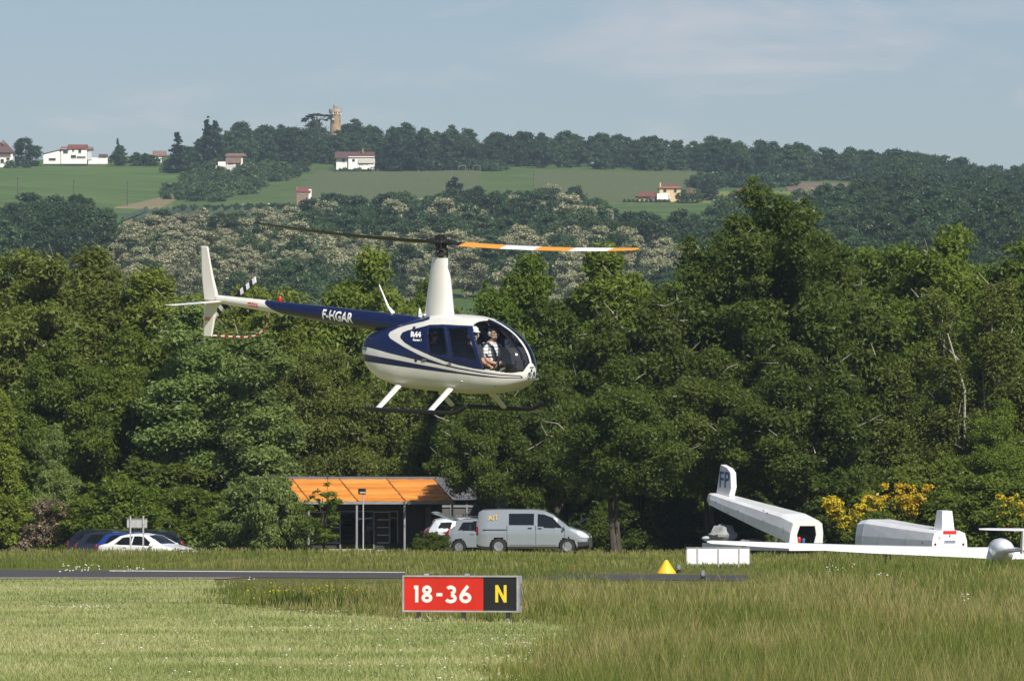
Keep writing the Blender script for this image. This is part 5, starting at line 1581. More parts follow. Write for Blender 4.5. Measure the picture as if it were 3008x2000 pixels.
# ------------------------------------------------------------------ runway sign
S_RED = pmat("red sign face", (0.54, 0.020, 0.010), 0.42, var=.06, scale=3, stretch=(1, 1, .3), detail=9)
S_BLACK = pmat("black sign face", (0.012, 0.012, 0.014), 0.45, var=.1)
S_WHITE = pmat("white sign figures", (0.82, 0.74, 0.70), 0.5, var=.01)
S_YELL = pmat("yellow sign letter", (0.72, 0.55, 0.03), 0.5, var=.02)
ALU = pmat("weathered aluminium", (0.42, 0.42, 0.42), 0.5, metal=.35, var=.1, scale=6)
ALUD = pmat("dull grey steel", (0.22, 0.22, 0.22), 0.6, metal=.3, var=.1, scale=6)
def ribbon(mb, pts, w, y, closed=False, th=.004):
    """flat stroke of width w following pts (x,z)"""
    P = [Vector((p[0], p[1])) for p in pts]; n = len(P)
    Lp, Rp = [], []
    for i in range(n):
        if closed: a, b = P[i - 1], P[(i + 1) % n]
        else: a, b = P[max(i - 1, 0)], P[min(i + 1, n - 1)]
        t = (b - a).normalized(); nn = Vector((-t.y, t.x))
        if 0 < i < n - 1 or closed:
            t1 = (P[i] - P[i - 1]).normalized(); k = 1 / max(.5, abs(nn.dot(Vector((-t1.y, t1.x)))))
        else: k = 1
        Lp.append(P[i] + nn * w / 2 * k); Rp.append(P[i] - nn * w / 2 * k)
    m = n if closed else n - 1
    for i in range(m):
        j = (i + 1) % n
        mb.add([(Lp[i].x, y, Lp[i].y), (Rp[i].x, y, Rp[i].y), (Rp[j].x, y, Rp[j].y), (Lp[j].x, y, Lp[j].y)], [(0, 1, 2, 3)])
def arc(cx, cz, rx, rz, a0, a1, n=18): return [(cx + rx * math.cos(R(a0 + (a1 - a0) * i / n)), cz + rz * math.sin(R(a0 + (a1 - a0) * i / n))) for i in range(n + 1)]

sd_ = 111.0
sp_ = at(1353, 1826, sd_)
sign = thing('runway_sign', 'red and black runway holding sign reading 18-36 N in the grass', 'sign', (sp_.x, sp_.y, 0.0), R(-17))
SW, SH, SZ = 1.975, .595, .165
FW = SW - .05; FH = SH - .05; x0 = -FW / 2; zb = SZ + .025
ux = lambda u: x0 + u * FW
split = ux(.704)
mb = MB(); mb.box((0, .10, SZ + SH / 2), (SW, .17, SH)); part('cabinet', mb, ALU, sign)
mb = MB(); mb.box(((x0 + split) / 2, .005, zb + FH / 2), (split - x0 - .004, .03, FH)); part('red_panel', mb, S_RED, sign)
mb = MB(); mb.box(((split + x0 + FW) / 2, .005, zb + FH / 2), (x0 + FW - split - .004, .03, FH)); part('black_panel', mb, S_BLACK, sign)
mb = MB()
for z in (SZ + .0125, SZ + SH - .0125): mb.box((0, -.002, z), (SW, .05, .025))
for x in (-SW / 2 + .0125, SW / 2 - .0125): mb.box((x, -.0022, SZ + SH / 2), (.025, .0498, SH - .05))
part('frame', mb, ALU, sign)
def zz(v): return zb + v * FH
def glyph(name, strokes, w, mat):
    mb = MB()
    for si, s in enumerate(strokes):
        cl = s[0] == s[-1] and len(s) > 3
        ribbon(mb, [(ux(a), zz(b)) for a, b in (s[:-1] if cl else s)], w, -.0125 - .0006 * si, cl)
    o = part(name, mb, mat, sign)
    return o
sw = .055
def circ(u0, u1, v0, v1):
    h = sw / 2; a = arc((u0 + u1) / 2, (v0 + v1) / 2, (u1 - u0) / 2 - h / FW, (v1 - v0) / 2 - h / FH, 0, 360, 28); a[-1] = a[0]; return a
hu, hv = sw / 2 / FW, sw / 2 / FH
glyph('figure', [[(.127 - hu, .245), (.127 - hu, .745)], [(.088, .69), (.127 - hu * 1.0, .745 - hv)]], sw, S_WHITE)
glyph('figure', [circ(.161, .246, .475, .75), circ(.155, .252, .235, .515)], sw * .97, S_WHITE)
glyph('hyphen', [[(.287, .475), (.340, .475)]], sw * .95, S_WHITE)
glyph('figure', [arc(.415, .605, .047 - hu, .145 - hv, 150, -85, 20), arc(.413, .365, .055 - hu, .145 - hv, 85, -155, 22)], sw, S_WHITE)
glyph('figure', [circ(.492, .598, .225, .545), [(.505, .42), (.520, .53), (.538, .61), (.568, .735)]], sw, S_WHITE)
nu0, nu1 = .808, .911
glyph('letter', [[(nu0 + hu, .25), (nu0 + hu, .765)], [(nu1 - hu, .25), (nu1 - hu, .765)], [(nu0 + hu * .9, .755), (nu1 - hu * .9, .26)]], sw * .9, S_YELL)
for x in (-.75, .02, .78):
    mb = MB(); mb.box((x, .09, SZ / 2 - .02), (.06, .05, SZ + .06)); mb.box((x, .09, .015), (.13, .11, .02)); part('post', mb, ALUD, sign)
mb = MB()
for x in (-.61, .09): mb.box((x, .09, SZ + SH + .015), (.07, .05, .03))
part('clip', mb, ALU, sign)
mb = MB(); mb.box((SW / 2 + .006, .1, SZ + SH * .5), (.012, .10, .34)); mb.tube([(SW / 2 + .02, .1, SZ + .2), (SW / 2 + .035, .1, SZ + .3), (SW / 2 + .02, .1, SZ + .4)], .008, 6); part('end_hatch', mb, ALUD, sign)

# ------------------------------------------------------------------ white board, cone, lamps on the taxiway
WPAN = pmat("white board panel", (0.82, 0.82, 0.81), 0.45, var=.02)
d = 227.0; q = at(2109, 1665, d)
bd = thing('white_board', 'long low white board of four panels with gray uprights beside the taxiway', 'board', (q.x, q.y, 0.0), R(-2))
w, h, z0 = 2.13, .56, .09
mb = MB(); mb.box((0, .03, z0 + h / 2), (w, .03, h)); part('back_sheet', mb, ALU, bd)
edges = [-w / 2 + .01, -w / 2 + .38, -w / 2 + 1.075, -w / 2 + 1.76, w / 2 - .01]
for i in range(4):
    mb = MB(); mb.box(((edges[i] + edges[i + 1]) / 2, .0, z0 + h / 2), (edges[i + 1] - edges[i] - .06, .02, h - .05)); part('panel', mb, WPAN, bd)
for i in range(1, 4):
    mb = MB(); mb.box((edges[i], -.012, (z0 + h) / 2), (.055, .04, z0 + h + .02)); part('upright', mb, ALU, bd)
mb = MB(); mb.box((0, -.005, z0 + h), (w, .06, .022)); mb.box((0, -.005, z0), (w, .06, .022)); part('rail', mb, ALU, bd)

YCONE = pmat("yellow marker plastic", (0.78, 0.47, 0.015), 0.5, var=.03)
d = ground_d(1685); q = at(1957, 1685, d)
cone = thing('marker_cone', 'yellow plastic runway marker cone on the edge of the asphalt', 'cone', (q.x, q.y, .012))
mb = MB(); mb.lathe([(.29, .0), (.285, .03), (.06, .37), (.045, .395), (.01, .40)], 28); part('shell', mb, YCONE, cone, True)
GLOBE = glass_mat("lamp globe", (.80, .83, .84), dark=(.5, .52, .53, .3))
for (px, py, lb) in ((1993, 1682, 'glass runway edge lamp close beside the yellow cone'), (2064, 1702, 'glass runway edge lamp in front of the asphalt end, right of the cone')):
    d = ground_d(py); q = at(px, py, d)
    t = thing('runway_lamp', lb, 'lamp', (q.x, q.y, 0), 0, 'runway edge lamps')
    mb = MB(); mb.lathe([(.09, 0), (.085, .03), (.06, .05), (.06, .10)], 14); part('base', mb, BLACK, t, True)
    mb = MB(); mb.lathe([(.062, .10), (.07, .14), (.066, .20), (.045, .245), (.012, .262)], 14); part('globe', mb, GLOBE, t, True)
    mb = MB(); mb.lathe([(.02, .10), (.025, .15), (.012, .2)], 8); part('bulb', mb, CHROME, t, True)

# sign seen from behind
d = 282.0; q = at(403, 1600, d); zg = float(ground_z(q.x, d))
sb = thing('sign_back', 'gray sign seen from behind on two posts in front of the parked cars', 'sign', (q.x, q.y, zg))
top = EYE + (1511 - 1517) * d / F_PX - zg
mb = MB(); mb.box((0, .03, top - .27), (.83, .015, .38)); part('plate', mb, ALU, sb)
mb = MB(); mb.box((0, .012, top - .09), (.8, .03, .04)); mb.box((0, .012, top - .45), (.8, .03, .04)); part('rail', mb, ALUD, sb)
for x in (-.27, .26):
    mb = MB(); mb.box((x, -.02, (top + .03) / 2), (.06, .05, top + .03)); part('post', mb, ALU, sb)

# ------------------------------------------------------------------ cars
TYRE = pmat("tyre rubber", (0.016, 0.016, 0.017), 0.85)
RIM = pmat("alloy rim", (0.38, 0.38, 0.39), 0.4, metal=.7)
TRIM = pmat("black trim", (0.014, 0.014, 0.015), 0.6)
CGLASS = glass_mat("car window", (0.22, 0.26, 0.27), dark=(.015, .017, .018, .55))
TAIL = pmat("tail lamp red", (0.22, 0.010, 0.012), 0.2)
HEADL = pmat("head lamp glass", (0.65, 0.66, 0.68), 0.08, metal=.3)
PAINT = {
 'silver': pmat("silver car paint", (0.30, 0.335, 0.35), 0.28, metal=.35, coat=.6, var=.02),
 'white': pmat("white car paint", (0.80, 0.80, 0.79), 0.22, coat=.6, var=.01),
 'black': pmat("black car paint", (0.010, 0.011, 0.014), 0.16, coat=.7),
 'dark': pmat("dark blue grey car paint", (0.018, 0.022, 0.032), 0.18, coat=.7),
 'blue': pmat("bright blue car paint", (0.012, 0.045, 0.22), 0.18, coat=.7),
 'white_shaded': pmat("white car paint with shade in colour", (0.42, 0.46, 0.50), 0.25, coat=.5, var=.02),  # white paint made greyer, the shade on the car put into the colour
}
def car_grid(L_, top, belt, w_sill, w_belt, w_roof, sill, nx=110, M=84):
    tx, tz = np.array([p[0] for p in top]), np.array([p[1] for p in top])
    bx, bz = np.array([p[0] for p in belt]), np.array([p[1] for p in belt])
    def ring(x):
        zt = float(np.interp(x, tx, tz)); zb_ = min(float(np.interp(x, bx, bz)), zt - .015)
        e = 1.0
        for dd in (x, L_ - x): e = min(e, 1 - .16 * max(0, 1 - dd / .55) ** 2)
        ws, wb = w_sill * e, w_belt * e
        f = max(0.0, min(1.0, (zt - zb_) / .5)); wr = wb + (w_roof * e - wb) * f
        s = sill + .10 * max(0, 1 - x / .5) ** 2 + .06 * max(0, 1 - (L_ - x) / .5) ** 2
        pts = [(0, s), (ws * .86, s), (ws, s + .10), (wb, zb_ - .18 if zb_ - .18 > s + .1 else s + .12), (wb * .985, zb_), (wr, zt - .05 * f - .008), (wr - .07, zt - .002), (0, zt + .03 * f + .015)]
        P = np.array([(-a, b) for a, b in pts] + [(a, b) for a, b in pts[-2:0:-1]])
        P = np.vstack([P, P[:1]])
        l = np.concatenate([[0], np.cumsum(np.hypot(*np.diff(P, axis=0).T))])
        # fixed share of points per segment so that windows keep clean edges
        share = [4, 2, 6, 4, 14, 2, 10]; share = share + share[::-1]
        out = []
        for k, n_ in enumerate(share):
            for i in range(n_): out.append(P[k] + (P[k + 1] - P[k]) * i / n_)
        return np.array(out)
    xs = np.linspace(0.0, L_, nx)
    xs[0] = .012; xs[-1] = L_ - .012
    return xs, ring

def build_car(name, label, cat, px, d, rz, paint, spec, group=None, dz=0.0, flip=False):
    """spec: dict of profile, windows (side polygons in x,z), arches, lamps"""
    S = spec
    x = (px - 1504) * d / F_PX
    t = thing(name, label, cat, (x, d, float(ground_z(x, d)) + dz), rz, group)
    xs, ring = car_grid(S['L'], S['top'], S['belt'], S['ws'], S['wb'], S['wr'], S['sill'], S.get('nx', 130))
    WB = S['wheels']; rw = S['rw']
    def cls(C, jj):
        X, Yv, Z = C.T
        lab = np.zeros(len(C), int)
        for poly in S['side']: lab[in_poly(X, Z, poly) & (np.abs(Yv) > S['wr'] * .62)] = 2
        seg_top = np.abs(Yv) < S['wr'] - .075
        for a, b in S['screens']: lab[(X > a) & (X < b) & seg_top & (Z > S['bz'])] = 3
        for a, b, c, e in S.get('tail', ()): lab[(X > a) & (X < b) & (Z > c) & (Z < e) & (np.abs(Yv) > S['wb'] * .62)] = 4
        for a, b, c, e in S.get('head', ()): lab[(X > a) & (X < b) & (Z > c) & (Z < e) & (np.abs(Yv) > S['wb'] * .55)] = 5
        for a, b, c, e in S.get('trim', ()): lab[(X > a) & (X < b) & (Z > c) & (Z < e)] = 6
        if 'boot' in S: lab[(X < S['boot'][0]) & (Z > S['boot'][1]) & (np.abs(Yv) < S['wb'] * .80)] = 9
        for wx in WB: lab[((X - wx) ** 2 + (Z - rw) ** 2 < (rw + .055) ** 2) & (np.abs(Yv) > S['ws'] * .5) & (Z < rw * 2 + .08)] = 9
        return lab
    V, Fq, lb = split_grid(xs - S['L'] / 2, ring_shift(ring, S['L'] / 2), lambda C, jj: cls(C + np.array([S['L'] / 2, 0, 0]), jj))
    k = (lb == 0) | (lb == 6)
    body_me = sub_mesh('body', V, Fq[k], [PAINT[paint], TRIM], (lb[k] == 6).astype(int), smooth=True)
    try: body_me.set_sharp_from_angle(angle=R(30))
    except Exception: pass
    b = obj('body', body_me, t)
    # end caps
    mb = MB()
    for xx, sgn in ((xs[0], 1), (xs[-1], -1)):
        if sgn == 1 and 'boot' in S: continue
        mb = MB(); rg = ring(xx); mb.add([(xx - S['L'] / 2, p[0], p[1]) for p in rg], [tuple(range(len(rg)))])
        part('rear_panel' if sgn == 1 else 'nose_panel', mb, PAINT[paint], t)
    for nm, code, mat in (('window', 2, CGLASS), ('windscreen', 3, CGLASS)):
        for sd in (-1, 1):
            cen = V[Fq].mean(1)
            if nm == 'window': kk = (lb == code) & (cen[:, 1] * sd > 0)
            else: kk = (lb == code) & (cen[:, 0] * sd > 0)
            if kk.any(): obj(nm, sub_mesh(nm, V, Fq[kk], [mat]), t)
    for nm, code, mat in (('tail_light', 4, TAIL), ('headlight', 5, HEADL)):
        for sd in (-1, 1):
            cen = V[Fq].mean(1); kk = (lb == code) & (cen[:, 1] * sd > 0)
            if kk.any():
                o = obj(nm, sub_mesh(nm, V, Fq[kk], [mat]), t); m_ = o.modifiers.new('thickness', 'SOLIDIFY'); m_.thickness = .02; m_.offset = .5
    for wx in WB:
        for sd in (-1, 1):
            M_ = Matrix.Translation((wx - S['L'] / 2, sd * (S['ws'] - .10), rw)) @ Matrix.Rotation(R(-90 * sd), 4, 'X')
            mb = MB(); mb.lathe([(rw * .62, -.1), (rw * .93, -.1), (rw, -.06), (rw, .06), (rw * .94, .095), (rw * .66, .10), (rw * .62, .07)], 26, M=M_)
            wo = part('wheel', mb, TYRE, t, True)
            mb = MB(); mb.lathe([(rw * .64, .06), (rw * .60, .085), (.05, .07), (.03, .085)], 20, M=M_)
            for s_ in range(5):
                a = 2 * math.pi * s_ / 5
                mb.add([(math.cos(a + k_) * r_, math.sin(a + k_) * r_, .09) for r_, k_ in ((.04, -.6), (rw * .6, -.14), (rw * .6, .14), (.04, .6))], [(0, 1, 2, 3)], M=M_)
            part('rim', mb, RIM, wo)
    mb = MB(); mb.box((0, 0, (S['sill'] + S['bz']) / 2 - .05), (S['L'] * .93, S['ws'] * 1.25, S['bz'] - S['sill'] - .16)); mb.box((0, 0, S['bz']), (S['L'] * .42, S['wr'] * 1.4, .08))
    for xx in S.get('seats', (.42, .58)):
        for yy in (-.36, .36): mb.box((S['L'] * (xx - .5), yy, S['bz'] + .18), (.14, .42, .5))
    part('interior', mb, TRIM, t)
    mb = MB()
    for sd in (-1, 1): mb.sphere((S['mirror'][0] - S['L'] / 2, sd * (S['wb'] + .10), S['mirror'][1]), (.06, .11, .08), 10, 7)
    part('mirror', mb, PAINT[paint], t, True)
    for hx, hz in S.get('handles', ()):
        for sd in (-1, 1):
            mb = MB(); mb.box((hx - S['L'] / 2, sd * (S['wb'] + .012), hz), (.17, .03, .03)); part('handle', mb, PAINT[paint] if not S.get('dark_handles') else TRIM, t)
    return t
def ring_shift(ring, dx): return lambda x: ring(x + dx)

HATCH = dict(L=4.0, ws=.86, wb=.85, wr=.60, sill=.20, bz=.90, rw=.31, wheels=(.72, 3.25), mirror=(2.95, 1.0),
    top=[(0, .72), (.04, .95), (.18, 1.05), (.50, 1.40), (.85, 1.47), (1.9, 1.50), (2.45, 1.43), (3.15, 1.0), (3.75, .82), (3.95, .68), (4.0, .6)],
    belt=[(0, .86), (1, .96), (2.9, .90), (3.2, .86), (4.0, .55)],
    side=[[(.62, 1.02), (.85, 1.36), (1.55, 1.40), (1.55, .97)], [(1.62, .97), (1.62, 1.40), (2.25, 1.38), (2.92, .94)]],
    screens=[(.20, .55), (2.45, 3.12)], tail=[(0, .2, .72, .98)], head=[(3.72, 4, .62, .80)], trim=[(3.93, 4, .3, .55)], handles=[(1.35, .90), (2.4, .88)])
SUV = dict(HATCH, L=4.3, top=[(0, .80), (.03, 1.0), (.12, 1.12), (.42, 1.53), (.75, 1.60), (2.0, 1.64), (2.6, 1.55), (3.25, 1.10), (4.0, .95), (4.25, .80), (4.3, .7)],
    belt=[(0, .95), (1, 1.06), (2.9, 1.0), (3.3, .95), (4.3, .65)], sill=.26, rw=.34, wheels=(.80, 3.45), bz=1.0, mirror=(3.05, 1.1), ws=.89, wb=.88, wr=.64,
    side=[[(.50, 1.17), (.66, 1.42), (1.18, 1.44), (1.08, 1.14)], [(1.28, 1.12), (1.36, 1.48), (1.95, 1.50), (1.95, 1.08)], [(2.02, 1.08), (2.02, 1.50), (2.45, 1.47), (3.02, 1.04)]],
    screens=[(.15, .42), (2.62, 3.22)], tail=[(0, .12, .85, 1.12)], head=[(4.0, 4.3, .72, .92)], trim=[(0, .25, .2, .5), (4.15, 4.3, .2, .6)])
SEDAN = dict(HATCH, L=4.45, top=[(0, .78), (.05, .92), (.40, .99), (.62, 1.02), (1.15, 1.33), (1.55, 1.41), (2.2, 1.42), (2.6, 1.36), (3.35, .97), (4.1, .80), (4.4, .66), (4.45, .6)],
    belt=[(0, .82), (1, .93), (3.0, .88), (3.4, .84), (4.45, .55)], wheels=(.82, 3.62), mirror=(3.05, .96),
    side=[[(1.0, .97), (1.32, 1.26), (1.85, 1.32), (1.85, .94)], [(1.92, .94), (1.92, 1.32), (2.45, 1.31), (3.12, .91)]],
    screens=[(.66, 1.2), (2.62, 3.32)], tail=[(0, .15, .74, .92)], head=[(4.1, 4.45, .60, .78)], trim=[], handles=[(1.6, .86), (2.65, .84)])
VAN = dict(L=5.05, ws=.94, wb=.95, wr=.80, sill=.24, bz=1.05, rw=.345, wheels=(1.02, 4.08), mirror=(3.95, 1.18), nx=190, dark_handles=True,
    top=[(0, 1.0), (.03, 1.5), (.10, 1.86), (.25, 1.94), (1.0, 1.97), (2.6, 1.97), (3.05, 1.92), (3.45, 1.75), (4.10, 1.24), (4.25, 1.17), (4.80, 1.00), (5.0, .80), (5.05, .7)],
    belt=[(0, 1.12), (3.9, 1.10), (4.2, 1.04), (5.05, .6)],
    side=[[(1.48, 1.27), (1.48, 1.78), (2.60, 1.78), (2.60, 1.27)], [(2.76, 1.20), (2.76, 1.77), (3.10, 1.76), (3.42, 1.62), (3.88, 1.14)]],
    screens=[(3.10, 4.15)], tail=[(0, .12, .85, 1.22)], head=[(4.62, 5.05, .72, .92)], trim=[(4.55, 5.05, .2, .55), (4.98, 5.05, .5, .72), (0, .1, .22, .45)],
    handles=[(2.42, 1.16), (2.86, 1.15)], seats=(.62, .45))
van = build_car('van', 'silver van with dark tinted side windows parked under the trees', 'van', 1570, 303, R(-6), 'silver', VAN)
# seams, rail, badge on the van
for xx in (1.40, 2.68, 3.96):
    mb = MB(); mb.box((xx - 2.525, -.949, .80), (.014, .012, .95)); part('door_seam', mb, TRIM, van)
mb = MB(); mb.box((.85 - 2.525, -.955, 1.08), (1.05, .02, .035)); part('slide_rail', mb, TRIM, van)
mb = MB(); mb.box((2.55 - 2.525, -.958, .42), (2.1, .03, .05)); part('side_moulding', mb, RIM, van)
GOLD = pmat("gold lettering", (0.62, 0.40, 0.07), .5)
me = text_mesh("AIT", .30, GOLD, bold=.004)
obj('lettering', me, van, M=Matrix.Translation((.78 - 2.525, -.905, 1.60)) @ Matrix.Rotation(R(90 - 13), 4, 'X') @ Matrix.Rotation(R(5), 4, 'Z'))
suv = build_car('parked_car', 'white car with shade in its paint colour, half hidden in front of the gray shed', 'car', 1384, 313, R(8), 'white_shaded', SUV, 'cars parked beside the orange roof')
for sd in (-1, 1):
    mb = MB(); mb.tube([(-1.3, sd * .55, 1.63), (-1.2, sd * .55, 1.70), (.2, sd * .55, 1.71), (.3, sd * .55, 1.66)], .02, 6)
    part('roof_rail', mb, TRIM, suv)
hb = build_car('parked_car', 'silver hatchback with its tailgate raised, just left of the silver van', 'car', 1444, 306.5, R(-16), 'silver', dict(HATCH, L=4.0, top=[(0, .70), (.04, .92), (.14, 1.05), (.42, 1.48), (.8, 1.55), (1.9, 1.58), (2.45, 1.49), (3.15, 1.04), (3.75, .84), (3.95, .68), (4, .6)], boot=(.50, .62), tail=[(0, .26, .66, 1.12)],
    side=[[(.66, 1.06), (.84, 1.42), (1.55, 1.46), (1.55, 1.0)], [(1.62, 1.0), (1.62, 1.46), (2.25, 1.43), (2.92, .97)]]), 'cars parked beside the orange roof')
mb = MB()
mb.add([(-1.62, -.56, 1.53), (-1.62, .56, 1.53), (-2.55, .50, 1.86), (-2.55, -.50, 1.86), (-1.64, -.56, 1.47), (-1.64, .56, 1.47), (-2.55, .50, 1.78), (-2.55, -.50, 1.78)], [(0, 1, 2, 3), (7, 6, 5, 4), (0, 4, 5, 1), (1, 5, 6, 2), (2, 6, 7, 3), (3, 7, 4, 0)])
mb.sphere((-2.62, 0, 1.84), (.16, .52, .07), 12, 8)
part('tailgate', mb, PAINT['silver'], hb)
mb = MB(); mb.box((-1.88, 0, .50), (.18, 1.5, .18)); part('bumper', mb, PAINT['silver'], hb)
mb = MB(); mb.box((-1.55, .1, .80), (.55, .5, .35)); mb.box((-1.5, -.3, .72), (.4, .35, .22), (0, .2, .3)); part('luggage', mb, SEAT, hb)
G3 = 'cars parked in a row behind the left meadow'
build_car('parked_car', 'black car leftmost of the row, its sloping rear to the left', 'car', 338, 308, R(-30), 'black', dict(SUV), G3, dz=-.22)
build_car('parked_car', 'dark blue grey car between the black leftmost car and the blue one', 'car', 352, 303.5, R(-33), 'dark', HATCH, G3, dz=-.18)
build_car('parked_car', 'bright blue car behind the white one', 'car', 412, 300, R(-33), 'blue', HATCH, G3, dz=-.20)
build_car('parked_car', 'white car at the front of the row, behind the gray sign back', 'car', 436, 293, R(-33), 'white', SEDAN, G3, dz=-.16)
build_car('parked_car', 'black car at the right end of the row, its rear to the right', 'car', 400, 309.5, R(152), 'black', SUV, G3, dz=-.24)
build_car('parked_car', 'white car in the shade of the trees behind the nose of the van', 'car', 1742, 330, R(172), 'white', SUV, 'cars parked beside the orange roof')

# ------------------------------------------------------------------ building with orange roof
WOOD = pmat("dark stained boards", (0.030, 0.027, 0.028), 0.8, var=.2, scale=4)
OR = [pmat("orange roofing %s" % c, k, 0.7, var=.10, scale=1.6, stretch=(.5, 3, 3), bump=.3) for c, k in (('plain', (.62, .235, .030)), ('pale', (.68, .275, .045)), ('deep', (.57, .20, .022)))]
RAFT = pmat("brown roof batten", (0.17, 0.075, 0.025), 0.8)
STEEL = pmat("grey painted steel", (0.20, 0.21, 0.22), 0.5, var=.08)
GREYWALL = pmat("grey cladding", (0.105, 0.105, 0.115), 0.7, var=.06)
GREENG = glass_mat("shed window", (0.30, 0.36, 0.30), dark=(.02, .03, .02, .3))
PALE = pmat("pale light batten", (0.48, 0.48, 0.49), 0.7, var=.1)
bq = at(1330, 1468, 318.0)
A = R(12)
shed = thing('pavilion', 'dark wooden pavilion with a bright orange sloping roof', 'building', (bq.x, bq.y, float(ground_z(bq.x, 318))), A)
EH = bq.z; RH = EH + 1.05; DEP = 4.6; UN = 2.27; NB = 4
# local x runs left (negative) along the eave, y goes back
rib = MB(); na = 6
for b_ in range(NB):
    xa, xb = -UN * (b_ + 1), -UN * b_
    for k in range(na):
        y0, y1 = DEP * k / na, DEP * (k + 1) / na
        z0_, z1_ = EH + (RH - EH) * k / na, EH + (RH - EH) * (k + 1) / na
        mb = MB(); n_ = 9
        top_, bot_ = [], []
        for i in range(n_):
            f = i / (n_ - 1); xx = xa + .03 + (UN - .06) * f
            wv = .012 * math.sin(i * 2.1 + k * 1.7 + b_) 
            top_.append(((xx, y0, z0_ + .06 + wv), (xx, y1 + .06, z1_ + .035 + wv)))
        vs = [p for pr_ in top_ for p in pr_] + [(p[0], p[1], p[2] - .05) for pr_ in top_ for p in pr_]
        o_ = 2 * n_; fs = []
        for i in range(n_ - 1):
            fs += [(2*i, 2*i+2, 2*i+3, 2*i+1), (o_+2*i+1, o_+2*i+3, o_+2*i+2, o_+2*i), (2*i, o_+2*i, o_+2*i+2, 2*i+2), (2*i+1, 2*i+3, o_+2*i+3, o_+2*i+1)]
        fs += [(0, 1, o_+1, o_), (2*n_-2, o_+2*n_-2, o_+2*n_-1, 2*n_-1)]
        mb.add(vs, fs); part('roof_board', mb, OR[(b_ * 2 + k) % 3], shed)
for b_ in range(NB + 1):
    mb = MB(); xx = -UN * b_
    for k in range(16):
        f0 = k / 16
        mb.box((xx, DEP * (f0 + 1/32), EH + (RH - EH) * (f0 + 1/32) + .062), (.035, .16, .03), (math.atan2(RH - EH, DEP), 0, 0))
    mb.box((xx, DEP / 2, (EH + RH) / 2 - .06), (.08, DEP, .10), (math.atan2(RH - EH, DEP), 0, 0))
    part('rafter', mb, RAFT, shed)
    mb = MB(); mb.box((xx, .12, EH / 2 - .05), (.09, .09, EH)); part('post', mb, STEEL, shed)
mb = MB(); mb.box((-UN * NB / 2, .06, EH - .06), (UN * NB + .2, .10, .12)); part('eave_beam', mb, STEEL, shed)
mb = MB(); mb.box((-UN * NB / 2, DEP + .1, RH + .06), (UN * NB + .5, .25, .16)); part('ridge_cap', mb, GREYWALL, shed)
wy = 2.2
mb = MB(); mb.box((-UN * NB / 2 - .2, wy + .15, EH / 2), (UN * NB + .3, .2, EH + .35)); part('wall', mb, WOOD, shed)
mb = MB(); mb.box((-UN * NB / 2, DEP - .1, RH / 2), (UN * NB, .2, RH - .1)); part('rear_wall', mb, WOOD, shed)
for k in range(6):
    mb = MB(); mb.box((-UN * 2.92, wy + .035, .15 + k * .36), (UN * 2.0, .03, .045)); part('slat', mb, PALE, shed)
for k in range(6):
    mb = MB(); mb.box((-UN * 1.27, wy + .035, .15 + k * .36), (.55 if k < 5 else 1.3, .03, .045)); part('slat', mb, PALE, shed)
for (xa, xb, z0_, z1_) in ((-UN * 2.16, -UN * 1.86, .2, 1.95), (-UN * 1.83, -UN * 1.48, .2, 1.95), (-UN * 1.12, -UN * .98, .5, 1.95)):
    mb = MB(); mb.box(((xa + xb) / 2, wy + .02, (z0_ + z1_) / 2), (xb - xa, .05, z1_ - z0_)); w_ = part('window', mb, GREENG, shed)
    mb = MB(); mb.box(((xa + xb) / 2, wy + .03, z1_ + .03), (xb - xa + .12, .07, .06)); mb.box((xa - .03, wy + .03, (z0_ + z1_) / 2), (.06, .07, z1_ - z0_)); mb.box((xb + .03, wy + .03, (z0_ + z1_) / 2), (.06, .07, z1_ - z0_)); part('frame', mb, STEEL, w_)
mb = MB(); mb.box((-UN * .62, wy + .03, .98), (.85, .06, 1.96)); dr = part('door', mb, pmat("dark door", (.022, .022, .024), .6), shed)
mb = MB(); mb.box((-UN * .62 + .34, wy - .01, 1.0), (.05, .06, .12)); part('handle', mb, ALU, dr)
mb = MB(); mb.box((-UN * .32, wy + .03, 1.1), (.28, .06, 2.2)); part('wall_panel', mb, GREYWALL, shed)
mb = MB(); mb.box((-UN * 2.15, .9, .10), (2.4, .5, .26)); part('plinth', mb, pmat("pale stone plinth", (.40, .32, .24), .9), shed)
# grey shed to the right
gq = at(1345, 1600, 324.0)
gs = thing('gray_shed', 'gray metal shed half hidden behind the shaded white car', 'building', (gq.x, gq.y, 0), R(6))
mb = MB(); mb.box((0, 2, 1.25), (3.3, 3.6, 2.5)); part('wall', mb, pmat("dark grey wall", (.085, .085, .085), .8), gs)
mb = MB(); mb.add([(-1.9, -.1, 2.45), (1.9, -.1, 2.45), (1.3, 3.9, 3.45), (-2.4, 3.9, 3.45), (-1.9, -.1, 2.55), (1.9, -.1, 2.55), (1.3, 3.9, 3.55), (-2.4, 3.9, 3.55)], [(3, 2, 1, 0), (4, 5, 6, 7), (0, 1, 5, 4), (1, 2, 6, 5), (2, 3, 7, 6), (3, 0, 4, 7)]); part('roof', mb, GREYWALL, gs)
for xx in (-1.2, -.3, .45):
    mb = MB(); mb.box((xx, .17, 1.2), (.09, .06, 2.4)); part('post', mb, STEEL, gs)
mb = MB(); mb.box((-.4, .165, 2.15), (2.6, .07, .10)); part('beam', mb, STEEL, gs)
for xx in (.85, 1.02, 1.2, 1.36):
    mb = MB(); mb.tube([(xx, .1, 0), (xx, .1, 2.9)], .045, 8); part('pipe', mb, GREYWALL, gs)
mb = MB()
rr = random.Random(8)
x_ = -1.35
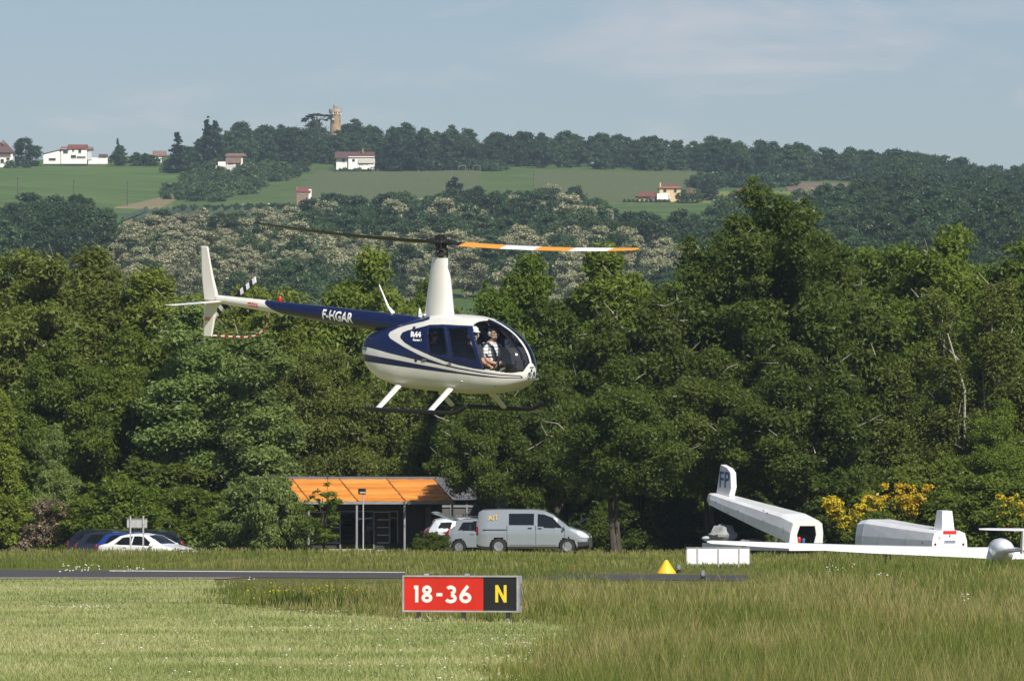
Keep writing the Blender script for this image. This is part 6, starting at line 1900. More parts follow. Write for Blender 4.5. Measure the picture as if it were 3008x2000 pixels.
while x_ < .6:
    w_ = rr.uniform(.05, .12)
    if not -.35 < x_ < -.05:
        mb.box((x_, .14, 1.66 + rr.uniform(-.02, .02)), (w_ * .5, .01, .13)); mb.box((x_ + .03, .139, 1.66 + rr.choice((-.05, 0, .05))), (w_, .01, .03))
    x_ += w_ + .05
part('faded_lettering', mb, PALE, gs)
mb = MB(); mb.box((1.65, 1.9, 1.3), (1.5, 3.4, 2.6)); part('annex', mb, GREYWALL, gs)

# floodlight pole
d = 300.0; q = at(1067, 1562, d)
pl = thing('floodlight_pole', 'thin pole with a boxy floodlight in front of the orange roof', 'lamp post', (q.x, q.y, float(ground_z(q.x, d))))
hh = EYE + (1511 - 1446) * d / F_PX - float(ground_z(q.x, d))
mb = MB(); mb.tube([(0, 0, 0), (0, 0, hh)], [.035, .028], 8); part('pole', mb, ALU, pl)
mb = MB(); mb.box((-.05, 0, hh + .05), (.34, .16, .22), (R(15), 0, 0)); part('lamp_head', mb, BLACK, pl)
mb = MB(); mb.box((-.02, -.09, hh + .0), (.26, .02, .06)); part('bracket', mb, ALU, pl)

# ------------------------------------------------------------------ glider trailers
GEL = pmat("white gelcoat", (0.80, 0.81, 0.82), 0.35, scale=1.1, coat=.3, col2=(0.70, 0.70, 0.69), detail=8)
GELG = pmat("greyish trailer side", (0.62, 0.66, 0.70), 0.4, var=.05, scale=.7)
REFL = pmat("red reflector", (0.62, 0.02, 0.02), 0.35)
BLUEL = pmat("blue lettering", (0.03, 0.11, 0.34), 0.5)
def hull(secs):
    """secs: list of (y, [(x,z)...]) cross sections along y -> MB with caps"""
    mb = MB(); n = len(secs[0][1])
    vs = [(x, y, z) for y, ring in secs for x, z in ring]; fs = []
    for i in range(len(secs) - 1):
        for k in range(n): fs.append((i*n + k, i*n + (k+1) % n, (i+1)*n + (k+1) % n, (i+1)*n + k))
    fs.append(tuple(range(n))[::-1]); fs.append(tuple((len(secs)-1)*n + k for k in range(n)))
    return mb.add(vs, fs)
TA = R(25)
d = 288.0; q = at(2367, 1632, d)
t1 = thing('glider_trailer', 'white glider trailer with its lid raised and FP on the fin', 'trailer', (q.x, q.y, 0), TA)
# y runs away from the camera; tray on the ground
tray = MB(); tray.box((0, 4.1, .38), (1.6, 8.2, .30)); part('tray', tray, GEL, t1)
mb = MB(); mb.box((0, 4.1, .16), (1.2, 7.4, .14)); part('chassis', mb, DKMET, t1)
for sd in (-1, 1):
    M_ = Matrix.Translation((sd * .72, 4.2, .26)) @ Matrix.Rotation(R(90), 4, 'Y')
    mb = MB(); mb.lathe([(.15, -.08), (.27, -.08), (.28, -.05), (.28, .05), (.27, .08), (.15, .08)], 20, M=M_); part('wheel', mb, TYRE, t1)
LP = R(11.3)
lid = bpy.data.objects.new('lid', None); 
def sec(w, h, ch, z0=0.0, tw=.62):
    return [(-w/2, z0), (-w/2 * .97, z0 + h * .45), (-w/2 * .86, z0 + h * .86), (-w/2 * tw * .98, z0 + h), (w/2 * tw * .98, z0 + h), (w/2 * .86, z0 + h * .86), (w/2 * .97, z0 + h * .45), (w/2, z0)]
LM = Matrix.Translation((0, .05, .56)) @ Matrix.Rotation(LP, 4, 'X')
h1 = MB()
secs = [(.03, sec(1.60, .98, .1)), (1.2, sec(1.58, 1.02, .1)), (3.0, sec(1.5, .88, .1)), (6.0, sec(1.22, .66, .1)), (8.3, sec(.95, .50, .1)), (8.75, sec(.72, .34, .1, .08))]
n = 8
vs = [(x, y, z) for y, ring in secs for x, z in ring]; fs = []
for i in range(len(secs) - 1):
    for k in range(7): fs.append((i*n + k, (i+1)*n + k, (i+1)*n + k + 1, i*n + k + 1))
fs.append(tuple((len(secs)-1)*n + k for k in range(n)))
h1.add(vs, fs)
lo = part('lid', h1, GEL, t1); lo.matrix_local = LM
lo.data.materials.append(pmat('trailer inside with shade in colour', (.05, .045, .04), .9))  # inner face coloured dark to give the shade inside the lid
md = lo.modifiers.new('thickness', 'SOLIDIFY'); md.thickness = .03; md.offset = -1; md.material_offset = 1; md.use_rim = True
# near frame with an open doorway
fr = sec(1.60, .98, .1); mb = MB()
op = [(-.38, .0), (-.46, .36), (-.36, .74), (.36, .74), (.46, .36), (.40, .0)]
mb.add([(-.80, 0, 0), (-.776, 0, .44), (-.69, 0, .84), (-.486, 0, .98), (-.36, 0, .74), (-.46, 0, .36), (-.38, 0, 0)], [tuple(range(7))])
mb.add([(.80, 0, 0), (.776, 0, .44), (.69, 0, .84), (.486, 0, .98), (.36, 0, .74), (.46, 0, .36), (.40, 0, 0)], [tuple(range(7))[::-1]])
mb.add([(-.486, 0, .98), (.486, 0, .98), (.36, 0, .74), (-.36, 0, .74)], [(0, 1, 2, 3)])
fo = part('end_frame', mb, GEL, lo); fo.modifiers.new('thickness', 'SOLIDIFY').thickness = .05
# FP fin on the raised end
fin = MB()
fp = [(7.15, .60), (7.02, 1.0), (7.2, 1.62), (7.55, 1.75), (8.2, 1.78), (8.35, .52)]
fin.add([(-.13, a, b) for a, b in fp] + [(.13, a, b) for a, b in fp], [tuple(range(6)), tuple(range(6, 12))[::-1]] + [(i, i + 6, (i + 1) % 6 + 6, (i + 1) % 6) for i in range(6)])
f_ = part('fin', fin, GEL, lo)
me = text_mesh("FP", .98, BLUEL, bold=.014, xs=1.05)
obj('lettering', me, f_, M=Matrix.Translation((-.138, 7.72, 1.17)) @ Matrix.Rotation(R(-90), 4, 'Z') @ Matrix.Rotation(R(90), 4, 'X') @ Matrix.Rotation(R(8), 4, 'Z'))
for (y, z) in ((2.3, .82), (5.2, .34), (7.6, .25), (4.1, .1), (6.2, .06), (3.3, .08)):
    mb = MB(); wv = float(np.interp(y, [0, 3, 6, 8.3], [.78, .72, .59, .46])); mb.box((-wv - .005, y, z), (.03, .10, .05)); part('latch', mb, ALUD, lo)
for y in (1.9, 4.4, 6.9):
    wv = float(np.interp(y, [0, 3, 6, 8.3], [.80, .75, .61, .475])); hv = float(np.interp(y, [0, 1.2, 3, 6, 8.3], [.98, 1.02, .88, .66, .5]))
    mb = MB(); mb.tube([(-wv - .004, y, .02), (-wv * .97 - .004, y, hv * .45), (-wv * .86 - .004, y, hv * .86), (-wv * .61, y, hv + .004)], .007, 4); part('panel_seam', mb, ALU, lo)
mb = MB(); mb.box((-.60, 2.9, .93 * .86), (.02, .14, .05)); part('vent', mb, ALUD, lo)
mb = MB()
for k in range(8):
    a = 2 * math.pi * k / 8
    mb.box((-.792, .62 + .07 * math.cos(a), .42 + .11 * math.sin(a)), (.012, .03, .03))
part('emblem', mb, ALUD, lo)
mb = MB(); mb.box((-.2, 8.4, .30), (.02, .16, .05)); part('plate', mb, ALUD, lo)
# things lying in the open trailer
q2 = t1.matrix_basis
def tpos(x, y, z): return q2 @ Vector((x, y, z))
p_ = tpos(-.1, .5, .55)
def lump(name, label, cat, loc, size, mat, seed=1, rz=0.0):
    r = np.random.default_rng(seed); mb = MB(); mb.sphere((0, 0, size[2]), size, 16, 10)
    for v in mb.v:
        k = 1 + .13 * math.sin(v.x * 9 + seed) * math.cos(v.y * 8 - seed) + .08 * math.sin(v.z * 14 + seed * 2)
        v.x *= k; v.y *= k; v.z = max(0, v.z * k)
    o = obj(name, mb.mesh(name, mat, True), loc=loc, rot=(0, 0, rz)); return tag(o, label, cat)
lump('red_bag', 'round red bag inside the open end of the raised trailer', 'bag', p_, (.13, .13, .15), RED, 2)
lump('blue_bottle', 'small blue bundle next to the red bag in the trailer', 'bundle', tpos(.14, .5, .55), (.07, .07, .10), BLUEL, 3)
TARP = pmat("grey tarpaulin", (.28, .29, .29), .85, var=.15, scale=4)
lump('gray_cover', 'gray crumpled canopy cover on the trailer tray under the raised lid', 'cover', tpos(-.55, 6.7, .53), (.62, .8, .36), TARP, 5)
lump('white_cover', 'pale bundle of cloth at the far end of the trailer tray', 'bundle', tpos(-.25, 8.0, .53), (.5, .45, .17), pmat("pale blue cloth", (.55, .58, .64), .9, var=.1), 6)
lump('gray_mat', 'flat gray cover lying on the trailer tray near the lid hinge', 'cover', tpos(-.3, 4.6, .53), (.45, 1.0, .09), TARP, 7)
# trailer 2
d = 276.0; q = at(2789, 1632, d)
t2 = thing('glider_trailer', 'closed white glider trailer with a box fin and a red reflector panel', 'trailer', (q.x, q.y, 0), R(24))
secs = [(0, sec(1.62, .72, .1, .38, .55)), (1.0, sec(1.62, .80, .1, .36)), (3.5, sec(1.66, 1.0, .1, .34)), (6.2, sec(1.66, 1.24, .1, .32)), (7.0, sec(1.5, 1.16, .1, .34)), (7.3, sec(1.2, .9, .1, .40))]
hb_ = hull(secs); body = part('body', hb_, GEL, t2)
mb = MB(); mb.box((0, 3.5, .29), (1.5, 6.9, .12)); mb.box((0, 3.4, .20), (1.2, 6.4, .12)); part('chassis', mb, GELG, t2)
for sd in (-1, 1):
    M_ = Matrix.Translation((sd * .72, 3.4, .27)) @ Matrix.Rotation(R(90), 4, 'Y')
    mb = MB(); mb.lathe([(.15, -.08), (.27, -.08), (.28, -.05), (.28, .05), (.27, .08), (.15, .08)], 20, M=M_); part('wheel', mb, TYRE, t2)
bx = MB()
bx.add([(-.29, .12, 1.06), (.29, .12, 1.06), (.32, .78, 1.14), (-.32, .78, 1.14), (-.22, .20, 1.90), (.22, .20, 1.90), (.23, .66, 1.93), (-.23, .66, 1.93)], [(3, 2, 1, 0), (4, 5, 6, 7), (0, 1, 5, 4), (1, 2, 6, 5), (2, 3, 7, 6), (3, 0, 4, 7)])
part('box_fin', bx, GEL, t2)
mb = MB(); mb.box((.0, -.012, 1.035), (.60, .022, .13)); part('reflector_panel', mb, REFL, t2)
mb = MB(); mb.sphere((0, -.01, .90), (.045, .03, .045), 10, 7); part('fog_lamp', mb, ALUD, t2)
for xx in (-.66, .62):
    mb = MB(); mb.lathe([(.05, 0), (.05, .02), (.02, .03)], 14, M=Matrix.Translation((xx, -.002, .55)) @ Matrix.Rotation(R(90), 4, 'X')); part('tail_light', mb, TAIL, t2)
PLATE = pmat("number plate", (.30, .36, .45), .5)
mb = MB(); mb.box((0, -.012, .66), (.52, .02, .11)); pp = part('number_plate', mb, PLATE, t2)
mb = MB()
for k in range(9): mb.box((-.2 + k * .05, -.024, .66), (.026, .006, .06 if k % 3 else .03))
part('plate_marks', mb, BLACK, pp)
mb = MB(); mb.box((-.5, -.008, .80), (.012, .012, .12)); mb.box((-.46, -.008, .78), (.08, .012, .014)); mb.box((-.44, -.008, .82), (.012, .012, .12)); mb.box((-.47, -.008, .85), (.07, .012, .014)); part('emblem', mb, ALUD, t2)
mb = MB(); mb.box((-.82, .8, .62), (.03, .14, .04)); part('latch', mb, ALUD, t2)
for y in (2.2, 4.6, 6.2):
    w_ = float(np.interp(y, [0, 3.5, 7], [.81, .83, .83])); h_ = float(np.interp(y, [0, 1, 3.5, 6.2], [.72, .80, 1.0, 1.24])); z_ = float(np.interp(y, [0, 1, 3.5, 6.2], [.38, .36, .34, .32]))
    mb = MB(); mb.tube([(-w_ - .003, y, z_), (-w_ * .97 - .004, y, z_ + h_ * .45), (-w_ * .86 - .004, y, z_ + h_ * .86)], .006, 4); part('panel_seam', mb, ALU, t2)
mb = MB(); mb.box((-.82, 3.4, .26), (.05, .7, .12)); part('mudguard', mb, ALUD, t2)

# ------------------------------------------------------------------ parked glider (seen from behind)
d = 226.0; gx = (2946 - 1504) * d / F_PX
gl = thing('glider', 'white glider resting in the grass with its long left wing low', 'glider', (gx, d, 0))
mb = MB()
secs = []
for (y, z, rx, rz_) in ((-3.6, .62, .04, .06), (-2.0, .58, .05, .07), (-.9, .56, .07, .09), (-.72, .56, .20, .22), (-.45, .55, .31, .33), (.0, .54, .39, .40), (.9, .54, .41, .43), (1.9, .54, .40, .42), (2.8, .48, .25, .30), (3.4, .42, .06, .10)):
    secs.append((y, [(rx * math.cos(2 * math.pi * k / 16) + (y < -.7) * (-y - .7) * .15, z + rz_ * math.sin(2 * math.pi * k / 16)) for k in range(16)]))
part('fuselage', hull(secs), GEL, gl, True)
M_ = Matrix.Translation((0, .7, .18)) @ Matrix.Rotation(R(90), 4, 'Y')
mb = MB(); mb.lathe([(.08, -.05), (.17, -.05), (.18, 0), (.17, .05), (.08, .05)], 16, M=M_); part('wheel', mb, TYRE, gl)
mb = MB(); mb.add([(-.28, 1.2, .86), (.28, 1.2, .86), (.22, 2.4, .70), (-.22, 2.4, .70), (0, 1.6, 1.0), (0, 2.2, .92)], [(0, 1, 4), (1, 2, 5, 4), (2, 3, 5), (3, 0, 4, 5)]); part('canopy', mb, CGLASS, gl, True)
def wing(stations, name):
    """stations: (x,y_le,z,chord,thick,tilt)"""
    mb = MB(); rings = []
    for x, yle, z, c, th, tl in stations:
        prof = [(0, 0), (.12, .5), (.35, .6), (.7, .3), (1, 0), (.7, -.15), (.35, -.4), (.12, -.35)]
        ring = []
        for u, v in prof:
            yy = yle - u * c; zz_ = z + v * th - (u - .3) * c * math.sin(tl)
            ring.append(Vector((x, yy, zz_)))
        rings.append(ring)
    for i in range(len(rings) - 1):
        for k in range(8): mb.add([rings[i][k], rings[i][(k+1) % 8], rings[i+1][(k+1) % 8], rings[i+1][k]], [(0, 1, 2, 3)])
    mb.add(rings[0], [tuple(range(8))]); mb.add(rings[-1], [tuple(range(8))[::-1]])
    return part(name, mb, GEL, gl, True)
wing([(-.22, 1.30, .50, 1.1, .22, R(17)), (-1.0, 1.32, .515, 1.0, .20, R(16)), (-4.5, 1.7, .62, .85, .16, R(14)), (-8.0, 2.3, .76, .58, .12, R(12)), (-9.6, 2.7, .83, .38, .09, R(11)), (-9.75, 2.72, .845, .25, .03, R(7))], 'left_wing')
wing([(.22, 1.30, .50, 1.1, .22, R(17)), (1.0, 1.32, .48, 1.0, .20, R(16)), (4.5, 1.7, .36, .85, .16, R(14)), (8.0, 2.3, .24, .58, .12, R(12)), (9.6, 2.7, .20, .38, .09, R(11))], 'right_wing')
tx = .43; ty = -3.3
mb = MB(); mb.add([(tx - .07, ty - .25, .45), (tx + .07, ty - .25, .45), (tx + .085, ty + .5, .5), (tx - .085, ty + .5, .5), (tx - .045, ty - .35, 1.22), (tx + .045, ty - .35, 1.22), (tx + .06, ty + .15, 1.24), (tx - .06, ty + .15, 1.24)], [(3, 2, 1, 0), (4, 5, 6, 7), (0, 1, 5, 4), (1, 2, 6, 5), (2, 3, 7, 6), (3, 0, 4, 7)])
part('tail_fin', mb, pmat("grey white fin", (.62, .60, .59), .5), gl)
mb = MB()
def tailp(sg):
    prof = [(0, 0), (.2, .5), (.6, .35), (1, 0), (.6, -.3), (.2, -.4)]
    rings = []
    for x, c, th in ((0, .55, .09), (sg * 1.2, .42, .07), (sg * 1.45, .28, .04)):
        rings.append([Vector((tx + x, ty + .25 - u * c, 1.27 + v * th - u * c * .10 + .012 * (-x))) for u, v in prof])
    for i in range(2):
        for k in range(6): mb.add([rings[i][k], rings[i][(k+1) % 6], rings[i+1][(k+1) % 6], rings[i+1][k]], [(0, 1, 2, 3)])
    mb.add(rings[-1], [tuple(range(6))])
tailp(-1); tailp(1)
part('tailplane', mb, GEL, gl)
for (wx, wl) in ((-3.75, 'wooden trestle under the left wing of the glider'),):
    q = Vector((gx + wx, d + 1.2, 0))
    t = thing('wing_stand', wl, 'stand', q)
    for sd in (-1, 1):
        mb = MB(); mb.tube([(sd * .12, 0, 0), (sd * .05, 0, .50)], .03, 6); part('leg', mb, ALUD, t)
    mb = MB(); mb.box((0, 0, .50), (.22, .5, .05)); part('top_bar', mb, ALUD, t)
q = Vector((gx - 8.6, d + 2.2, 0))
t = thing('wing_stand', 'thin stand under the glider wing tip, behind the white board', 'stand', q)
mb = MB(); mb.tube([(0, 0, 0), (.06, 0, .74)], .015, 6); part('leg', mb, ALUD, t); mb = MB(); mb.box((0, 0, .06), (.16, .16, .10)); part('foot', mb, pmat("terracotta weight", (.38, .17, .09), .9), t)
# ------------------------------------------------------------------ houses on the hill
WALLW = pmat("white render", (0.78, 0.75, 0.70), 0.85, var=.03, scale=.6)
WALLY = pmat("cream yellow render", (0.56, 0.42, 0.22), 0.85, var=.04, scale=.6)
WALLS = pmat("brown stone wall", (0.22, 0.145, 0.105), 0.9, var=.2, scale=2)
ROOFR = pmat("red roof tiles", (0.17, 0.052, 0.040), 0.85, var=.12, scale=2)
ROOFB = pmat("brown roof tiles", (0.095, 0.050, 0.044), 0.85, var=.12, scale=2)
ROOFP = pmat("weathered pinkish roof tiles", (0.19, 0.115, 0.09), 0.85, var=.12, scale=2)
PANE = pmat("dark window pane", (0.03, 0.035, 0.04), 0.2)
SHUT = pmat("brown shutter", (0.10, 0.06, 0.045), 0.7)
STONE = pmat("ochre tower stone", (0.32, 0.22, 0.12), 0.9, var=.14, scale=.9, bump=.3)
STONEG = pmat("grey parapet stone", (0.36, 0.31, 0.25), 0.9, var=.14, scale=.9)
LEADG = pmat("grey dome lead", (0.24, 0.25, 0.26), 0.6, var=.1)
class House:
    def __init__(s, name, label, px, py, d, rz=0.0):
        s.d = d; p = at(px, py, d); s.k = F_PX / d; s.px = px; s.py = py
        s.t = thing(name, label, 'house' if 'tower' not in name else 'tower', (p.x, p.y, p.z), rz)
    def X(s, px): return (px - s.px) / s.k
    def Z(s, py): return (s.py - py) / s.k
    def wall(s, x0, x1, y0, y1, dep, mat, yo=0.0, name='wall'):
        mb = MB(); X0, X1, Z0, Z1 = s.X(x0), s.X(x1), s.Z(y1), s.Z(y0)
        mb.box(((X0 + X1) / 2, yo + dep / 2, (Z0 + Z1) / 2 - .6), (X1 - X0, dep, Z1 - Z0 + 1.2)); return part(name, mb, mat, s.t)
    def gable(s, x0, x1, ytop, yeave, dep, mat, yo=0.0, over=.5, hip=0.0):
        X0, X1, Zt, Ze = s.X(x0), s.X(x1), s.Z(ytop), s.Z(yeave)
        mb = MB(); h = hip
        mb.add([(X0, yo - over, Ze), (X1, yo - over, Ze), (X1 - h, yo + dep / 2, Zt), (X0 + h, yo + dep / 2, Zt), (X0, yo + dep + over, Ze), (X1, yo + dep + over, Ze),
                (X0, yo - over, Ze - .25), (X1, yo - over, Ze - .25), (X1, yo + dep + over, Ze - .25), (X0, yo + dep + over, Ze - .25)],
               [(0, 1, 2, 3), (3, 2, 5, 4), (0, 3, 4), (1, 5, 2), (0, 6, 7, 1), (4, 5, 8, 9), (1, 7, 8, 5), (0, 4, 9, 6), (6, 9, 8, 7)])
        return part('roof', mb, mat, s.t)
    def win(s, x0, x1, y0, y1, yo=0.0, mat=None, shut=False, name='window'):
        mb = MB(); X0, X1, Z0, Z1 = s.X(x0), s.X(x1), s.Z(y1), s.Z(y0)
        mb.box(((X0 + X1) / 2, yo - .02, (Z0 + Z1) / 2), (X1 - X0, .12, Z1 - Z0)); w = part(name, mb, mat or PANE, s.t)
        mb = MB(); mb.box(((X0 + X1) / 2, yo - .05, Z0 - .06), (X1 - X0 + .2, .22, .1)); part('sill', mb, WALLW, w)
        return w
    def chimney(s, px, y0, y1, w=.7, yo=2.0, mat=None):
        mb = MB(); mb.box((s.X(px), yo, (s.Z(y0) + s.Z(y1)) / 2), (w, w, s.Z(y0) - s.Z(y1))); mb.box((s.X(px), yo, s.Z(y0)), (w * 1.25, w * 1.25, .12)); part('chimney', mb, mat or WALLS, s.t)
# white house with red roof
h = House('country_house', 'white house with a red roof standing on the ridge above the meadow', 200, 472, 2470)
h.wall(178, 254, 436, 472, 9, WALLW)
h.gable(196, 255, 423, 436, 9, ROOFR, over=.5)
h.gable(176, 202, 430, 438, 8, ROOFR, yo=-.3, over=.3)
h.gable(252, 270, 430, 438, 7, ROOFP, yo=.6, over=.3)
mb = MB(); X0, X1 = h.X(126), h.X(176)
mb.add([(X0, .3, -1.2), (X1, .3, -1.2), (X1, .3, h.Z(442)), (X0, .3, h.Z(454)), (X0, 7, -1.2), (X1, 7, -1.2), (X1, 7, h.Z(442)), (X0, 7, h.Z(454))], [(0, 1, 2, 3), (7, 6, 5, 4), (0, 4, 5, 1), (1, 5, 6, 2), (2, 6, 7, 3), (3, 7, 4, 0)])
part('annex', mb, WALLW, h.t)
mb = MB(); mb.add([(X0 - .4, 0, h.Z(453.5)), (X1, 0, h.Z(440.5)), (X1, 7.2, h.Z(440.5)), (X0 - .4, 7.2, h.Z(453.5)), (X0 - .4, 0, h.Z(452)), (X1, 0, h.Z(439)), (X1, 7.2, h.Z(439)), (X0 - .4, 7.2, h.Z(452))], [(3, 2, 1, 0), (4, 5, 6, 7), (0, 1, 5, 4), (1, 2, 6, 5), (2, 3, 7, 6), (3, 0, 4, 7)])
part('annex_roof', mb, ROOFB, h.t)
h.win(184, 198, 443, 451); h.win(229, 237, 437, 450); h.win(211, 216, 437, 446); h.win(207, 222, 456, 465); h.win(224, 250, 460, 465); h.win(142, 162, 465, 472, yo=.3, name='garage_door')
h.wall(255, 268, 446, 460, 3, pmat("shaded render", (.5, .5, .48), .9), yo=.5, name='balcony'); h.wall(258, 314, 463, 472, 2, WALLW, yo=.8, name='terrace_wall')
h.gable(288, 314, 452, 459, 3, ROOFB, yo=.5, over=.2)
for pxx in (292, 311): h.wall(pxx - 1, pxx + 1, 459, 472, .3, WALLW, yo=.6, name='pillar')
# house at the left edge
h = House('country_house', 'house with a brown roof cut by the left edge of the photo', 8, 482, 2450)
h.wall(-50, 36, 447, 482, 8, WALLW); h.gable(-60, 41, 416, 447, 8, ROOFB, over=.6, hip=3.5); h.win(-12, 30, 449, 462, mat=SHUT, name='balcony_door'); h.win(0, 10, 468, 480); h.win(17, 27, 464, 471); h.chimney(7, 412, 424)
# red roof half hidden
h = House('country_house', 'small house with a red roof half hidden by the dark trees on the ridge', 462, 468, 2480)
h.wall(452, 474, 457, 468, 6, WALLW); h.gable(446, 486, 442, 457, 6, ROOFP); h.win(458, 464, 460, 466)
h.wall(434, 444, 458, 468, 3, WALLW, name='outbuilding')
# small white house among trees
h = House('country_house', 'small white house with a brown roof and a terrace under the tall firs', 684, 494, 2370)
h.wall(664, 712, 456, 494, 7, WALLW); h.gable(660, 724, 449, 457, 7, ROOFP, over=.8, hip=1.0); h.win(669, 684, 473, 484); h.win(692, 706, 473, 492, mat=SHUT, name='door')
h.wall(662, 708, 465, 469, .6, ROOFP, yo=-.7, name='awning'); h.wall(634, 706, 488, 497, 2, pmat("terrace stone", (.55, .50, .45), .9), yo=-3, name='terrace_wall'); h.wall(640, 662, 476, 490, 1.2, WALLW, yo=-1, name='garden_wall')
# long white house
h = House('country_house', 'long low white house with a dark brown roof below the tower', 1042, 488, 2375)
h.wall(1023, 1100, 460, 488, 8, WALLW); h.wall(987, 1024, 463, 488, 7, WALLW, yo=1.2); h.gable(983, 1100, 444, 463, 9, ROOFB, yo=.3, over=.5); h.chimney(1065, 436, 450, w=.6, yo=3)
h.win(1034, 1042, 468, 475); h.win(1054, 1068, 477, 485, mat=SHUT); h.win(1069, 1082, 477, 484, mat=SHUT); h.win(1004, 1012, 466, 476, yo=1.2)
h.wall(1052, 1098, 468, 470, .5, pmat("awning slat", (.5, .47, .43), .8), yo=-.5, name='awning')
for k, pxx in enumerate(range(985, 1095, 14)):
    far_tree('garden_shrub', 'reddish flowering shrub in the bed before the long white house', 'shrub', 'shrubs before the long white house', 'scrub1', (pxx - 1504) * 2366 / F_PX, 2366, 1.3 + (k % 3) * .3, 'scrub', .7, k)
# stone hut
h = House('stone_hut', 'brown stone hut with a red roof at the edge of the middle vineyard', 893, 592, 2000)
h.wall(871, 906, 562, 592, 4, WALLS); h.wall(906, 914, 556, 592, 4, WALLW, yo=.3); h.gable(869, 912, 551, 562, 4, ROOFR, over=.2); h.win(887, 892, 562, 569)
for pxx in (871, 909): h.chimney(pxx, 549, 556, w=.4, yo=1.5)
# yellow house
h = House('country_house', 'cream yellow two storey house with a red hip roof below the right vineyard', 1966, 592, 2010)
h.wall(1938, 2000, 550, 588, 8, WALLY); h.gable(1934, 2004, 540, 552, 8, ROOFR, over=.4, hip=2.4)
h.wall(1875, 1940, 574, 586, 6, WALLY, yo=1); h.gable(1868, 1942, 561, 575, 7, ROOFR, yo=.6, over=.5, hip=2.2)
h.wall(2000, 2044, 574, 590, 6, WALLY, yo=1); h.gable(1998, 2052, 558, 575, 7, ROOFR, yo=.6, over=.5, hip=2.2)
h.win(1949, 1958, 553, 566); h.win(1980, 1988, 553, 566); h.win(1891, 1896, 575, 584, yo=1); h.win(1910, 1948, 577, 588, yo=.2, mat=SHUT, name='porch')
h.wall(1930, 1966, 569, 575, 2, WALLW, yo=-1.2, name='balcony'); h.wall(1964, 1968, 572, 592, .5, WALLW, yo=-1.2, name='pillar')
h.chimney(1941, 535, 548, w=.4, yo=4, mat=WALLY); h.chimney(2046, 562, 570, w=.5, yo=4, mat=WALLY)
for k, pxx in enumerate(range(1835, 1975, 13)):
    far_tree('garden_hedge', 'dark clipped bush in the hedge before the yellow house', 'hedge', 'hedge before the yellow house', 'scrub1', (pxx - 1504) * 2000 / F_PX, 2000, 1.4, 'wood', .55, k)
for k, pxx in enumerate((1995, 2012, 2030, 2048)):
    far_tree('garden_shrub', 'dark garden tree before the right wing of the yellow house', 'shrub', 'garden trees by the yellow house', 'broad1', (pxx - 1504) * 1998 / F_PX, 1998, 3.2 + k % 2, 'green', .8, k)
# two red roofs behind the big tree
h = House('country_house', 'house showing only its red roof through the twigs of the tallest tree', 2195, 585, 1960)
h.wall(2150, 2240, 566, 590, 8, WALLW); h.gable(2142, 2248, 549, 568, 9, ROOFR, over=.5, hip=4); h.win(2170, 2180, 571, 580)
h = House('country_house', 'house with a low red roof and white chimney at the right of the tallest tree', 2390, 596, 1950)
h.wall(2350, 2440, 577, 598, 8, WALLW); h.gable(2338, 2452, 561, 578, 9, ROOFR, over=.5, hip=4); h.chimney(2397, 558, 574, w=.6, yo=1.5, mat=WALLW); h.win(2370, 2380, 581, 590)
for px, dd, hh in ((2158, 1940, 4.6), (2182, 1938, 4.0), (2206, 1942, 4.4), (2232, 1940, 4.8), (2350, 1930, 4.0), (2378, 1928, 3.6), (2410, 1930, 4.2), (2438, 1932, 4.6)):
    far_tree('garden_tree', 'green garden tree hiding the walls of the two low red roofs', 'tree', 'garden trees before the red roofs', 'broad1', (px - 1504) * dd / F_PX, dd, hh, 'green', .9, px)
# tower
d = 2500; q = at(985, 385, d)
tw = thing('stone_tower', 'round ochre stone tower with a crenellated top and small dome on the ridge', 'tower', (q.x, q.y, q.z))
k = F_PX / d; Zt = lambda py: (385 - py) / k
mb = MB(); mb.lathe([(2.0, -6), (1.95, Zt(370)), (1.80, Zt(338)), (2.02, Zt(333))], 28); part('shaft', mb, STONE, tw, True)
for i in range(16):
    a = 2 * math.pi * i / 16
    mb = MB(); mb.box((2.1 * math.cos(a), 2.1 * math.sin(a), Zt(333.5)), (.45, .28, .95), (0, 0, a)); part('corbel', mb, WALLW if i % 2 else STONEG, tw)
mb = MB(); mb.lathe([(2.12, Zt(331)), (2.42, Zt(330)), (2.45, Zt(323)), (2.42, Zt(322)), (2.1, Zt(322))], 28); part('parapet', mb, STONEG, tw)
for i in range(12):
    a = 2 * math.pi * i / 12
    mb = MB(); mb.box((2.3 * math.cos(a), 2.3 * math.sin(a), Zt(321.5)), (.2, .7, .35), (0, 0, a)); part('merlon', mb, STONEG, tw)
mb = MB(); mb.lathe([(.75, Zt(323)), (.75, Zt(313))], 20); part('turret', mb, STONE, tw, True)
mb = MB(); mb.lathe([(.80, Zt(313)), (.78, Zt(310)), (.55, Zt(307)), (.15, Zt(305.5)), (.04, Zt(305)), (.04, Zt(301))], 20); part('dome', mb, LEADG, tw, True)
mb = MB(); mb.box((-.75, -1.68, Zt(358)), (.55, .4, 1.25)); w = part('window', mb, PANE, tw); mb = MB(); mb.box((-.78, -1.72, Zt(351.5)), (.9, .3, .25)); part('sill', mb, WALLW, w)
mb = MB(); mb.box((1.45, -1.1, Zt(356)), (.25, .3, .6)); part('window', mb, PANE, tw)
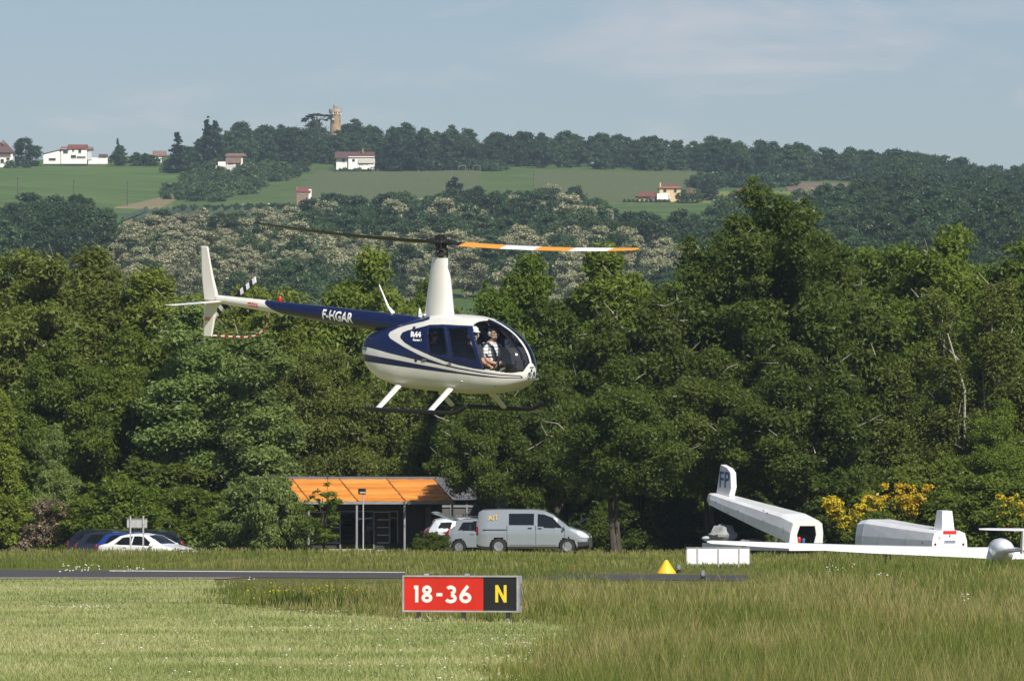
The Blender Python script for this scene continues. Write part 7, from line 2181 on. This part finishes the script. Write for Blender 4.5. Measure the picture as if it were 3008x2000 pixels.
# white marker posts and utility poles
for px in (576, 645, 714, 789):
    dd = 2010; x = (px - 1504) * dd / F_PX; z = float(hill_z(x, dd))
    mb = MB(); mb.tube([(0, 0, -.2), (0, 0, 1.0)], .28, 8); mb.lathe([(.28, 1.0), (.2, 1.15), (.02, 1.2)], 8)
    tag(obj('marker_post', mb.mesh('marker_post', WALLW), loc=(x, dd, z)), 'short white marker post along the lane below the scrub', 'post', 'white marker posts along the lane')
for px, top, dd, lb in ((373, 533, 2020, 'dark utility pole standing at the foot of the left meadow'), (50, 520, 2040, 'faint utility pole at the left of the meadow'), (215, 528, 2040, 'faint utility pole in the middle of the left meadow'), (2025, 543, 1985, 'utility pole beside the right wing of the yellow house')):
    x = (px - 1504) * dd / F_PX; z = float(hill_z(x, dd)); H = EYE + (1511 - top) * dd / F_PX - z
    t = thing('utility_pole', lb, 'pole', (x, dd, z), 0, 'utility poles on the hill')
    mb = MB(); mb.tube([(0, 0, -.3), (0, 0, H)], [.14, .09], 6); part('pole', mb, BARK, t); mb = MB(); mb.box((0, 0, H - .4), (1.2, .1, .1)); part('cross_arm', mb, BARK, t)
for px in (1357, 1400):
    dd = 2370; x = (px - 1504) * dd / F_PX; z = float(hill_z(x, dd))
    mb = MB()
    for xx in (-1.2, 1.2): mb.tube([(xx, 0, 0), (xx, 0, 2.2)], .08, 6)
    mb.tube([(-1.3, 0, 2.2), (1.3, 0, 2.2)], .08, 6)
    tag(obj('pergola', mb.mesh('pergola', ALUD), loc=(x, dd, z)), 'pale pergola in the grass right of the long white house', 'pergola', 'pergolas by the wood')

# ------------------------------------------------------------------ air
mh, nt, out = nodes_mat("haze air")
pv = nt.nodes.new('ShaderNodeVolumePrincipled')
pv.inputs['Color'].default_value = (0.64, 0.82, 1.0, 1)
pv.inputs['Density'].default_value = 0.000062
pv.inputs['Density Attribute'].default_value = ""
pv.inputs['Anisotropy'].default_value = 0.0
nt.links.new(pv.outputs[0], out.inputs['Volume'])
try: mh.cycles.homogeneous_volume = True
except Exception: pass
mb = MB(); mb.box((0, 1475, 99), (900, 3110, 202))
hz = obj('haze', mb.mesh('haze', mh)); hz['kind'] = 'stuff'
